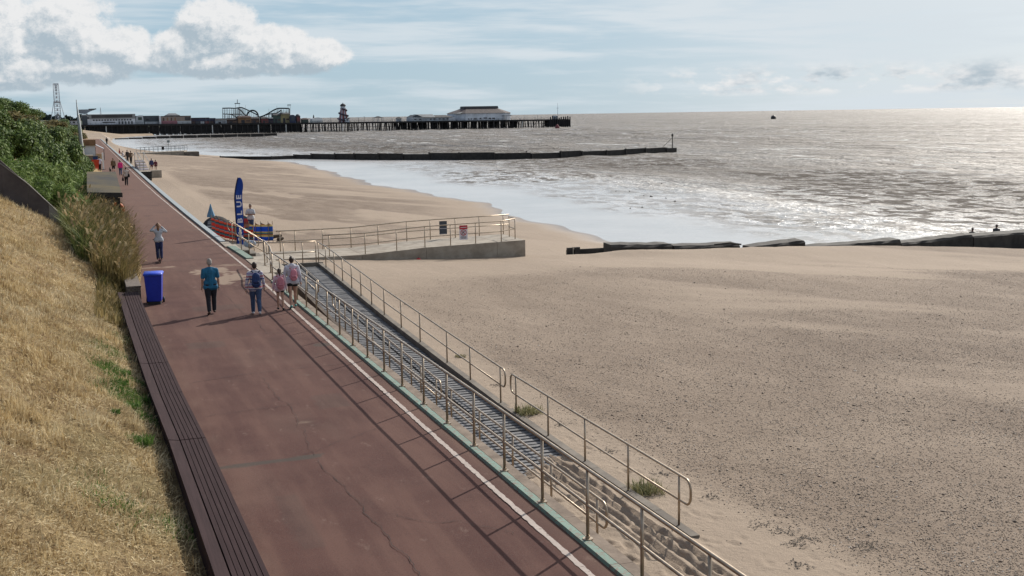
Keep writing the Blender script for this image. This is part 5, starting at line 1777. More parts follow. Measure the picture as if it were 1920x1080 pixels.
# the scooter rider
sp_ = at(300, 492)
_, J, hz, k = person('woman on a scooter with both hands raised to her long brown hair', (sp_.x, sp_.y, 0.125), R(-2), 1.56, M_SKIN, M_GREYTOP, 'long', M_JEANSD, 'long', M_SOLE, M_LIGHTHAIR, 'long',
                     legs=((3, 3), (-5, 5)), hands=[((-.34, .10, .46), (-.13, .03, .70)), ((.36, .06, .40), (.14, .02, .66))])
sc = thing('scooter', 'dark red push scooter under the woman with raised arms', 'scooter', (sp_.x, sp_.y, 0.0), R(-2))
M_SCOOT = plain('scooter_red', (0.13, 0.018, 0.016), .45)
MB().box(-.075, .075, -.28, .26, .085, .12).build('deck', M_SCOOT, sc, bevel=.012)
for y, nm in ((-.36, 'wheel'), (.40, 'wheel')):
    w = MB().cyl((-.022, y, .10), (.022, y, .10), .10, n=18).build(nm, M_RUBBER, sc, True)
    MB().cyl((-.026, y, .10), (.026, y, .10), .05, n=12).build('hub', M_DARKMETAL, w)
MB().tube([(0, .26, .10), (0, .36, .22), (0, .34, .95)], .02, 8).build('stem', M_DARKMETAL, sc, True)
MB().tube([(-.24, .33, .96), (.24, .33, .96)], .016, 8).build('handlebar', M_DARKMETAL, sc, True)
MB().box(-.04, .04, -.46, -.26, .17, .19).build('mudguard', M_SCOOT, sc)
# the man by the windbreak
bp = at(471.5, 436, -.80)
person('man in a white T-shirt standing with folded arms behind the windbreaks', (bp.x, bp.y, -.86), R(155), 1.78, M_SKIN_TAN, M_WHITETOP, 'short', M_JEANS, 'knee', M_BLACKC, M_DARKHAIR, 'short',
       legs=((2, 0), (-2, 0)), hands=[((-.27, .08, .22), (.06, .21, .24)), ((.27, .08, .22), (-.06, .22, .22))], voxel=.016)
# farther walkers
far = 'people strolling on the far promenade'
M_BROWNJ = plain('brown_jacket', (0.15, 0.10, 0.06), .85)
M_PINKHOT = plain('hot_pink_top', (0.62, 0.03, 0.19), .8)
M_CREAM = plain('cream_top', (0.48, 0.42, 0.38), .85)
M_WHITEB = plain('white_shirt_blueish', (0.52, 0.56, 0.64), .85)
M_DARKT = plain('charcoal_top', (0.03, 0.028, 0.026), .85)
M_NAVYTOP = plain('navy_top', (0.04, 0.045, 0.11), .85)
M_MAROON = plain('maroon_top', (0.10, 0.02, 0.03), .85)
V2 = .024


def walker(px, py, label, h, top, bottom, leg, hair, hs='short', yaw=0, sleeve='long', legs=((12, 8), (-12, 12)), arms=((10, 10, 14), (-10, 10, 14)), z=0.0, skin=None, **kw):
    p = at(px, py, z)
    return p, person(label, (p.x, p.y, z + .004), R(yaw), h, skin or M_SKIN, top, sleeve, bottom, leg, M_BLACKC, hair, hs, legs, arms, voxel=V2, **kw)


p, _ = walker(237.5, 348, 'woman in a cream top and black trousers with a dark bag on each side', 1.70, M_CREAM, M_BLACKC, 'long', M_DARKHAIR, yaw=-3)
for s, z, lb in ((.24, .95, 'black shoulder bag on the right of the woman in the cream top'), (-.30, .62, 'black shopping bag in the left hand of the woman in the cream top')):
    b = thing('handbag', lb, 'bag', (p.x + s, p.y - .03, z))
    MB().hexa([(-.10, -.15, -.17), (.10, -.15, -.17), (.10, .15, -.17), (-.10, .15, -.17)], [(-.06, -.13, .16), (.06, -.13, .16), (.06, .13, .16), (-.06, .13, .16)]).build('bag_body', M_BLACKC, b, bevel=.03)
    MB().tube([(0, -.10, .15), (0, -.05, .40), (0, .05, .40), (0, .10, .15)], .014, 6).build('strap', M_BLACKC, b)
walker(226.5, 329, 'woman in a hot pink top walking away on the far promenade', 1.68, M_PINKHOT, M_JEANS, 'long', M_DARKHAIR, 'short', -2)
walker(213.5, 325, 'person in a brown jacket and dark shorts walking away, bare legs', 1.74, M_BROWNJ, M_BLACKC, 'knee', M_BROWNHAIR, 'short', 2)
walker(187.5, 321, 'person in a pale shirt with dark trousers beside the red kiosk chair', 1.76, M_WHITEB, M_BLACKC, 'long', M_DARKHAIR, 'short', 4, 'short', legs=((2, 0), (-2, 0)))
walker(239.5, 303, 'person in dark clothes standing close on the left of the one with hand on hip', 1.72, M_DARKT, M_DARKT, 'long', M_DARKHAIR, 'short', 20, legs=((2, 0), (-2, 0)))
walker(246, 307, 'person in olive brown clothes standing on the kerb with hand on hip', 1.78, M_BROWNJ, M_DARKT, 'long', M_DARKHAIR, 'short', -10, legs=((3, 0), (-6, 0)), hands=[None, ((.36, -.04, .26), (.17, .06, .08))], z=.15)
walker(285, 321, 'person in a navy top and bare legs on the sand by the far steps', 1.75, M_NAVYTOP, M_MAROON, 'knee', M_DARKHAIR, 'short', 10, z=-.95, skin=M_SKIN_TAN)
walker(292.5, 322, 'shorter person in a dark maroon top walking on the sand by the far steps', 1.62, M_MAROON, M_BLACKC, 'short', M_DARKHAIR, 'short', 6, 'short', z=-.95, skin=M_SKIN_TAN)


def sitter(px, py, label, top, z=.16, yaw=-90):
    p = at(px, py, z)
    person(label, (p.x, p.y, z - .42), R(yaw), 1.70, M_SKIN, top, 'short', M_DARKT, 'knee', M_BLACKC, M_DARKHAIR, 'short', legs=((85, 88), (80, 85)), arms=((30, 8, 30), (30, 8, 30)), voxel=V2)


sitter(224, 288, 'person in a red top sitting on the sea kerb with the back to the walkers', plain('red_top', (0.30, 0.03, 0.03), .8))
sitter(230.5, 294, 'person in a white top sitting on the sea kerb beside the one in red', M_WHITETOP)
walker(200.5, 271, 'tall distant person in grey standing at the bend of the promenade', 1.85, M_DARKT, M_DARKT, 'long', M_DARKHAIR, 'short', 0, legs=((3, 2), (-3, 2)))
# bathers
for px, py, z0, lb in ((1823, 441, -1.22, 'bather in the shallows up to the chest, left of the two'), (1868, 441, -.98, 'bather in the shallows standing up to the waist, right of the two')):
    p = at(px, py, SEA_Z)
    person(lb, (p.x, p.y, SEA_Z + z0 * 1.0), R(-60), 1.75, M_SKIN_TAN, plain('dark_wetsuit', (0.015, 0.016, 0.018), .5), 'short', plain('dark_wetsuit', (0.015, 0.016, 0.018), .5), 'knee', None, M_DARKHAIR, 'short', legs=((2, 0), (-2, 0)), arms=((8, 6, 20), (8, 6, 20)), voxel=V2)

# a small dog on the path
dp = at(207, 323)
dog = thing('dog', 'small dark dog trotting on the far promenade by the person in brown', 'dog', (dp.x, dp.y, 0.0), R(10))
D = Blob()
D.chain([(0, -.20, .30), (0, .0, .31), (0, .18, .33)], [.075, .085, .10]).chain([(0, .20, .36), (0, .30, .47)], [.06, .05]).chain([(0, .32, .50), (0, .42, .47)], [.06, .032])
D.chain([(0, -.24, .34), (0, -.33, .46)], [.025, .014])
for sx in (-1, 1):
    D.chain([(sx * .05, .17, .28), (sx * .05, .17, .15), (sx * .05, .19, .03)], [.04, .026, .022])
    D.chain([(sx * .05, -.19, .27), (sx * .05, -.15, .16), (sx * .05, -.22, .11), (sx * .05, -.20, .03)], [.05, .03, .024, .022])
    D.cap((sx * .045, .30, .54), (sx * .06, .28, .48), .02, .016)
D.skin('body', M_DARKT, dog, .014)

# ------------------------------------------------------------------ flag, windbreaks, tent
M_FLAG = plain('flag_blue', (0.012, 0.065, 0.32), .6, var=.12)
thin_cloth(M_FLAG.node_tree, M_FLAG.node_tree.nodes['Principled BSDF'], .35)
M_FLAGD = plain('flag_edge_blue', (0.006, 0.012, 0.06), .6)
fb = aty(443, 440, 63.5)
fl = thing('feather_flag', 'tall blue feather flag with white lettering BLUE set in the sand', 'flag', (fb.x, 63.5, -.87), R(-6))
zs = np.linspace(.12, 3.86, 40)


def fl_left(z): return -.02 + .02 * math.sin(z * 1.1) + (.22 * max(0, (z - 2.7) / 1.1) ** 1.6)


def fl_w(z): return .36 + .05 * math.sin(z * .9 - .5) if z < 3.2 else (.36 + .05 * math.sin(3.2 * .9 - .5)) * math.sqrt(max(0.0, 1 - ((z - 3.2) / .70) ** 2)) + .01


def fl_y(x, z): return .035 * math.sin(z * 2.2 + x * 5) + .015 * math.sin(z * 6.1 - x * 9)


vs, fs = [], []
for z in zs:
    for i in range(9):
        x = fl_left(z) + .045 + (fl_w(z) - .045) * i / 8
        vs.append((x, fl_y(x, z), z))
for a in range(len(zs) - 1):
    for i in range(8): fs.append((a * 9 + i, a * 9 + i + 1, a * 9 + 10 + i, a * 9 + 9 + i))
fm = MB().add(vs, fs).build('flag_cloth', M_FLAG, fl, True)
so = fm.modifiers.new('s', 'SOLIDIFY'); so.thickness = .004
MB().tube([(fl_left(z) + .02, fl_y(fl_left(z), z), z) for z in zs], .028, 8).build('sleeve', M_FLAGD, fl, True)
MB().tube([(fl_left(.1) + .02, 0, -.25), (fl_left(.1) + .02, 0, .4)], .02, 8).build('pole', M_DARKMETAL, fl, True)


def text_mesh(body, size, name, m, parent, conv):
    cu = bpy.data.curves.new(name, 'FONT'); cu.body = body; cu.size = size; cu.extrude = 0.0; cu.offset = .03 * size; cu.resolution_u = 3
    o = bpy.data.objects.new(name, cu); COL.objects.link(o)
    dg = bpy.context.evaluated_depsgraph_get()
    me = bpy.data.meshes.new_from_object(o.evaluated_get(dg))
    bpy.data.objects.remove(o); bpy.data.curves.remove(cu)
    for v in me.vertices: v.co = conv(v.co.x, v.co.y)
    return link_mesh(name, me, m, parent)


# read upwards: the line of writing runs along +Z
for k, ch in enumerate('BLUE'):
    z0 = 1.50 + k * .41
    text_mesh(ch, .37, 'letter', M_SIGNW, fl, lambda x, y, z0=z0: Vector((fl_left(z0 + x) + .345 - y * .95, fl_y(fl_left(z0 + x) + .345 - y * .95, z0 + x) - .014, z0 + x * 1.25)))
lg = MB()
for (x, z, rx, rz) in ((.20, .98, .09, .11), (.24, .80, .11, .12), (.16, .66, .08, .09)):
    n = 14; vs = [(x, fl_y(x, z) - .012, z)]
    vs += [(x + rx * math.cos(t) * (1 + .2 * math.sin(5 * t)), fl_y(x, z) - .012, z + rz * math.sin(t) * (1 + .2 * math.cos(4 * t))) for t in np.linspace(0, 2 * math.pi, n, False)]
    lg.add(vs, [(0, 1 + k, 1 + (k + 1) % n) for k in range(n)])
lg.build('splash_logo', M_SIGNW, fl)

M_WB1 = striped('striped_windbreak_red', [((.62, .06, .03), 2.2), ((.10, .24, .28), 1.1), ((.03, .03, .05), .5), ((.62, .13, .06), 1.5), ((.35, .38, .42), .5), ((.05, .10, .18), .6)], 1.9, trans=.5)
M_WB2 = striped('striped_windbreak_blue', [((.02, .13, .55), 2.4), ((.60, .50, .24), .9), ((.42, .20, .10), .6), ((.10, .26, .28), .6), ((.55, .44, .2), .6)], 1.75, trans=.5)
M_WB3 = striped('striped_windbreak_faded', [((.42, .08, .08), 1.5), ((.10, .2, .24), 1), ((.36, .24, .2), 1.6), ((.30, .12, .1), 1)], 1.5, trans=.5)
M_POLE = plain('pine_pole', (0.30, 0.20, 0.11), .8)


def windbreak(label, pts, h, m, z=-.86):
    t = thing('windbreak', label, 'windbreak', (pts[0][0], pts[0][1], z), group='windbreaks on the beach')
    o0 = pts[0]
    P_ = [(x - o0[0], y - o0[1]) for x, y in pts]
    vs, fs = [], []
    n = 0
    for i in range(len(P_) - 1):
        for a in range(9):
            s = a / 8
            x = P_[i][0] + (P_[i + 1][0] - P_[i][0]) * s; y = P_[i][1] + (P_[i + 1][1] - P_[i][1]) * s
            sag = math.sin(math.pi * s)
            for b in range(6):
                q = b / 5
                vs.append((x + .10 * sag, y - .13 * sag * math.sin(math.pi * (.2 + .7 * q)), .05 + (h - .13 * sag + .05 * math.sin(7 * i)) * q))
        for a in range(8):
            for b in range(5):
                k = n + a * 6 + b; fs.append((k, k + 6, k + 7, k + 1))
        n += 54
    c = MB().add(vs, fs).build('cloth', m, t, True)
    so = c.modifiers.new('s', 'SOLIDIFY'); so.thickness = .006
    for x, y in P_: MB().cyl((x, y, -.1), (x, y, h + .16), .018, n=7).build('pole', M_POLE, t)


def g(px, py): q = at(px, py, -.86); return (q.x, q.y)


windbreak('red and teal striped windbreak left of the blue flag, nearest the sea wall', [(7.04, 74.2), (7.14, 73.0), (7.26, 71.9), (7.42, 70.8), (7.60, 69.9), (7.80, 69.2)], 1.0, M_WB1)
windbreak('red and teal striped windbreak folded along the blue flag base', [(7.84, 69.25), (8.15, 68.2), (8.7, 67.9)], .85, M_WB1)
windbreak('faded red striped windbreak behind the blue flag', [g(446, 436), g(458, 436), g(471, 437)], .98, M_WB3)
windbreak('blue and yellow striped windbreak right of the blue flag', [g(468, 452.5), g(480, 453), g(490, 453), g(504, 453), g(512, 452)], .98, M_WB2)
tq = at(404, 436, -.86)
tt = thing('beach_tent', 'black pop-up beach tent with a striped flap behind the red windbreak', 'tent', (7.50, 75.9, -.90))
vs, fs = [], []
for i in range(9):
    ph = math.pi / 2 * i / 8
    for k in range(20):
        a = 2 * math.pi * k / 20
        vs.append((.95 * math.cos(ph) * math.cos(a), .8 * math.cos(ph) * math.sin(a), 0.98 * math.sin(ph) ** .9))
for i in range(8):
    for k in range(20): fs.append((i * 20 + k, i * 20 + (k + 1) % 20, (i + 1) * 20 + (k + 1) % 20, (i + 1) * 20 + k))
MB().add(vs, fs).build('shell', M_BLACKC, tt, True)
MB().tube([(-.96, 0, .0), (-.68, -.04, .70), (0, -.05, 1.0), (.68, -.04, .70), (.96, 0, 0)], .02, 6).build('hoop', M_DARKMETAL, tt)
fp = MB(); fp.add([(-.70, -.80, .12), (-.1, -1.02, .10), (-.08, -.78, .85), (-.55, -.62, .80)], [(0, 1, 2, 3)]); o = fp.build('flap', striped('tent_flap_check', [((.5, .5, .52), 1), ((.03, .03, .04), 1.2), ((.4, .4, .45), .6), ((.02, .02, .03), 2)], 5.0), tt)
so = o.modifiers.new('s', 'SOLIDIFY'); so.thickness = .008
cq = at(400, 424, -.86)
cn = thing('folded_parasol', 'small folded blue parasol standing behind the black beach tent', 'parasol', (7.35, 77.6, -1.25))
MB().cyl((0, 0, -.1), (0, 0, 1.75), .02).build('pole', M_POLE, cn)
MB().lathe([(.26, 1.15), (.24, 1.28), (.12, 1.62), (.02, 1.98)], 8).build('canopy', plain('parasol_blue', (.10, .20, .30), .8), cn)
bg_ = thing('beach_bag', 'pale blue bag leaning on the base of the blue flag', 'bag', (fb.x + .75, 65.0, -.86))
Blob().cap((0, 0, .22), (.25, .05, .22), .22, .2, .7).skin('bag_body', plain('pale_bag', (.24, .30, .38), .7), bg_, .02)
MB().tube([(-.05, 0, .42), (.1, 0, .62), (.28, 0, .42)], .02, 6).build('strap', M_BLACKC, bg_)
for k, (px, py, lb) in enumerate(((517, 446, 'brown driftwood log lying right of the blue and yellow windbreak'), (527, 451, 'small dark stone right of the driftwood log'))):
    q = at(px, py, -.86)
    t = thing('log' if k == 0 else 'stone', lb, 'log' if k == 0 else 'stone', (q.x, q.y, -.80))
    Blob().cap((-.28 if k == 0 else -.12, 0, 0), (.3 if k == 0 else .1, .1, .05), .13, .09).skin('lump', M_STEM, t, .02)
# a bouquet of stones and stumps on the wet sand
for k, (px, py, s) in enumerate(((1155, 359, .12), (1181, 359, .13), (1221, 369, .2), (1248, 372, .14), (1265, 378, .16), (1182, 391, .14), (1205, 389, .14), (1207, 367, .12), (1240, 344, .14), (987, 285, .26), (1047, 277, .26))):
    q = at(px, py, SEA_Z)
    t = Blob().cap((-s * .5, 0, 0), (s * .4, .1, s * .25), s * .55, s * .42).cap((0, 0, 0), (.05, 0, s * .8), s * .4, s * .25).skin('wet_stone', M_BLACKWOOD, None, .05)
    t.location = (q.x, q.y, SEA_Z - .02); t.rotation_euler = (0, 0, k * 1.3)
    tag(t, 'dark stump of stone sticking out of the shallow water', 'stone', 'stumps in the shallows')
# ------------------------------------------------------------------ things along the far promenade
sr = thing('shelter', 'flat roofed promenade shelter with a mossy dark felt roof', 'shelter', (1.0, 66, 0))
M_ROOF = mottled('mossy_felt_roof', (0.020, 0.020, 0.020), (0.085, 0.062, 0.02), 0.45, .9, .4, 14)
rf = MB()
A, B_, C_, D_ = aty(163, 361, 66), aty(228, 362, 66), aty(217, 322, 79), aty(163, 322, 79)
lo = [Vector((q.x - 1.0, q.y - 66, q.z - .16)) for q in (A, B_, C_, D_)]
rf.hexa(lo, [q + Vector((0, 0, .16)) for q in lo]); rf.build('roof', M_ROOF, sr)
eb = [lo[0] + Vector((-.02, -.05, -.06)), lo[1] + Vector((.04, -.05, -.06)), lo[1] + Vector((.04, -.003, -.06)), lo[0] + Vector((-.02, -.003, -.06))]
MB().hexa(eb, [q + Vector((0, 0, .24)) for q in eb]).build('fascia', M_BLACKWOOD, sr)
MB().box(-1.3, .35, .3, 12.6, -.2, 2.0).build('wall', M_CONC_DARK, sr)
for y in (.4, 4.5, 8.6, 12.4): MB().box(.58, .68, y, y + .1, 0, 1.98).build('post', M_BLACKWOOD, sr)
for (y0, y1, x0, lb) in ((68.2, 70.4, 1.45, 'low brown brick planter wall nearest the reeds, stepped end'), (72.0, 74.6, 1.5, 'low brown brick planter wall beside the orange lifebuoy'), (77.0, 80.0, 1.55, 'low brown brick planter wall closest to the mossy shelter')):
    w = thing('planter_wall', lb, 'wall', (x0, y0, 0), group='planter walls beside the reeds')
    MB().box(-.6, .42, 0, y1 - y0, -.1, .52).build('brickwork', M_BRICK, w)
    MB().box(-.63, .45, -.03, y1 - y0 + .03, .521, .60).build('coping', M_CONC_DARK, w)
lq = at(231, 418, .5)
lb = thing('lifebuoy_post', 'orange lifebuoy in its housing at the edge of the reeds', 'lifebuoy', (1.62, 71.3, 0))
M_ORANGE = plain('lifebuoy_orange', (0.55, 0.12, 0.035), .5)
MB().cyl((0, 0, 0), (0, 0, 1.45), .045).build('post', M_DARKMETAL, lb)
MB().tube([(.31 * math.cos(t), -.08, 1.05 + .31 * math.sin(t)) for t in np.linspace(0, 6.283, 25)[:-1]], .085, 8, True).build('lifebuoy', M_ORANGE, lb, True)
MB().box(-.16, .16, -.03, .03, .35, .70).build('housing', M_ORANGE, lb)

kp = thing('kiosk', 'white seaside kiosk with a brown roof and a timber shop front', 'kiosk', (0.5, 198, 0))
a = aty(152, 300, 198); b = aty(180, 300, 198); zt = aty(165, 273, 198).z; zr = aty(165, 262, 198).z
x0, x1 = a.x - .5, b.x - .5
M_KWHITE = mottled('kiosk_white', (0.42, 0.46, 0.50), (0.54, 0.58, 0.62), .6, .7, .1, 20)
M_KROOF = mottled('brown_roof_board', (0.12, 0.065, 0.035), (0.22, 0.13, 0.07), 1.2, .8, .2, 20)
MB().box(x0 - 1.4, x1, 0, 9, -.2, zt).build('wall', M_KWHITE, kp)
MB().box(x0 - 1.5, x1 + .1, -.25, 9.2, zt + .003, zr).build('roof', M_KROOF, kp)
MB().box(x1 + .003, x1 + .06, .4, 6.5, .1, zt - .3).build('shop_front', plain('timber_orange', (0.22, 0.09, 0.03), .7), kp)
MB().prism([(x1 + .1, zt + .1), (x1 + 1.3, zt - .55), (x1 + 1.3, zt - .62), (x1 + .1, zt + .02)], -.1, 7.5).build('awning', plain('grey_awning', (0.30, 0.33, 0.37), .7), kp)
MB().cyl((x1 + 1.25, -.05, 0), (x1 + 1.25, -.05, zt - .6), .05).build('awning_post', M_DARKMETAL, kp)
MB().box(x1 + .1, x1 + .9, -1.0, -.3, 0, 1.0).build('counter', plain('pale_timber', (0.42, 0.29, 0.16), .7), kp)
pk = at(160, 322, 0)
pw = thing('brick_wall', 'low brick wall with a pale coping in front of the white kiosk', 'wall', (0.1, 166, 0))
MB().box(-.9, 1.05, 0, 2.0, -.2, 1.5).build('brickwork', M_BRICK, pw); MB().box(-.95, 1.10, -.05, 2.05, 1.503, 1.62).build('coping', M_CONC, pw)
p = at(176, 322, 0)
rc = thing('deck_chair', 'red folding chair standing by the brick wall in front of the kiosk', 'chair', (p.x + .1, p.y, 0), R(20))
M_RC = plain('red_canvas', (0.42, 0.045, 0.02), .7)
MB().hexa([(-.45, -.1, .35), (.45, -.1, .35), (.45, .5, .45), (-.45, .5, .45)], [(-.45, -.1, .41), (.45, -.1, .41), (.45, .5, .51), (-.45, .5, .51)]).build('seat', M_RC, rc)
MB().hexa([(-.45, -.15, .45), (.45, -.15, .45), (.45, -.08, .45), (-.45, -.08, .45)], [(-.45, -.5, 1.45), (.45, -.5, 1.45), (.45, -.43, 1.45), (-.45, -.43, 1.45)]).build('backrest', M_RC, rc)
for sx in (-.46, .46):
    MB().tube([(sx, -.45, 0), (sx, .5, .45)], .025, 6).build('leg', M_RC, rc); MB().tube([(sx, .55, 0), (sx, -.12, .45)], .025, 6).build('leg', M_RC, rc)
p = at(181, 312, 0)
bx_ = thing('storage_box', 'dark blue box standing behind the person in the pale shirt', 'box', (p.x - .2, p.y, 0))
MB().box(-.75, .45, 0, .8, 0, 1.3).build('box_body', M_BLUEBAG, bx_, bevel=.03); MB().box(-.78, .48, -.03, .83, 1.302, 1.40).build('lid', M_DARKMETAL, bx_)
p = at(194, 318, 0)
sb = thing('advertising_board', 'narrow white upright board beside the person in the pale shirt', 'sign', (p.x, p.y, 0), R(15))
MB().box(-.10, .10, -.05, .05, .05, 2.1).build('panel', M_WHITE, sb); MB().box(-.2, .2, -.2, .2, 0, .05).build('foot', M_DARKMETAL, sb)

# lamp post shaped like a double mast
lp = thing('lamp_post', 'tall grey tapering double mast lamp post rising from the shrubs', 'lamp post', (-.15, 150, 0))
M_MAST = plain('grey_mast_paint', (0.17, 0.20, 0.21), .5)
z0, z1 = .6, 8.5
MB().tube([(.02, 0, z0), (-.08, 0, 5.0), (-.22, 0, z1)], [.19, .17, .04], 8).build('mast', M_MAST, lp, True)
MB().tube([(.24, .1, z0), (.12, .1, 3.4), (-.02, .1, 6.4), (-.14, .1, 7.2)], [.10, .10, .08, .03], 8).build('mast', M_WHITE, lp, True)
MB().box(-.24, .34, -.12, .22, 3.0, 3.12).build('collar', M_DARKMETAL, lp)
MB().cyl((.1, .05, -.3), (.1, .05, .75), .3, .26).build('base', M_CONC, lp)
p = at(181, 262, -.5)
# steps with louvred side and handrail on the sand
fs_ = thing('beach_stairs', 'pale lilac beach stairs with a dark louvred end wall and central handrail', 'stairs', (6.9, 150, -1.0))
M_LILAC = mottled('pale_lilac_step', (0.42, 0.38, 0.42), (0.54, 0.49, 0.53), 1, .8, .1, 20)
A = aty(257, 322, 146); B_ = aty(283, 322, 146)
xa, xb = A.x - 6.9, B_.x - 6.9
for k in range(8): MB().box(xa + .12 * k * .2, xb + .02 * k, -4 + .12, -4 + .55, -.6 + .22 * k, -.6 + .22 * k + .16).build('louvre', M_DARKT, fs_)
MB().box(xa, xb + .1, -3.4, 1.0, -1.2, 1.02).build('landing', M_CONC, fs_)
for k in range(9): MB().box(xa + .5, xb + .1, 1.05 + k * 1.6, 1.05 + k * 1.6 + 1.5, -1.2, 1.05 + .11 * k).build('tread', M_LILAC if k % 2 else M_CONC, fs_)
for k in range(6): MB().box(xb + .35, xb + 1.6, 3 + k * 1.6, 3 + k * 1.6 + 1.1, -1.2, .55 - .14 * k + .4).build('side_tread', M_LILAC if k % 2 else M_CONC, fs_)
for x in (xa + .55, (xa + xb) / 2 + .2, xb + .1):
    MB().tube([(x, 1.1, 1.0), (x, 1.1, 2.1), (x, 14.8, 2.9), (x, 14.8, 1.9)], .032, 6).build('handrail', M_MAST, fs_)
# far slipway
f2 = thing('far_slipway', 'far concrete slipway with railings and a small notice, beside the wet sand', 'slipway', (9, 236, -1.2))
A = at(255, 291.5, -1.6); B_ = at(346, 292, -2.0)
pm = MB()
n = 4
for i in range(n):
    a = A.lerp(B_, i / n); b = A.lerp(B_, (i + 1) / n - .003)
    za, zb = -1.1 + .15 * i / n, -1.1 + .15 * (i + 1) / n
    q = [Vector((v.x - 9, v.y - 236, -3 + 1.2)) for v in (a, b)]
    off = Vector((1.2, 7.0, 0))
    pm.hexa([q[0], q[1], q[1] + off, q[0] + off], [Vector((q[0].x, q[0].y, za + 1.2)), Vector((q[1].x, q[1].y, zb + 1.2)), Vector((q[1].x + off.x, q[1].y + off.y, zb + 1.2)), Vector((q[0].x + off.x, q[0].y + off.y, za + 1.2))])
pm.build('slab', M_CONC, f2)
eb = B_ - Vector((9, 236, -1.2))
MB().box(eb.x + .05, eb.x + 3.2, eb.y - .4, eb.y + 5.5, -2.4, .05).build('timber_end', M_CONC_DARK, f2)
for off, nm in ((Vector((.1, .3, 0)), 'railing'), (Vector((1.2, 6.7, 0)), 'railing')):
    rl = MB()
    n = 11
    pts = [A.lerp(B_, i / n) - Vector((9, 236, 0)) + off for i in range(n + 1)]
    for i, q in enumerate(pts):
        z = .12 + .15 * i / n
        rl.cyl((q.x, q.y, z), (q.x, q.y, z + 1.15), .035, n=5)
    for h in (1.12, .6): rl.tube([(q.x, q.y, .12 + .15 * i / n + h) for i, q in enumerate(pts)], .032, 5)
    rl.build(nm, M_MAST, f2)
q = at(303, 279, -.2) - Vector((9, 236, -1.2)); q = A.lerp(B_, .55) - Vector((9, 236, 0))
MB().box(q.x - .2, q.x + .35, q.y - .1, q.y + .1, .65, 1.35).build('notice', M_BLACKC, f2)
q2 = A.lerp(B_, .72) - Vector((9, 236, 0))
MB().cyl((q2.x, q2.y + 7, .2), (q2.x, q2.y + 7, 2.5), .05, n=6).box(q2.x - .3, q2.x + .3, q2.y + 6.95, q2.y + 7.05, 2.1, 2.6).build('warning_sign', M_MAST, f2)
# second far groyne near the pier
G0, G1 = at(215, 259, -2.4), at(520, 255.5, -3)
g2 = MB()
d = (G1 - G0).normalized(); nrm = Vector((-d.y, d.x, 0)) * .3
n = 12
for i in range(n):
    a, b = G0.lerp(G1, i / n), G0.lerp(G1, (i + 1) / n - .002)
    h = [0.1, .3, .6, .8, .9, 1.0, 1.0, 1.05, 1.1, 1.1, 1.15, 1.15][i]
    qd = [a - nrm, b - nrm, b + nrm, a + nrm]
    g2.hexa([Vector((v.x, v.y, -5)) for v in qd], [Vector((v.x, v.y, -2.6 + h)) for v in qd])
tag(g2.build('far_timber_groyne', M_BLACKWOOD), 'thin dark groyne in the calm water in front of the pier', 'groyne')

# shore beyond the end of the promenade
Xs, Ys = np.meshgrid(np.concatenate([np.linspace(-150, -20, 10), np.linspace(-16, 40, 50)]), np.concatenate([np.linspace(425, 800, 60), [900, 1100, 1400]]))
Zs = np.interp(Xs, [-150, -12, 2, 12, 22], [5.5, 3.0, .6, -.7, -2.0]) + np.interp(Ys, [425, 500], [-.9, 0]) + .2 * fbm(Xs * .05, Ys * .02, 5, 3)
Zs = np.minimum(Zs, SEA_Z + .1 + (shore_x(Ys) - Xs) * .12)
m_shore = mottled('distant_shore_sand', (0.20, 0.15, 0.10), (0.34, 0.26, 0.18), .12, .95, .2, 2)
tag(grid_mesh('shore', Xs, Ys, Zs, m_shore), kind='structure')

# ------------------------------------------------------------------ the pier
PY = 775.0
pier = thing('pier', 'long dark timber pier on many piles running out to sea', 'pier', (0, PY, SEA_Z))
INV = Matrix.Translation((0, -PY, -SEA_Z))


def pp(o):
    o.matrix_parent_inverse = INV
    return o


x_a, x_b = aty(150, 235, PY).x - 30, aty(1067, 235, PY).x
DZ = 2.75


def deck_top(x): return float(np.interp(x, [-30, 20, 60, 140, 320], [4.1, 3.75, 3.5, 2.9, 2.35]))


M_PIER = mottled('pier_timber', (0.010, 0.010, 0.011), (0.028, 0.026, 0.026), .35, .85, .2, 4)
M_PIERL = mottled('pier_weathered_timber', (0.05, 0.045, 0.045), (0.10, 0.09, 0.085), .3, .85, .2, 4)
xs = np.linspace(x_a, x_b, 41)
dk = MB(); fasc = MB()
for a, b in zip(xs[:-1], xs[1:]):
    w = 34 if a < 165 else (26 if a > 195 and a < 285 else 12)
    za, zb = deck_top(a), deck_top(b)
    dk.hexa([(a, PY + .3, za - 1.0), (b - .02, PY + .3, zb - 1.0), (b - .02, PY + w, zb - 1.0), (a, PY + w, za - 1.0)], [(a, PY + .3, za), (b - .02, PY + .3, zb), (b - .02, PY + w, zb), (a, PY + w, za)])
    fasc.hexa([(a, PY, za - .9), (b, PY, zb - .9), (b, PY + .28, zb - .9), (a, PY + .28, za - .9)], [(a, PY, za + .1), (b, PY, zb + .1), (b, PY + .28, zb + .1), (a, PY + .28, za + .1)])
pp(dk.build('deck', M_PIERL, pier)); pp(fasc.build('fascia', M_PIER, pier))
rl = MB()
for x in np.arange(x_a, x_b, 3.0): rl.cyl((x, PY + .2, deck_top(x)), (x, PY + .2, deck_top(x) + 1.15), .07, n=4)
for h in (1.15, .6): rl.tube([(x, PY + .2, deck_top(x) + h) for x in xs], .06, 4)
pp(rl.build('railing', M_PIERL, pier))
r_ = random.Random(4)
np_ = 0
x = x_a + 22
back = MB()
M_PILEW = plain('white_pile', (0.5, 0.5, 0.48), .8)
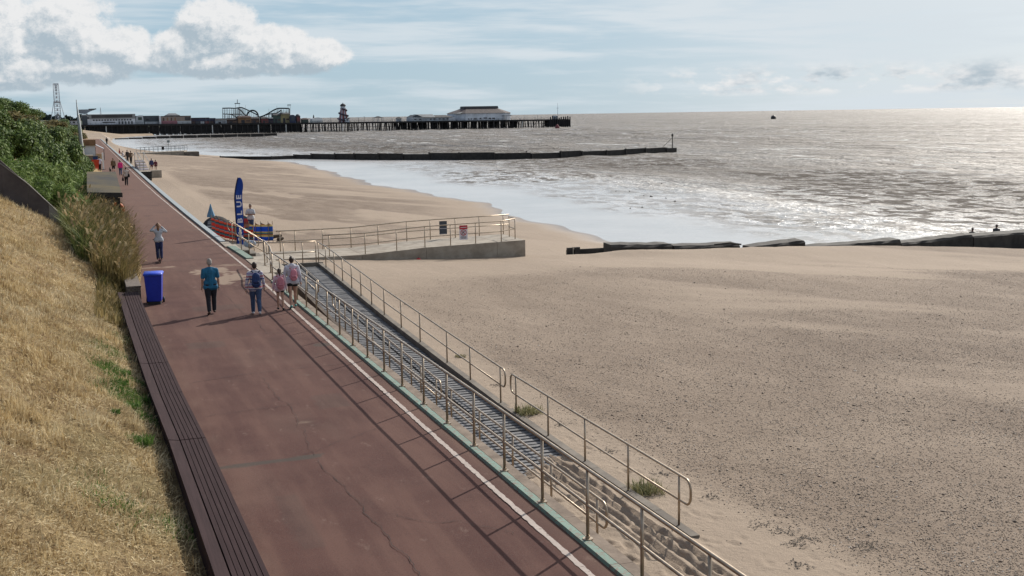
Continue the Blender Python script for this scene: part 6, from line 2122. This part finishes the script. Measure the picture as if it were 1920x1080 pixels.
while x < x_b - 1:
    dense = x < 128
    z = deck_top(x) - .9
    lean_ = r_.choice([0, 0, 0, .9, -.9]) if not dense else 0
    if np_ < 96:
        mt = M_PIER if r_.random() > .10 else (M_PILEW if r_.random() < .35 else M_PIERL)
        pp(MB().cyl((x + lean_, PY + .5, -6.5), (x, PY + .5, z), .33, n=7).build('pile', mt, pier)); np_ += 1
    else: back.cyl((x + lean_, PY + .5, -6.5), (x, PY + .5, z), .33, n=6)
    for j, dy in enumerate((4, 7.5, 11, 16, 21, 26) if dense or 195 < x < 285 else (5, 10)):
        back.cyl((x + r_.uniform(-1, 1), PY + dy, -6.5), (x + r_.uniform(-.6, .6), PY + dy, z), .33, n=6)
    if r_.random() < .5 or dense: back.tube([(x, PY + .9, -2.4), (x + 3.4, PY + .9, z - .2)], .16, 4)
    x += r_.uniform(3.1, 4.0)
pp(back.build('rear_piles', M_PIER, pier))['kind'] = 'stuff'
if True:   # cross beams and dark sheets standing for the shade under the buildings
    mb = MB()
    for a in np.arange(x_a + 8, 128, 6.2): mb.box(a, a + 6.0, PY + 1.6, PY + 1.9, -2.6, deck_top(a) - 1.0)
    for a in np.arange(200, 284, 7.0): mb.box(a, a + 4.1, PY + 8.2, PY + 8.5, -2.6, deck_top(a) - 1.0)
    mb.tube([(x, PY + .4, -.4) for x in xs], .16, 4).tube([(x, PY + .4, -2.2) for x in xs[8:]], .16, 4)
    pp(mb.build('bracing_and_shade', M_PIER, pier))
# ship fenders at the sea end
for k in range(10):
    x = x_b - 14 + k * 1.6
    pp(MB().cyl((x, PY - .8, -6), (x, PY - .8, deck_top(x) + r_.uniform(.8, 2.6)), .42, n=7).build('fender_pile', M_PIER, pier))
pp(MB().box(x_b - 15, x_b + .6, PY - .4, PY + 9, -2.6, 2.0).build('pier_head', M_PIER, pier))

BG = 'pier buildings'


def bld(name, label, px0, px1, ytop, y, depth, m, base=None, cat='building'):
    """walls of a pier building between two bearings"""
    a, b, t = aty(px0, ytop, y), aty(px1, ytop, y), aty((px0 + px1) / 2, ytop, y)
    z0 = deck_top(min(a.x, x_b)) if base is None else base
    root = thing(name, label, cat, (a.x, y, z0), group=None)
    w = b.x - a.x; h = t.z - z0
    MB().box(0, w, 0, depth, -.2, h).build('wall', m, root)
    return root, w, h


def rectpart(root, name, x0, x1, z0, z1, m, y=-.06, d=.05):
    return MB().box(x0, x1, y, y + d, z0, z1).build(name, m, root)


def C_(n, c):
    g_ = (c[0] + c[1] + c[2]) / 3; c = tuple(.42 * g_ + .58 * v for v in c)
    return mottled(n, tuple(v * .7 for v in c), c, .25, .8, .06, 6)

M_PW = C_('pier_white', (0.62, 0.68, 0.77)); M_PG = C_('pier_pale_grey', (0.42, 0.48, 0.54)); M_PDB = C_('pier_slate_blue', (0.06, 0.085, 0.11))
M_PD = C_('pier_dark_glass', (0.035, 0.04, 0.055)); M_PBEIGE = C_('pier_beige', (0.30, 0.22, 0.17)); M_PPINK = C_('pier_pink', (0.36, 0.08, 0.13)); M_PORG = C_('pier_orange', (0.30, 0.125, 0.02))
M_PYEL = C_('pier_mustard', (0.34, 0.26, 0.06)); M_PPURP = C_('pier_purple', (0.055, 0.04, 0.085)); M_PNAVY = C_('pier_navy', (0.03, 0.055, 0.12)); M_PBROWN = C_('pier_brown', (0.10, 0.05, 0.04))
M_PROOF = C_('pier_roof_slate', (0.06, 0.06, 0.065)); M_PROOFL = C_('pier_roof_pale', (0.25, 0.27, 0.28)); M_COAST = C_('coaster_steel', (0.02, 0.045, 0.06)); M_COASTL = C_('coaster_support', (0.24, 0.25, 0.24)); M_PRED = C_('pier_red', (0.26, 0.03, 0.03)); M_PGREEN = C_('pier_green', (.05, .10, .08))

r0, w, h = bld('pier_pavilion', 'long pale pier hall with a striped window band at the shore end', 153, 253, 215, 778, 22, M_PW)
rectpart(r0, 'roof_band', -.2, w + .2, h - 2.6, h + .3, M_PROOFL)
rectpart(r0, 'roof', w * .18, w * .95, h - 1.9, h - .1, M_PROOF, -.12)
for k in range(14): rectpart(r0, 'window', w * .2 + k * w * .053, w * .2 + k * w * .053 + w * .038, h * .38, h * .52, M_PD)
rectpart(r0, 'sign_panel', w * .38, w * .62, h * .16, h * .27, M_PD, -.1)
for k in range(5): rectpart(r0, 'door', w * .68 + k * w * .06, w * .68 + k * w * .06 + w * .03, .1, h * .30, M_PDB)
rectpart(r0, 'dark_end', -.05, w * .10, 0, h * .9, M_PDB, -.1)
rectpart(r0, 'high_window', w * .10, w * .135, h * .62, h * .76, M_PD, -.1)
r0, w, h = bld('pier_hall', 'slate blue pier hall with a pale gable between the pale hall and the pink arcade', 253, 298, 217, 780, 20, M_PDB)
MB().prism([(0, 0), (w * .36, 0), (w * .33, h * 1.04), (w * .16, h * 1.06), (w * .05, h * .9)], -.5, 1).build('gable', M_PG, r0)
rectpart(r0, 'round_window', w * .12, w * .28, h * .5, h * .85, M_PGREEN, -.56)
rectpart(r0, 'window', w * .46, w * .56, h * .42, h * .62, M_PD)
rectpart(r0, 'shop_front', w * .4, w, 0.1, h * .28, M_PG, -.2)
r0, w, h = bld('arcade', 'beige and pink amusement arcade with a stepped pale dome roof', 298, 358, 217.5, 776, 20, M_PBEIGE)
rectpart(r0, 'pink_front', w * .04, w * .56, .05, h * .40, M_PPINK, -.25)
rectpart(r0, 'side_front', w * .56, w, .05, h * .34, M_PG, -.15)
rectpart(r0, 'fascia', w * .0, w, h * .93, h * 1.02, M_PROOF, -.2)
rectpart(r0, 'dark_sign', w * .80, w * .98, h * .42, h * .85, M_PROOF, -.2)
rectpart(r0, 'white_pilaster', 0, w * .06, 0, h, M_PW, -.3)
for k in range(4): rectpart(r0, 'banner', w * (.12 + .12 * k), w * (.16 + .12 * k), h * .35, h * .8, M_PORG if k % 2 else M_PBROWN, -.12)
MB().hexa([(w * .18, 1, h), (w * .68, 1, h), (w * .68, 12, h), (w * .18, 12, h)], [(w * .23, 2, h * 1.13), (w * .64, 2, h * 1.13), (w * .64, 11, h * 1.13), (w * .23, 11, h * 1.13)]).build('dome_base', M_PROOF, r0)
MB().hexa([(w * .24, 2, h * 1.132), (w * .63, 2, h * 1.132), (w * .63, 11, h * 1.132), (w * .24, 11, h * 1.132)], [(w * .33, 4, h * 1.36), (w * .53, 4, h * 1.36), (w * .53, 9, h * 1.36), (w * .33, 9, h * 1.36)]).build('dome', M_PROOFL, r0)
r0, w, h = bld('amusement_shed', 'low purple amusement shed left of the roller coaster', 358, 404, 221.5, 782, 16, M_PPURP)
rectpart(r0, 'roof', -.2, w * .75, h, h + .35, M_PROOF, -.3, 10); rectpart(r0, 'sign', w * .2, w * .85, h * .55, h * .8, M_PNAVY)
for k in range(5): rectpart(r0, 'stall', k * w * .19, k * w * .19 + w * .15, 0, h * .4, (M_PBROWN, M_PDB, M_PG, M_PRED, M_PBROWN)[k], -.4)
ride = thing('ride_arm', 'dark wing shaped canopy of a fairground ride above the pale pier hall', 'fairground ride', (0, 785, 4.0))
V3 = lambda px, py, y: aty(px, py, y) - Vector((0, 785, 4.0))
q = [V3(147, 205.5, 785), V3(168, 205, 785), V3(180, 203.2, 785), V3(180, 205, 785), V3(169, 209, 785), V3(160, 214, 785), V3(148, 212.5, 785)]
MB().prism([(v.x, v.z) for v in q], -2, 2).build('canopy', plain('ride_grey', (.16, .18, .20), .6), ride)
q = [V3(166, 204.0, 785), V3(180.5, 203.5, 785), V3(180.5, 205.3, 785), V3(166, 205.8, 785)]
MB().prism([(v.x, v.z) for v in q], -2.4, -2.02).build('arm', M_PROOF, ride)
MB().cyl(V3(163, 213, 785), (V3(163, 213, 785).x, 0, -1), .5).build('column', M_PG, ride)

stalls = [('orange stall with a dark doorway below the coaster loop', 446, 471, 220, M_PORG), ('brown stall with a dull red roof under the coaster', 471, 486, 222, M_PBROWN), ('small red brown stall left of the mustard tower', 490, 503, 222, M_PRED), ('dark stall with a white awning under the coaster dip', 503, 512, 223, M_PPURP), ('olive green booth under the right hand coaster hill', 512, 526, 216, M_PGREEN), ('mustard scaffold tower booth at the right foot of the coaster', 526, 543, 214, M_PYEL), ('low grey booth at the left foot of the coaster', 404, 425, 225, M_PG), ('low brown booth left of the orange stall', 425, 445, 224, M_PBROWN)]
for lb, a, b, yt, m in stalls:
    r0, w, h = bld('fair_stall', lb, a, b, yt, 779, 8, m, cat='stall')
    rectpart(r0, 'doorway', w * .25, w * .5, 0, h * .55, M_PD); rectpart(r0, 'counter', w * .6, w * .9, h * .3, h * .5, M_PBROWN if m is not M_PBROWN else M_PORG)
    MB().hexa([(-.3, -.6, h), (w + .3, -.6, h), (w + .3, 8.3, h), (-.3, 8.3, h)], [(w * .1, 2, h + 1.0), (w * .9, 2, h + 1.0), (w * .9, 6, h + 1.0), (w * .1, 6, h + 1.0)]).build('roof', M_PROOF if m is not M_PORG else M_PBROWN, r0)
r0, w, h = bld('arched_ride_hall', 'dark blue round topped ride hall right of the coaster', 543.5, 554, 219, 777, 10, M_PNAVY)
vs = [(w / 2 + w / 2 * math.cos(t), h + w * .36 * math.sin(t)) for t in np.linspace(0, math.pi, 13)]
MB().prism(vs, 0, 10).build('arched_roof', M_PNAVY, r0); rectpart(r0, 'arch_panel', w * .25, w * .75, h * .3, h * 1.05, M_PDB); rectpart(r0, 'blue_band', -.2, w + .2, 0, h * .35, C_('strong_blue', (.015, .04, .15)), -.2)
r0, w, h = bld('domed_booth', 'red brown booth with a domed top beside the blue ride hall', 556, 563, 217, 777, 6, M_PBROWN)
MB().ball((w / 2, 3, h), w * .52, 3, w * .45).build('dome', M_PDB, r0, True); rectpart(r0, 'red_panel', w * .15, w * .85, h * .2, h * .8, M_PRED)
r0, w, h = bld('white_dome_hall', 'bright white hut with a rounded roof and dark finial on the pier', 586, 605, 224, 776, 10, M_WHITE)
vs = [(w / 2 + w * .5 * math.cos(t), h + w * .20 * math.sin(t)) for t in np.linspace(0, math.pi, 13)]
MB().prism(vs, 0, 10).build('rounded_roof', M_WHITE, r0); MB().cyl((w * .2, 3, h + .5), (w * .2, 3, h + 3.0), .7, .2).build('finial', M_PROOF, r0); rectpart(r0, 'window_row', w * .1, w * .9, h * .25, h * .5, M_PG)
r0, w, h = bld('sea_view_kiosk', 'dull olive kiosk left of the bright white hut', 567, 578, 224, 777, 6, M_PGREEN)
MB().hexa([(-.3, -.3, h), (w + .3, -.3, h), (w + .3, 6.3, h), (-.3, 6.3, h)], [(w * .3, 2, h + 1), (w * .7, 2, h + 1), (w * .7, 4, h + 1), (w * .3, 4, h + 1)]).build('roof', M_PBROWN, r0)
for a, b, yt, lb in ((701, 719, 221.5, 'thin roofed open gazebo on the narrow part of the pier'), (745, 753, 222.5, 'tiny peaked gazebo left of the gabled pier house')):
    A_ = aty(a, yt, 778); B2 = aty(b, yt, 778); z0 = deck_top(A_.x)
    gz = thing('gazebo', lb, 'gazebo', (A_.x, 778, z0)); w = B2.x - A_.x; h = A_.z - z0
    for x in (0.2, w * .5, w - .2):
        for y in (0, 4): MB().cyl((x, y, 0), (x, y, h), .15, n=6).build('post', M_PG, gz)
    MB().hexa([(-.4, -.4, h), (w + .4, -.4, h), (w + .4, 4.4, h), (-.4, 4.4, h)], [(w * .4, 1.8, h + 1.2), (w * .6, 1.8, h + 1.2), (w * .6, 2.2, h + 1.2), (w * .4, 2.2, h + 1.2)]).build('roof', M_PROOF, gz)
    if w < 4: MB().box(.1, w - .1, .2, 3.8, 0, h * .98).build('wall', M_PG, gz)
# the gabled house
r0, w, h = bld('gabled_pier_house', 'pale blue gabled pier house with two roofs left of the big pavilion', 772, 848, 219.5, 778, 14, M_PG)
MB().prism([(0, h), (w * .28, h), (w * .14, h * 1.65), (w * .10, h * 1.65)], -.02, 14).build('gable', M_PDB, r0)
MB().hexa([(w * .10, -.4, h * 1.0), (w * .58, -.4, h * 1.0), (w * .58, 14, h), (w * .10, 14, h)], [(w * .14, 4, h * 1.75), (w * .55, 4, h * 1.75), (w * .55, 10, h * 1.75), (w * .14, 10, h * 1.75)]).build('roof', M_PROOFL, r0)
MB().hexa([(w * .30, -.9, h * .93), (w * 1.02, -.9, h * .93), (w * 1.02, 12, h * .93), (w * .30, 12, h * .93)], [(w * .40, 4, h * 1.5), (w * .88, 4, h * 1.5), (w * .88, 9, h * 1.5), (w * .40, 9, h * 1.5)]).build('roof', M_PROOF, r0)
for k, xx in enumerate((.06, .18, .44, .53, .66, .76, .86)): rectpart(r0, 'window', w * xx, w * (xx + .05), h * .35, h * .6, M_PD, -.1)
rectpart(r0, 'porch', w * .90, w * 1.07, 0, h * .9, M_PW, -.3)
# the great pavilion, octagonal with a deep hipped roof
A_, B2 = aty(856, 223, 777), aty(963, 223, 777)
z0 = deck_top(A_.x); W = B2.x - A_.x; He = aty(910, 212, 777).z - z0
pv = thing('pavilion', 'great pale pavilion with a deep brown hipped roof near the sea end of the pier', 'pavilion', (A_.x, 777, z0))
ch = W * .16
plan = [(0, ch), (ch, 0), (W - ch, 0), (W, ch), (W, 22), (W - ch, 28), (ch, 28), (0, 22)]
MB().add([(x, y, -.2) for x, y in plan] + [(x, y, He) for x, y in plan], [tuple(range(7, -1, -1)), tuple(range(8, 16))] + [(k, (k + 1) % 8, 8 + (k + 1) % 8, 8 + k) for k in range(8)]).build('wall', M_PW, pv)
zr = aty(905, 203, 785).z - z0; zt = aty(905, 199, 785).z - z0
ea = [(-.7, ch - .4), (ch - .4, -.7), (W - ch + .4, -.7), (W + .7, ch - .4), (W + .7, 22.4), (W - ch + .4, 28.7), (ch - .4, 28.7), (-.7, 22.4)]
x0, x1 = W * .215, W * .80
tp_ = [(x0, 10), (x0 + 1, 9), (x1 - 1, 9), (x1, 10), (x1, 18), (x1 - 1, 19), (x0 + 1, 19), (x0, 18)]
M_PVROOF = mottled('pavilion_roof', (0.035, 0.027, 0.029), (0.065, 0.050, 0.050), .3, .8, .1, 6, 0, (3, .3, .3))
MB().add([(x, y, He + .003) for x, y in ea] + [(x, y, zr) for x, y in tp_], [tuple(range(7, -1, -1)), tuple(range(8, 16))] + [(k, (k + 1) % 8, 8 + (k + 1) % 8, 8 + k) for k in range(8)]).build('roof', M_PVROOF, pv)
MB().add([(-.72, ch - .5, He + .03), (ch * .45, .1, He + .03), (W * .27, 8.6, zr - .9), (W * .21, 9.2, zr - .35)], [(0, 1, 2, 3)]).build('pale_roof_panel', M_PROOFL, pv)
MB().hexa([(x0 - .4, 8.6, zr + .003), (x1 + .4, 8.6, zr + .003), (x1 + .4, 19.4, zr + .003), (x0 - .4, 19.4, zr + .003)], [(x0, 9.2, zt), (x1, 9.2, zt), (x1, 18.8, zt), (x0, 18.8, zt)]).build('lantern_roof', M_PROOF, pv)
for xx, ww, zz in ((.20, .02, .12), (.245, .02, .12), (.30, .05, .12), (.40, .03, .16), (.47, .06, .22), (.56, .04, .16), (.62, .05, .16)): rectpart(pv, 'window', W * xx, W * (xx + ww), He * zz, He * (zz + .16), M_PD)
for xx in (.82, .87, .91): MB().cyl((W * xx, -1.2, -.1), (W * xx, -1.2, He * .55), .25, n=6).build('porch_post', M_PW, pv)
MB().box(W * .80, W * .95, -1.6, .2, He * .55, He * .64).build('porch_roof', M_PROOFL, pv)
# mast at the pier head and its lamps
mz = deck_top(310)
mt_ = aty(1045.5, 193, 776)
ms = thing('signal_mast', 'thin signal mast with crossarm at the sea end of the pier', 'mast', (mt_.x, 776, mz))
MB().cyl((0, 0, -1), (0, 0, mt_.z - mz), .22, .06, 6).build('mast', M_PG, ms); MB().cyl((-.9, 0, (mt_.z - mz) * .68), (.9, 0, (mt_.z - mz) * .68), .08, n=5).build('crossarm', M_PG, ms)
MB().box(-3.5, -1.2, -1, 1, -.2, 2.6).build('lamp_hut', M_PW, ms)
for k, (px, yt) in enumerate(((975, 221), (984, 219), (1003, 219.5), (1008, 216), (1016, 219), (620, 221), (672, 220.5), (683, 219), (735, 221.5))):
    q = aty(px, yt, 776); zz = deck_top(q.x)
    l = thing('pier_lamp', 'thin lamp standard on the open pier deck', 'lamp post', (q.x, 776, zz), group='lamp standards along the pier')
    MB().cyl((0, 0, -.1), (0, 0, q.z - zz), .12, .07, 5).build('post', M_PD, l); MB().ball((0, 0, q.z - zz), .32, n=6, m=4).build('lamp', M_PG, l)

# helter skelter
HX = aty(644, 228, 784); HT = aty(643, 194, 784).z
hz0 = deck_top(HX.x)
hs = thing('helter_skelter', 'red and white striped helter skelter tower with a spiral slide and domed top', 'helter skelter', (HX.x, 784, hz0))
HH = HT - hz0
n = 16; prof = [(3.3, 0), (3.3, .4), (2.9, HH * .25), (2.2, HH * .55), (1.7, HH * .73)]
for k in range(n):
    a0, a1 = 2 * math.pi * k / n, 2 * math.pi * (k + 1) / n
    mb = MB(); vs = []
    for r, z in prof: vs += [(r * math.cos(a0), r * math.sin(a0), z), (r * math.cos(a1), r * math.sin(a1), z)]
    mb.add(vs, [(2 * i, 2 * i + 1, 2 * i + 3, 2 * i + 2) for i in range(len(prof) - 1)])
    mb.build('striped_panel', M_PRED if k % 2 else C_('helter_pale', (.38, .36, .44)), hs)
MB().lathe([(1.9, HH * .73), (1.95, HH * .74), (1.95, HH * .77), (1.6, HH * .78), (1.6, HH * .86)], 14).build('gallery', M_PG, hs)
MB().lathe([(1.95, HH * .86), (1.85, HH * .91), (1.2, HH * .97), (.25, HH * 1.0), (.1, HH * 1.05)], 14).build('dome', M_PROOF, hs, True)
sp_ = []
for i in range(70):
    t = i / 69; a = 4.2 + t * 4.5 * math.pi; z = HH * (.72 - .66 * t); r = 2.1 + 1.9 * t
    sp_.append((r * math.cos(a), r * math.sin(a), z))
MB().tube(sp_, .5, 6).build('slide', M_PPURP, hs, True)
r0, w, h = bld('helter_booth', 'pale ticket booth at the right foot of the helter skelter', 648, 655, 222, 778, 4, M_PW); MB().box(-.3, w + .3, -.3, 4.3, h, h + .3).build('roof', M_PROOF, r0); rectpart(r0, 'hatch', w * .2, w * .7, h * .4, h * .75, M_PD)

# roller coaster
CY = 785.0
cst = thing('roller_coaster', 'steel roller coaster with one vertical loop and two lift towers', 'roller coaster', (0, CY, 0))


def V(px, py, dy=0.0):
    q = aty(px, py, CY + dy); return Vector((q.x, dy, q.z))


def track(pts, dy, name, r=.42, dy2=None):
    P_ = [V(px, py, dy if dy2 is None else dy + (dy2 - dy) * i / (len(pts) - 1)) for i, (px, py) in enumerate(pts)]
    # smooth the run
    out = []
    for i in range(len(P_) - 1):
        p0, p1, p2, p3 = P_[max(0, i - 1)], P_[i], P_[i + 1], P_[min(len(P_) - 1, i + 2)]
        for k in range(6):
            t = k / 6
            out.append(.5 * ((2 * p1) + (p2 - p0) * t + (2 * p0 - 5 * p1 + 4 * p2 - p3) * t * t + (3 * p1 - p0 - 3 * p2 + p3) * t ** 3))
    out.append(P_[-1])
    MB().tube(out, r, 5).build(name, M_COAST, cst, True)
    return out


t1 = track([(417, 203), (430, 202.6), (440, 203), (447, 202), (453, 201.6), (458, 203.5), (467, 207.5), (478, 213), (484, 216)], 2, 'track', .38)
t2 = track([(446, 203.5), (452, 207.5), (458, 214), (463, 218)], 8, 'track')
lp_ = [(461, 219.5)] + [(473.5 + 10.6 * math.cos(t), 218.5 + 11.5 * -math.sin(t)) for t in np.linspace(math.pi * .98, 0.02, 14)] + [(486, 219.5)]
track(lp_, 0, 'loop_track', .55, 3)
t3 = track([(486, 219.5), (494, 217), (503, 212.5), (512, 207), (520, 203.6), (528, 203), (540, 203.4), (543, 205)], 2, 'track', .45)
t4 = track([(490, 219), (500, 215), (510, 213), (518, 212), (525, 208), (527, 206.5)], 10, 'track', .38)
t5 = track([(418, 213.6), (428, 214), (440, 214), (453, 214.2)], 4, 'track', .32)
t6 = track([(424, 213.5), (434, 215), (440, 218), (444, 221)], 12, 'track', .32)
for run, st_ in ((t1, 2), (t3, 2), (t5, 3), (t4, 4)):
    mb = MB()
    for q in run[::st_]:
        mb.cyl((q.x, q.y, 2.6), (q.x, q.y, q.z), .12, n=4); mb.cyl((q.x, q.y + 3, 2.6), (q.x, q.y + .2, q.z), .10, n=4)
    mb.build('supports', M_COASTL, cst)
sc_ = MB()
for px in np.linspace(418, 450, 9):
    sc_.cyl(V(px, 203), V(px, 222), .10, n=4)
for py in (207, 210, 214, 218): sc_.cyl(V(418, py), V(450, py), .07, n=4)
sc_.build('scaffold', M_COASTL, cst)
for (px, y0, y1, hw, lbn) in ((445, 194, 203, 4.6, 'tower'), (542, 196.8, 204, 2.6, 'tower')):
    mb = MB()
    for s in (-.75, .75): mb.cyl(V(px + hw * s, y0), V(px + hw * s, y1 + 17), .13, n=4)
    tw = mb.build('lift_tower', M_COASTL, cst)
    a, b = V(px - hw, y0 + .7), V(px + hw, y0 - .7)
    MB().box(a.x, b.x, -2, 2, a.z, b.z).build('tower_canopy', M_COAST, tw)
    if px < 500: MB().cyl(V(px, y0 - .5), V(px, 186.5), .22, n=5).build('finial', M_COASTL, tw)
sg = MB()
for px, py, m_ in ((488, 222, 0), (495, 221, 0)): pass
aw = MB().box(V(497, 219).x, V(510, 219).x, -6, -4, V(500, 222).z, V(500, 220.5).z).build('white_awning', M_WHITE, cst)
for px0, px1, py0, py1 in ((527, 543, 206, 216),):
    mb = MB()
    for px in np.linspace(px0, px1, 7): mb.cyl(V(px, py0 + 3, 6), V(px, 228, 6), .16, n=4)
    for py in np.linspace(py0 + 2, 226, 6): mb.cyl(V(px0, py, 6), V(px1, py, 6), .14, n=4)
    mb.build('yellow_scaffold', M_PYEL, cst)
for k, (px, h) in enumerate(((460, 197), (420, 222), (504, 204), (519, 198), (386, 221), (575, 220), (393, 221), (616, 222), (609, 223))):
    q = aty(px, h, 781); zz = deck_top(q.x)
    l = thing('flag_pole', 'slim bare pole among the fairground rides on the pier', 'pole', (q.x, 781, zz), group='poles among the rides')
    MB().cyl((0, 0, -.2), (0, 0, q.z - zz), .13, .06, 5).build('pole', M_COASTL, l)

# the big wheel behind, seen nearly edge on
FX = aty(109.5, 230, 860)
ft = aty(109.5, 152.5, 860).z; fbz = 5.0
fw = thing('big_wheel', 'white big wheel seen edge on, with splayed A-frame legs', 'ferris wheel', (FX.x, 860, fbz - 3))
Rr = (ft - fbz - 1.0) / 2 - 1.0; zc = 3 + 1.6 + Rr
view = Vector((FX.x, 860, 0)).normalized(); sd = Vector((view.y, -view.x, 0))
M_FW = mottled('wheel_white', (0.34, 0.37, 0.40), (0.44, 0.47, 0.50), .3, .6, 0)
C0 = Vector((0, 0, zc))
N = 28
for s in (-1.75, 1.75):
    MB().tube([C0 + sd * s + view * (Rr * math.cos(t)) + Vector((0, 0, Rr * math.sin(t))) for t in np.linspace(0, 2 * math.pi, 57)[:-1]], .20, 5, True).build('rim', M_FW, fw)
    mb = MB()
    for k in range(N):
        t = 2 * math.pi * k / N; mb.cyl(C0 + sd * s * .8, C0 + sd * s + view * (Rr * math.cos(t)) + Vector((0, 0, Rr * math.sin(t))), .03, n=4)
    mb.build('spokes', M_FW, fw)
mb = MB()
for k in range(N * 2):
    t = math.pi * k / N; q = C0 + view * (Rr * math.cos(t)) + Vector((0, 0, Rr * math.sin(t))); mb.cyl(q - sd * 1.75, q + sd * 1.75, .12, n=4)
mb.build('crossbars', M_FW, fw)
for k in range(N):
    t = 2 * math.pi * (k + .5) / N; q = C0 + view * ((Rr + .2) * math.cos(t)) + Vector((0, 0, (Rr + .2) * math.sin(t) - .9))
    MB().lathe([(.4, -.6), (.6, -.5), (.6, 0), (.4, .5), (.1, .6)], 8, q).build('gondola', M_PG, fw)
MB().cyl(C0 - sd * 2.2, C0 + sd * 2.2, .7, n=10).build('axle', M_FW, fw)
for s in (-1, 1):
    for v in (-2.5, 2.5):
        MB().cyl(C0 + sd * (2.0 * s), Vector((0, 0, -1)) + sd * (5.8 * s) + view * v, .2, .24, 6).build('leg', M_FW, fw)
MB().box(-7, 7, -7, 7, -4, .6).build('platform', M_PDB, fw)
# low town roofs and trees behind the pier
for k, (a, b, yt, y, m, lb) in enumerate(((126, 152, 226.5, 840, M_PG, 'low white and grey building at the foot of the big wheel'), (84, 104, 229, 845, M_PW, 'pale low building left of the big wheel legs'), (45, 58, 208.5, 900, M_PROOF, 'dark square block of flats on the skyline at the left'), (27, 33, 202, 900, M_PROOF, 'small dark rooftop poking above the bushes at far left'), (104, 128, 231, 835, M_PD, 'dark low sheds under the big wheel'))):
    r0, w, h = bld('town_building', lb, a, b, yt, y, 20, m, base=-2.0)
    MB().box(-.2, w + .2, -.3, 20.2, h, h + .5).build('roof', M_PROOF, r0)
    for j in range(3): rectpart(r0, 'window', w * (.1 + .3 * j), w * (.25 + .3 * j), h * .82, h * .93, M_PD if m is not M_PD else M_PG)
q = aty(188, 201, 1000); lm = thing('lattice_mast', 'thin lattice radio mast rising behind the pale pier hall', 'mast', (q.x, 1000, 0))
MB().cyl((-1.6, 0, 0), (0, 0, q.z), .2, .1, 4).cyl((1.6, 0, 0), (0, 0, q.z), .2, .1, 4).cyl((0, 1.6, 0), (0, 0, q.z), .2, .1, 4).build('lattice', M_PG, lm)
for k in range(5): MB().box(-1.3 * (1 - k / 6), 1.3 * (1 - k / 6), -.1, .1, q.z * (.15 + .14 * k), q.z * (.15 + .14 * k) + .25).build('crossbar', M_PG, lm)
M_FARTREE = mottled('hazed_distant_trees', (0.030, 0.048, 0.042), (0.06, 0.08, 0.07), .05, .95, .5, .3)  # slight blue of far haze is put into the leaf colour
r = np.random.default_rng(3)
n = 9000
px_ = r.uniform(-60, 330, n)
prof = np.interp(px_, [-60, 40, 66, 100, 140, 200, 260, 300, 330], [12, 13, 15.5, 15.0, 14.0, 13.0, 10.5, 8.0, 5.0])
X0 = np.array([aty(float(q), 220, 1350).x for q in np.linspace(-60, 330, 79)]); Xp = np.interp(px_, np.linspace(-60, 330, 79), X0)
hh = prof * (.72 + .33 * fbm(px_ * .12, px_ * 0 + 2, 7, 4))
zz = r.random(n) ** .6 * hh
Pq = np.stack([Xp, 1350 + r.uniform(-8, 8, n), zz], -1)
nr = r.standard_normal((n, 3)); nr /= np.linalg.norm(nr, axis=1)[:, None]
aa = np.cross(nr, r.standard_normal((n, 3))); aa /= np.linalg.norm(aa, axis=1)[:, None]; bb = np.cross(nr, aa)
s_ = (1.2 + 1.6 * r.random(n))[:, None]
VV = np.stack([Pq - aa * s_, Pq + bb * s_, Pq + aa * s_, Pq - bb * s_], 1).reshape(-1, 3)
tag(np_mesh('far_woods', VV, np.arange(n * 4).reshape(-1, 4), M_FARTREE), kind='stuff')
Xs, Ys = np.meshgrid(np.linspace(-1200, aty(330, 220, 1350).x, 60), np.linspace(1000, 2600, 12))
Zs = 1.0 + 7.5 * sstep(aty(330, 220, 1350).x - Xs, 0, 120) * sstep(Ys, 1000, 1400)
tag(grid_mesh('far_hills', Xs, Ys, Zs, mottled('far_land', (0.03, 0.045, 0.028), (0.06, 0.075, 0.045), .01, .95, 0)), kind='structure')

# buoys
q = at(1450, 223.2, SEA_Z)
rb = 4.6 / 2250 * q.length
by = thing('buoy', 'round black buoy floating alone on the open sea', 'buoy', (q.x, q.y, SEA_Z))
MB().ball((0, 0, rb * .45), rb, n=18, m=12).build('float', M_BLACK, by, True); MB().cyl((0, 0, rb * 1.4), (0, 0, rb * 1.6), rb * .16).build('lifting_eye', M_DARKMETAL, by); MB().cyl((0, 0, -2), (0, 0, .2), rb * .3).build('chain', M_DARKMETAL, by)
q = at(1045, 241, SEA_Z)
br = thing('red_buoy', 'red conical buoy floating in front of the pier head', 'buoy', (q.x, q.y, SEA_Z))
MB().lathe([(1.0, -1), (1.45, .3), (1.35, 1.0), (.75, 2.1), (.1, 2.7)], 12).build('float', C_('buoy_red', (.30, .03, .035)), br, True); MB().cyl((0, 0, 2.6), (0, 0, 3.4), .1).build('stalk', M_PD, br)
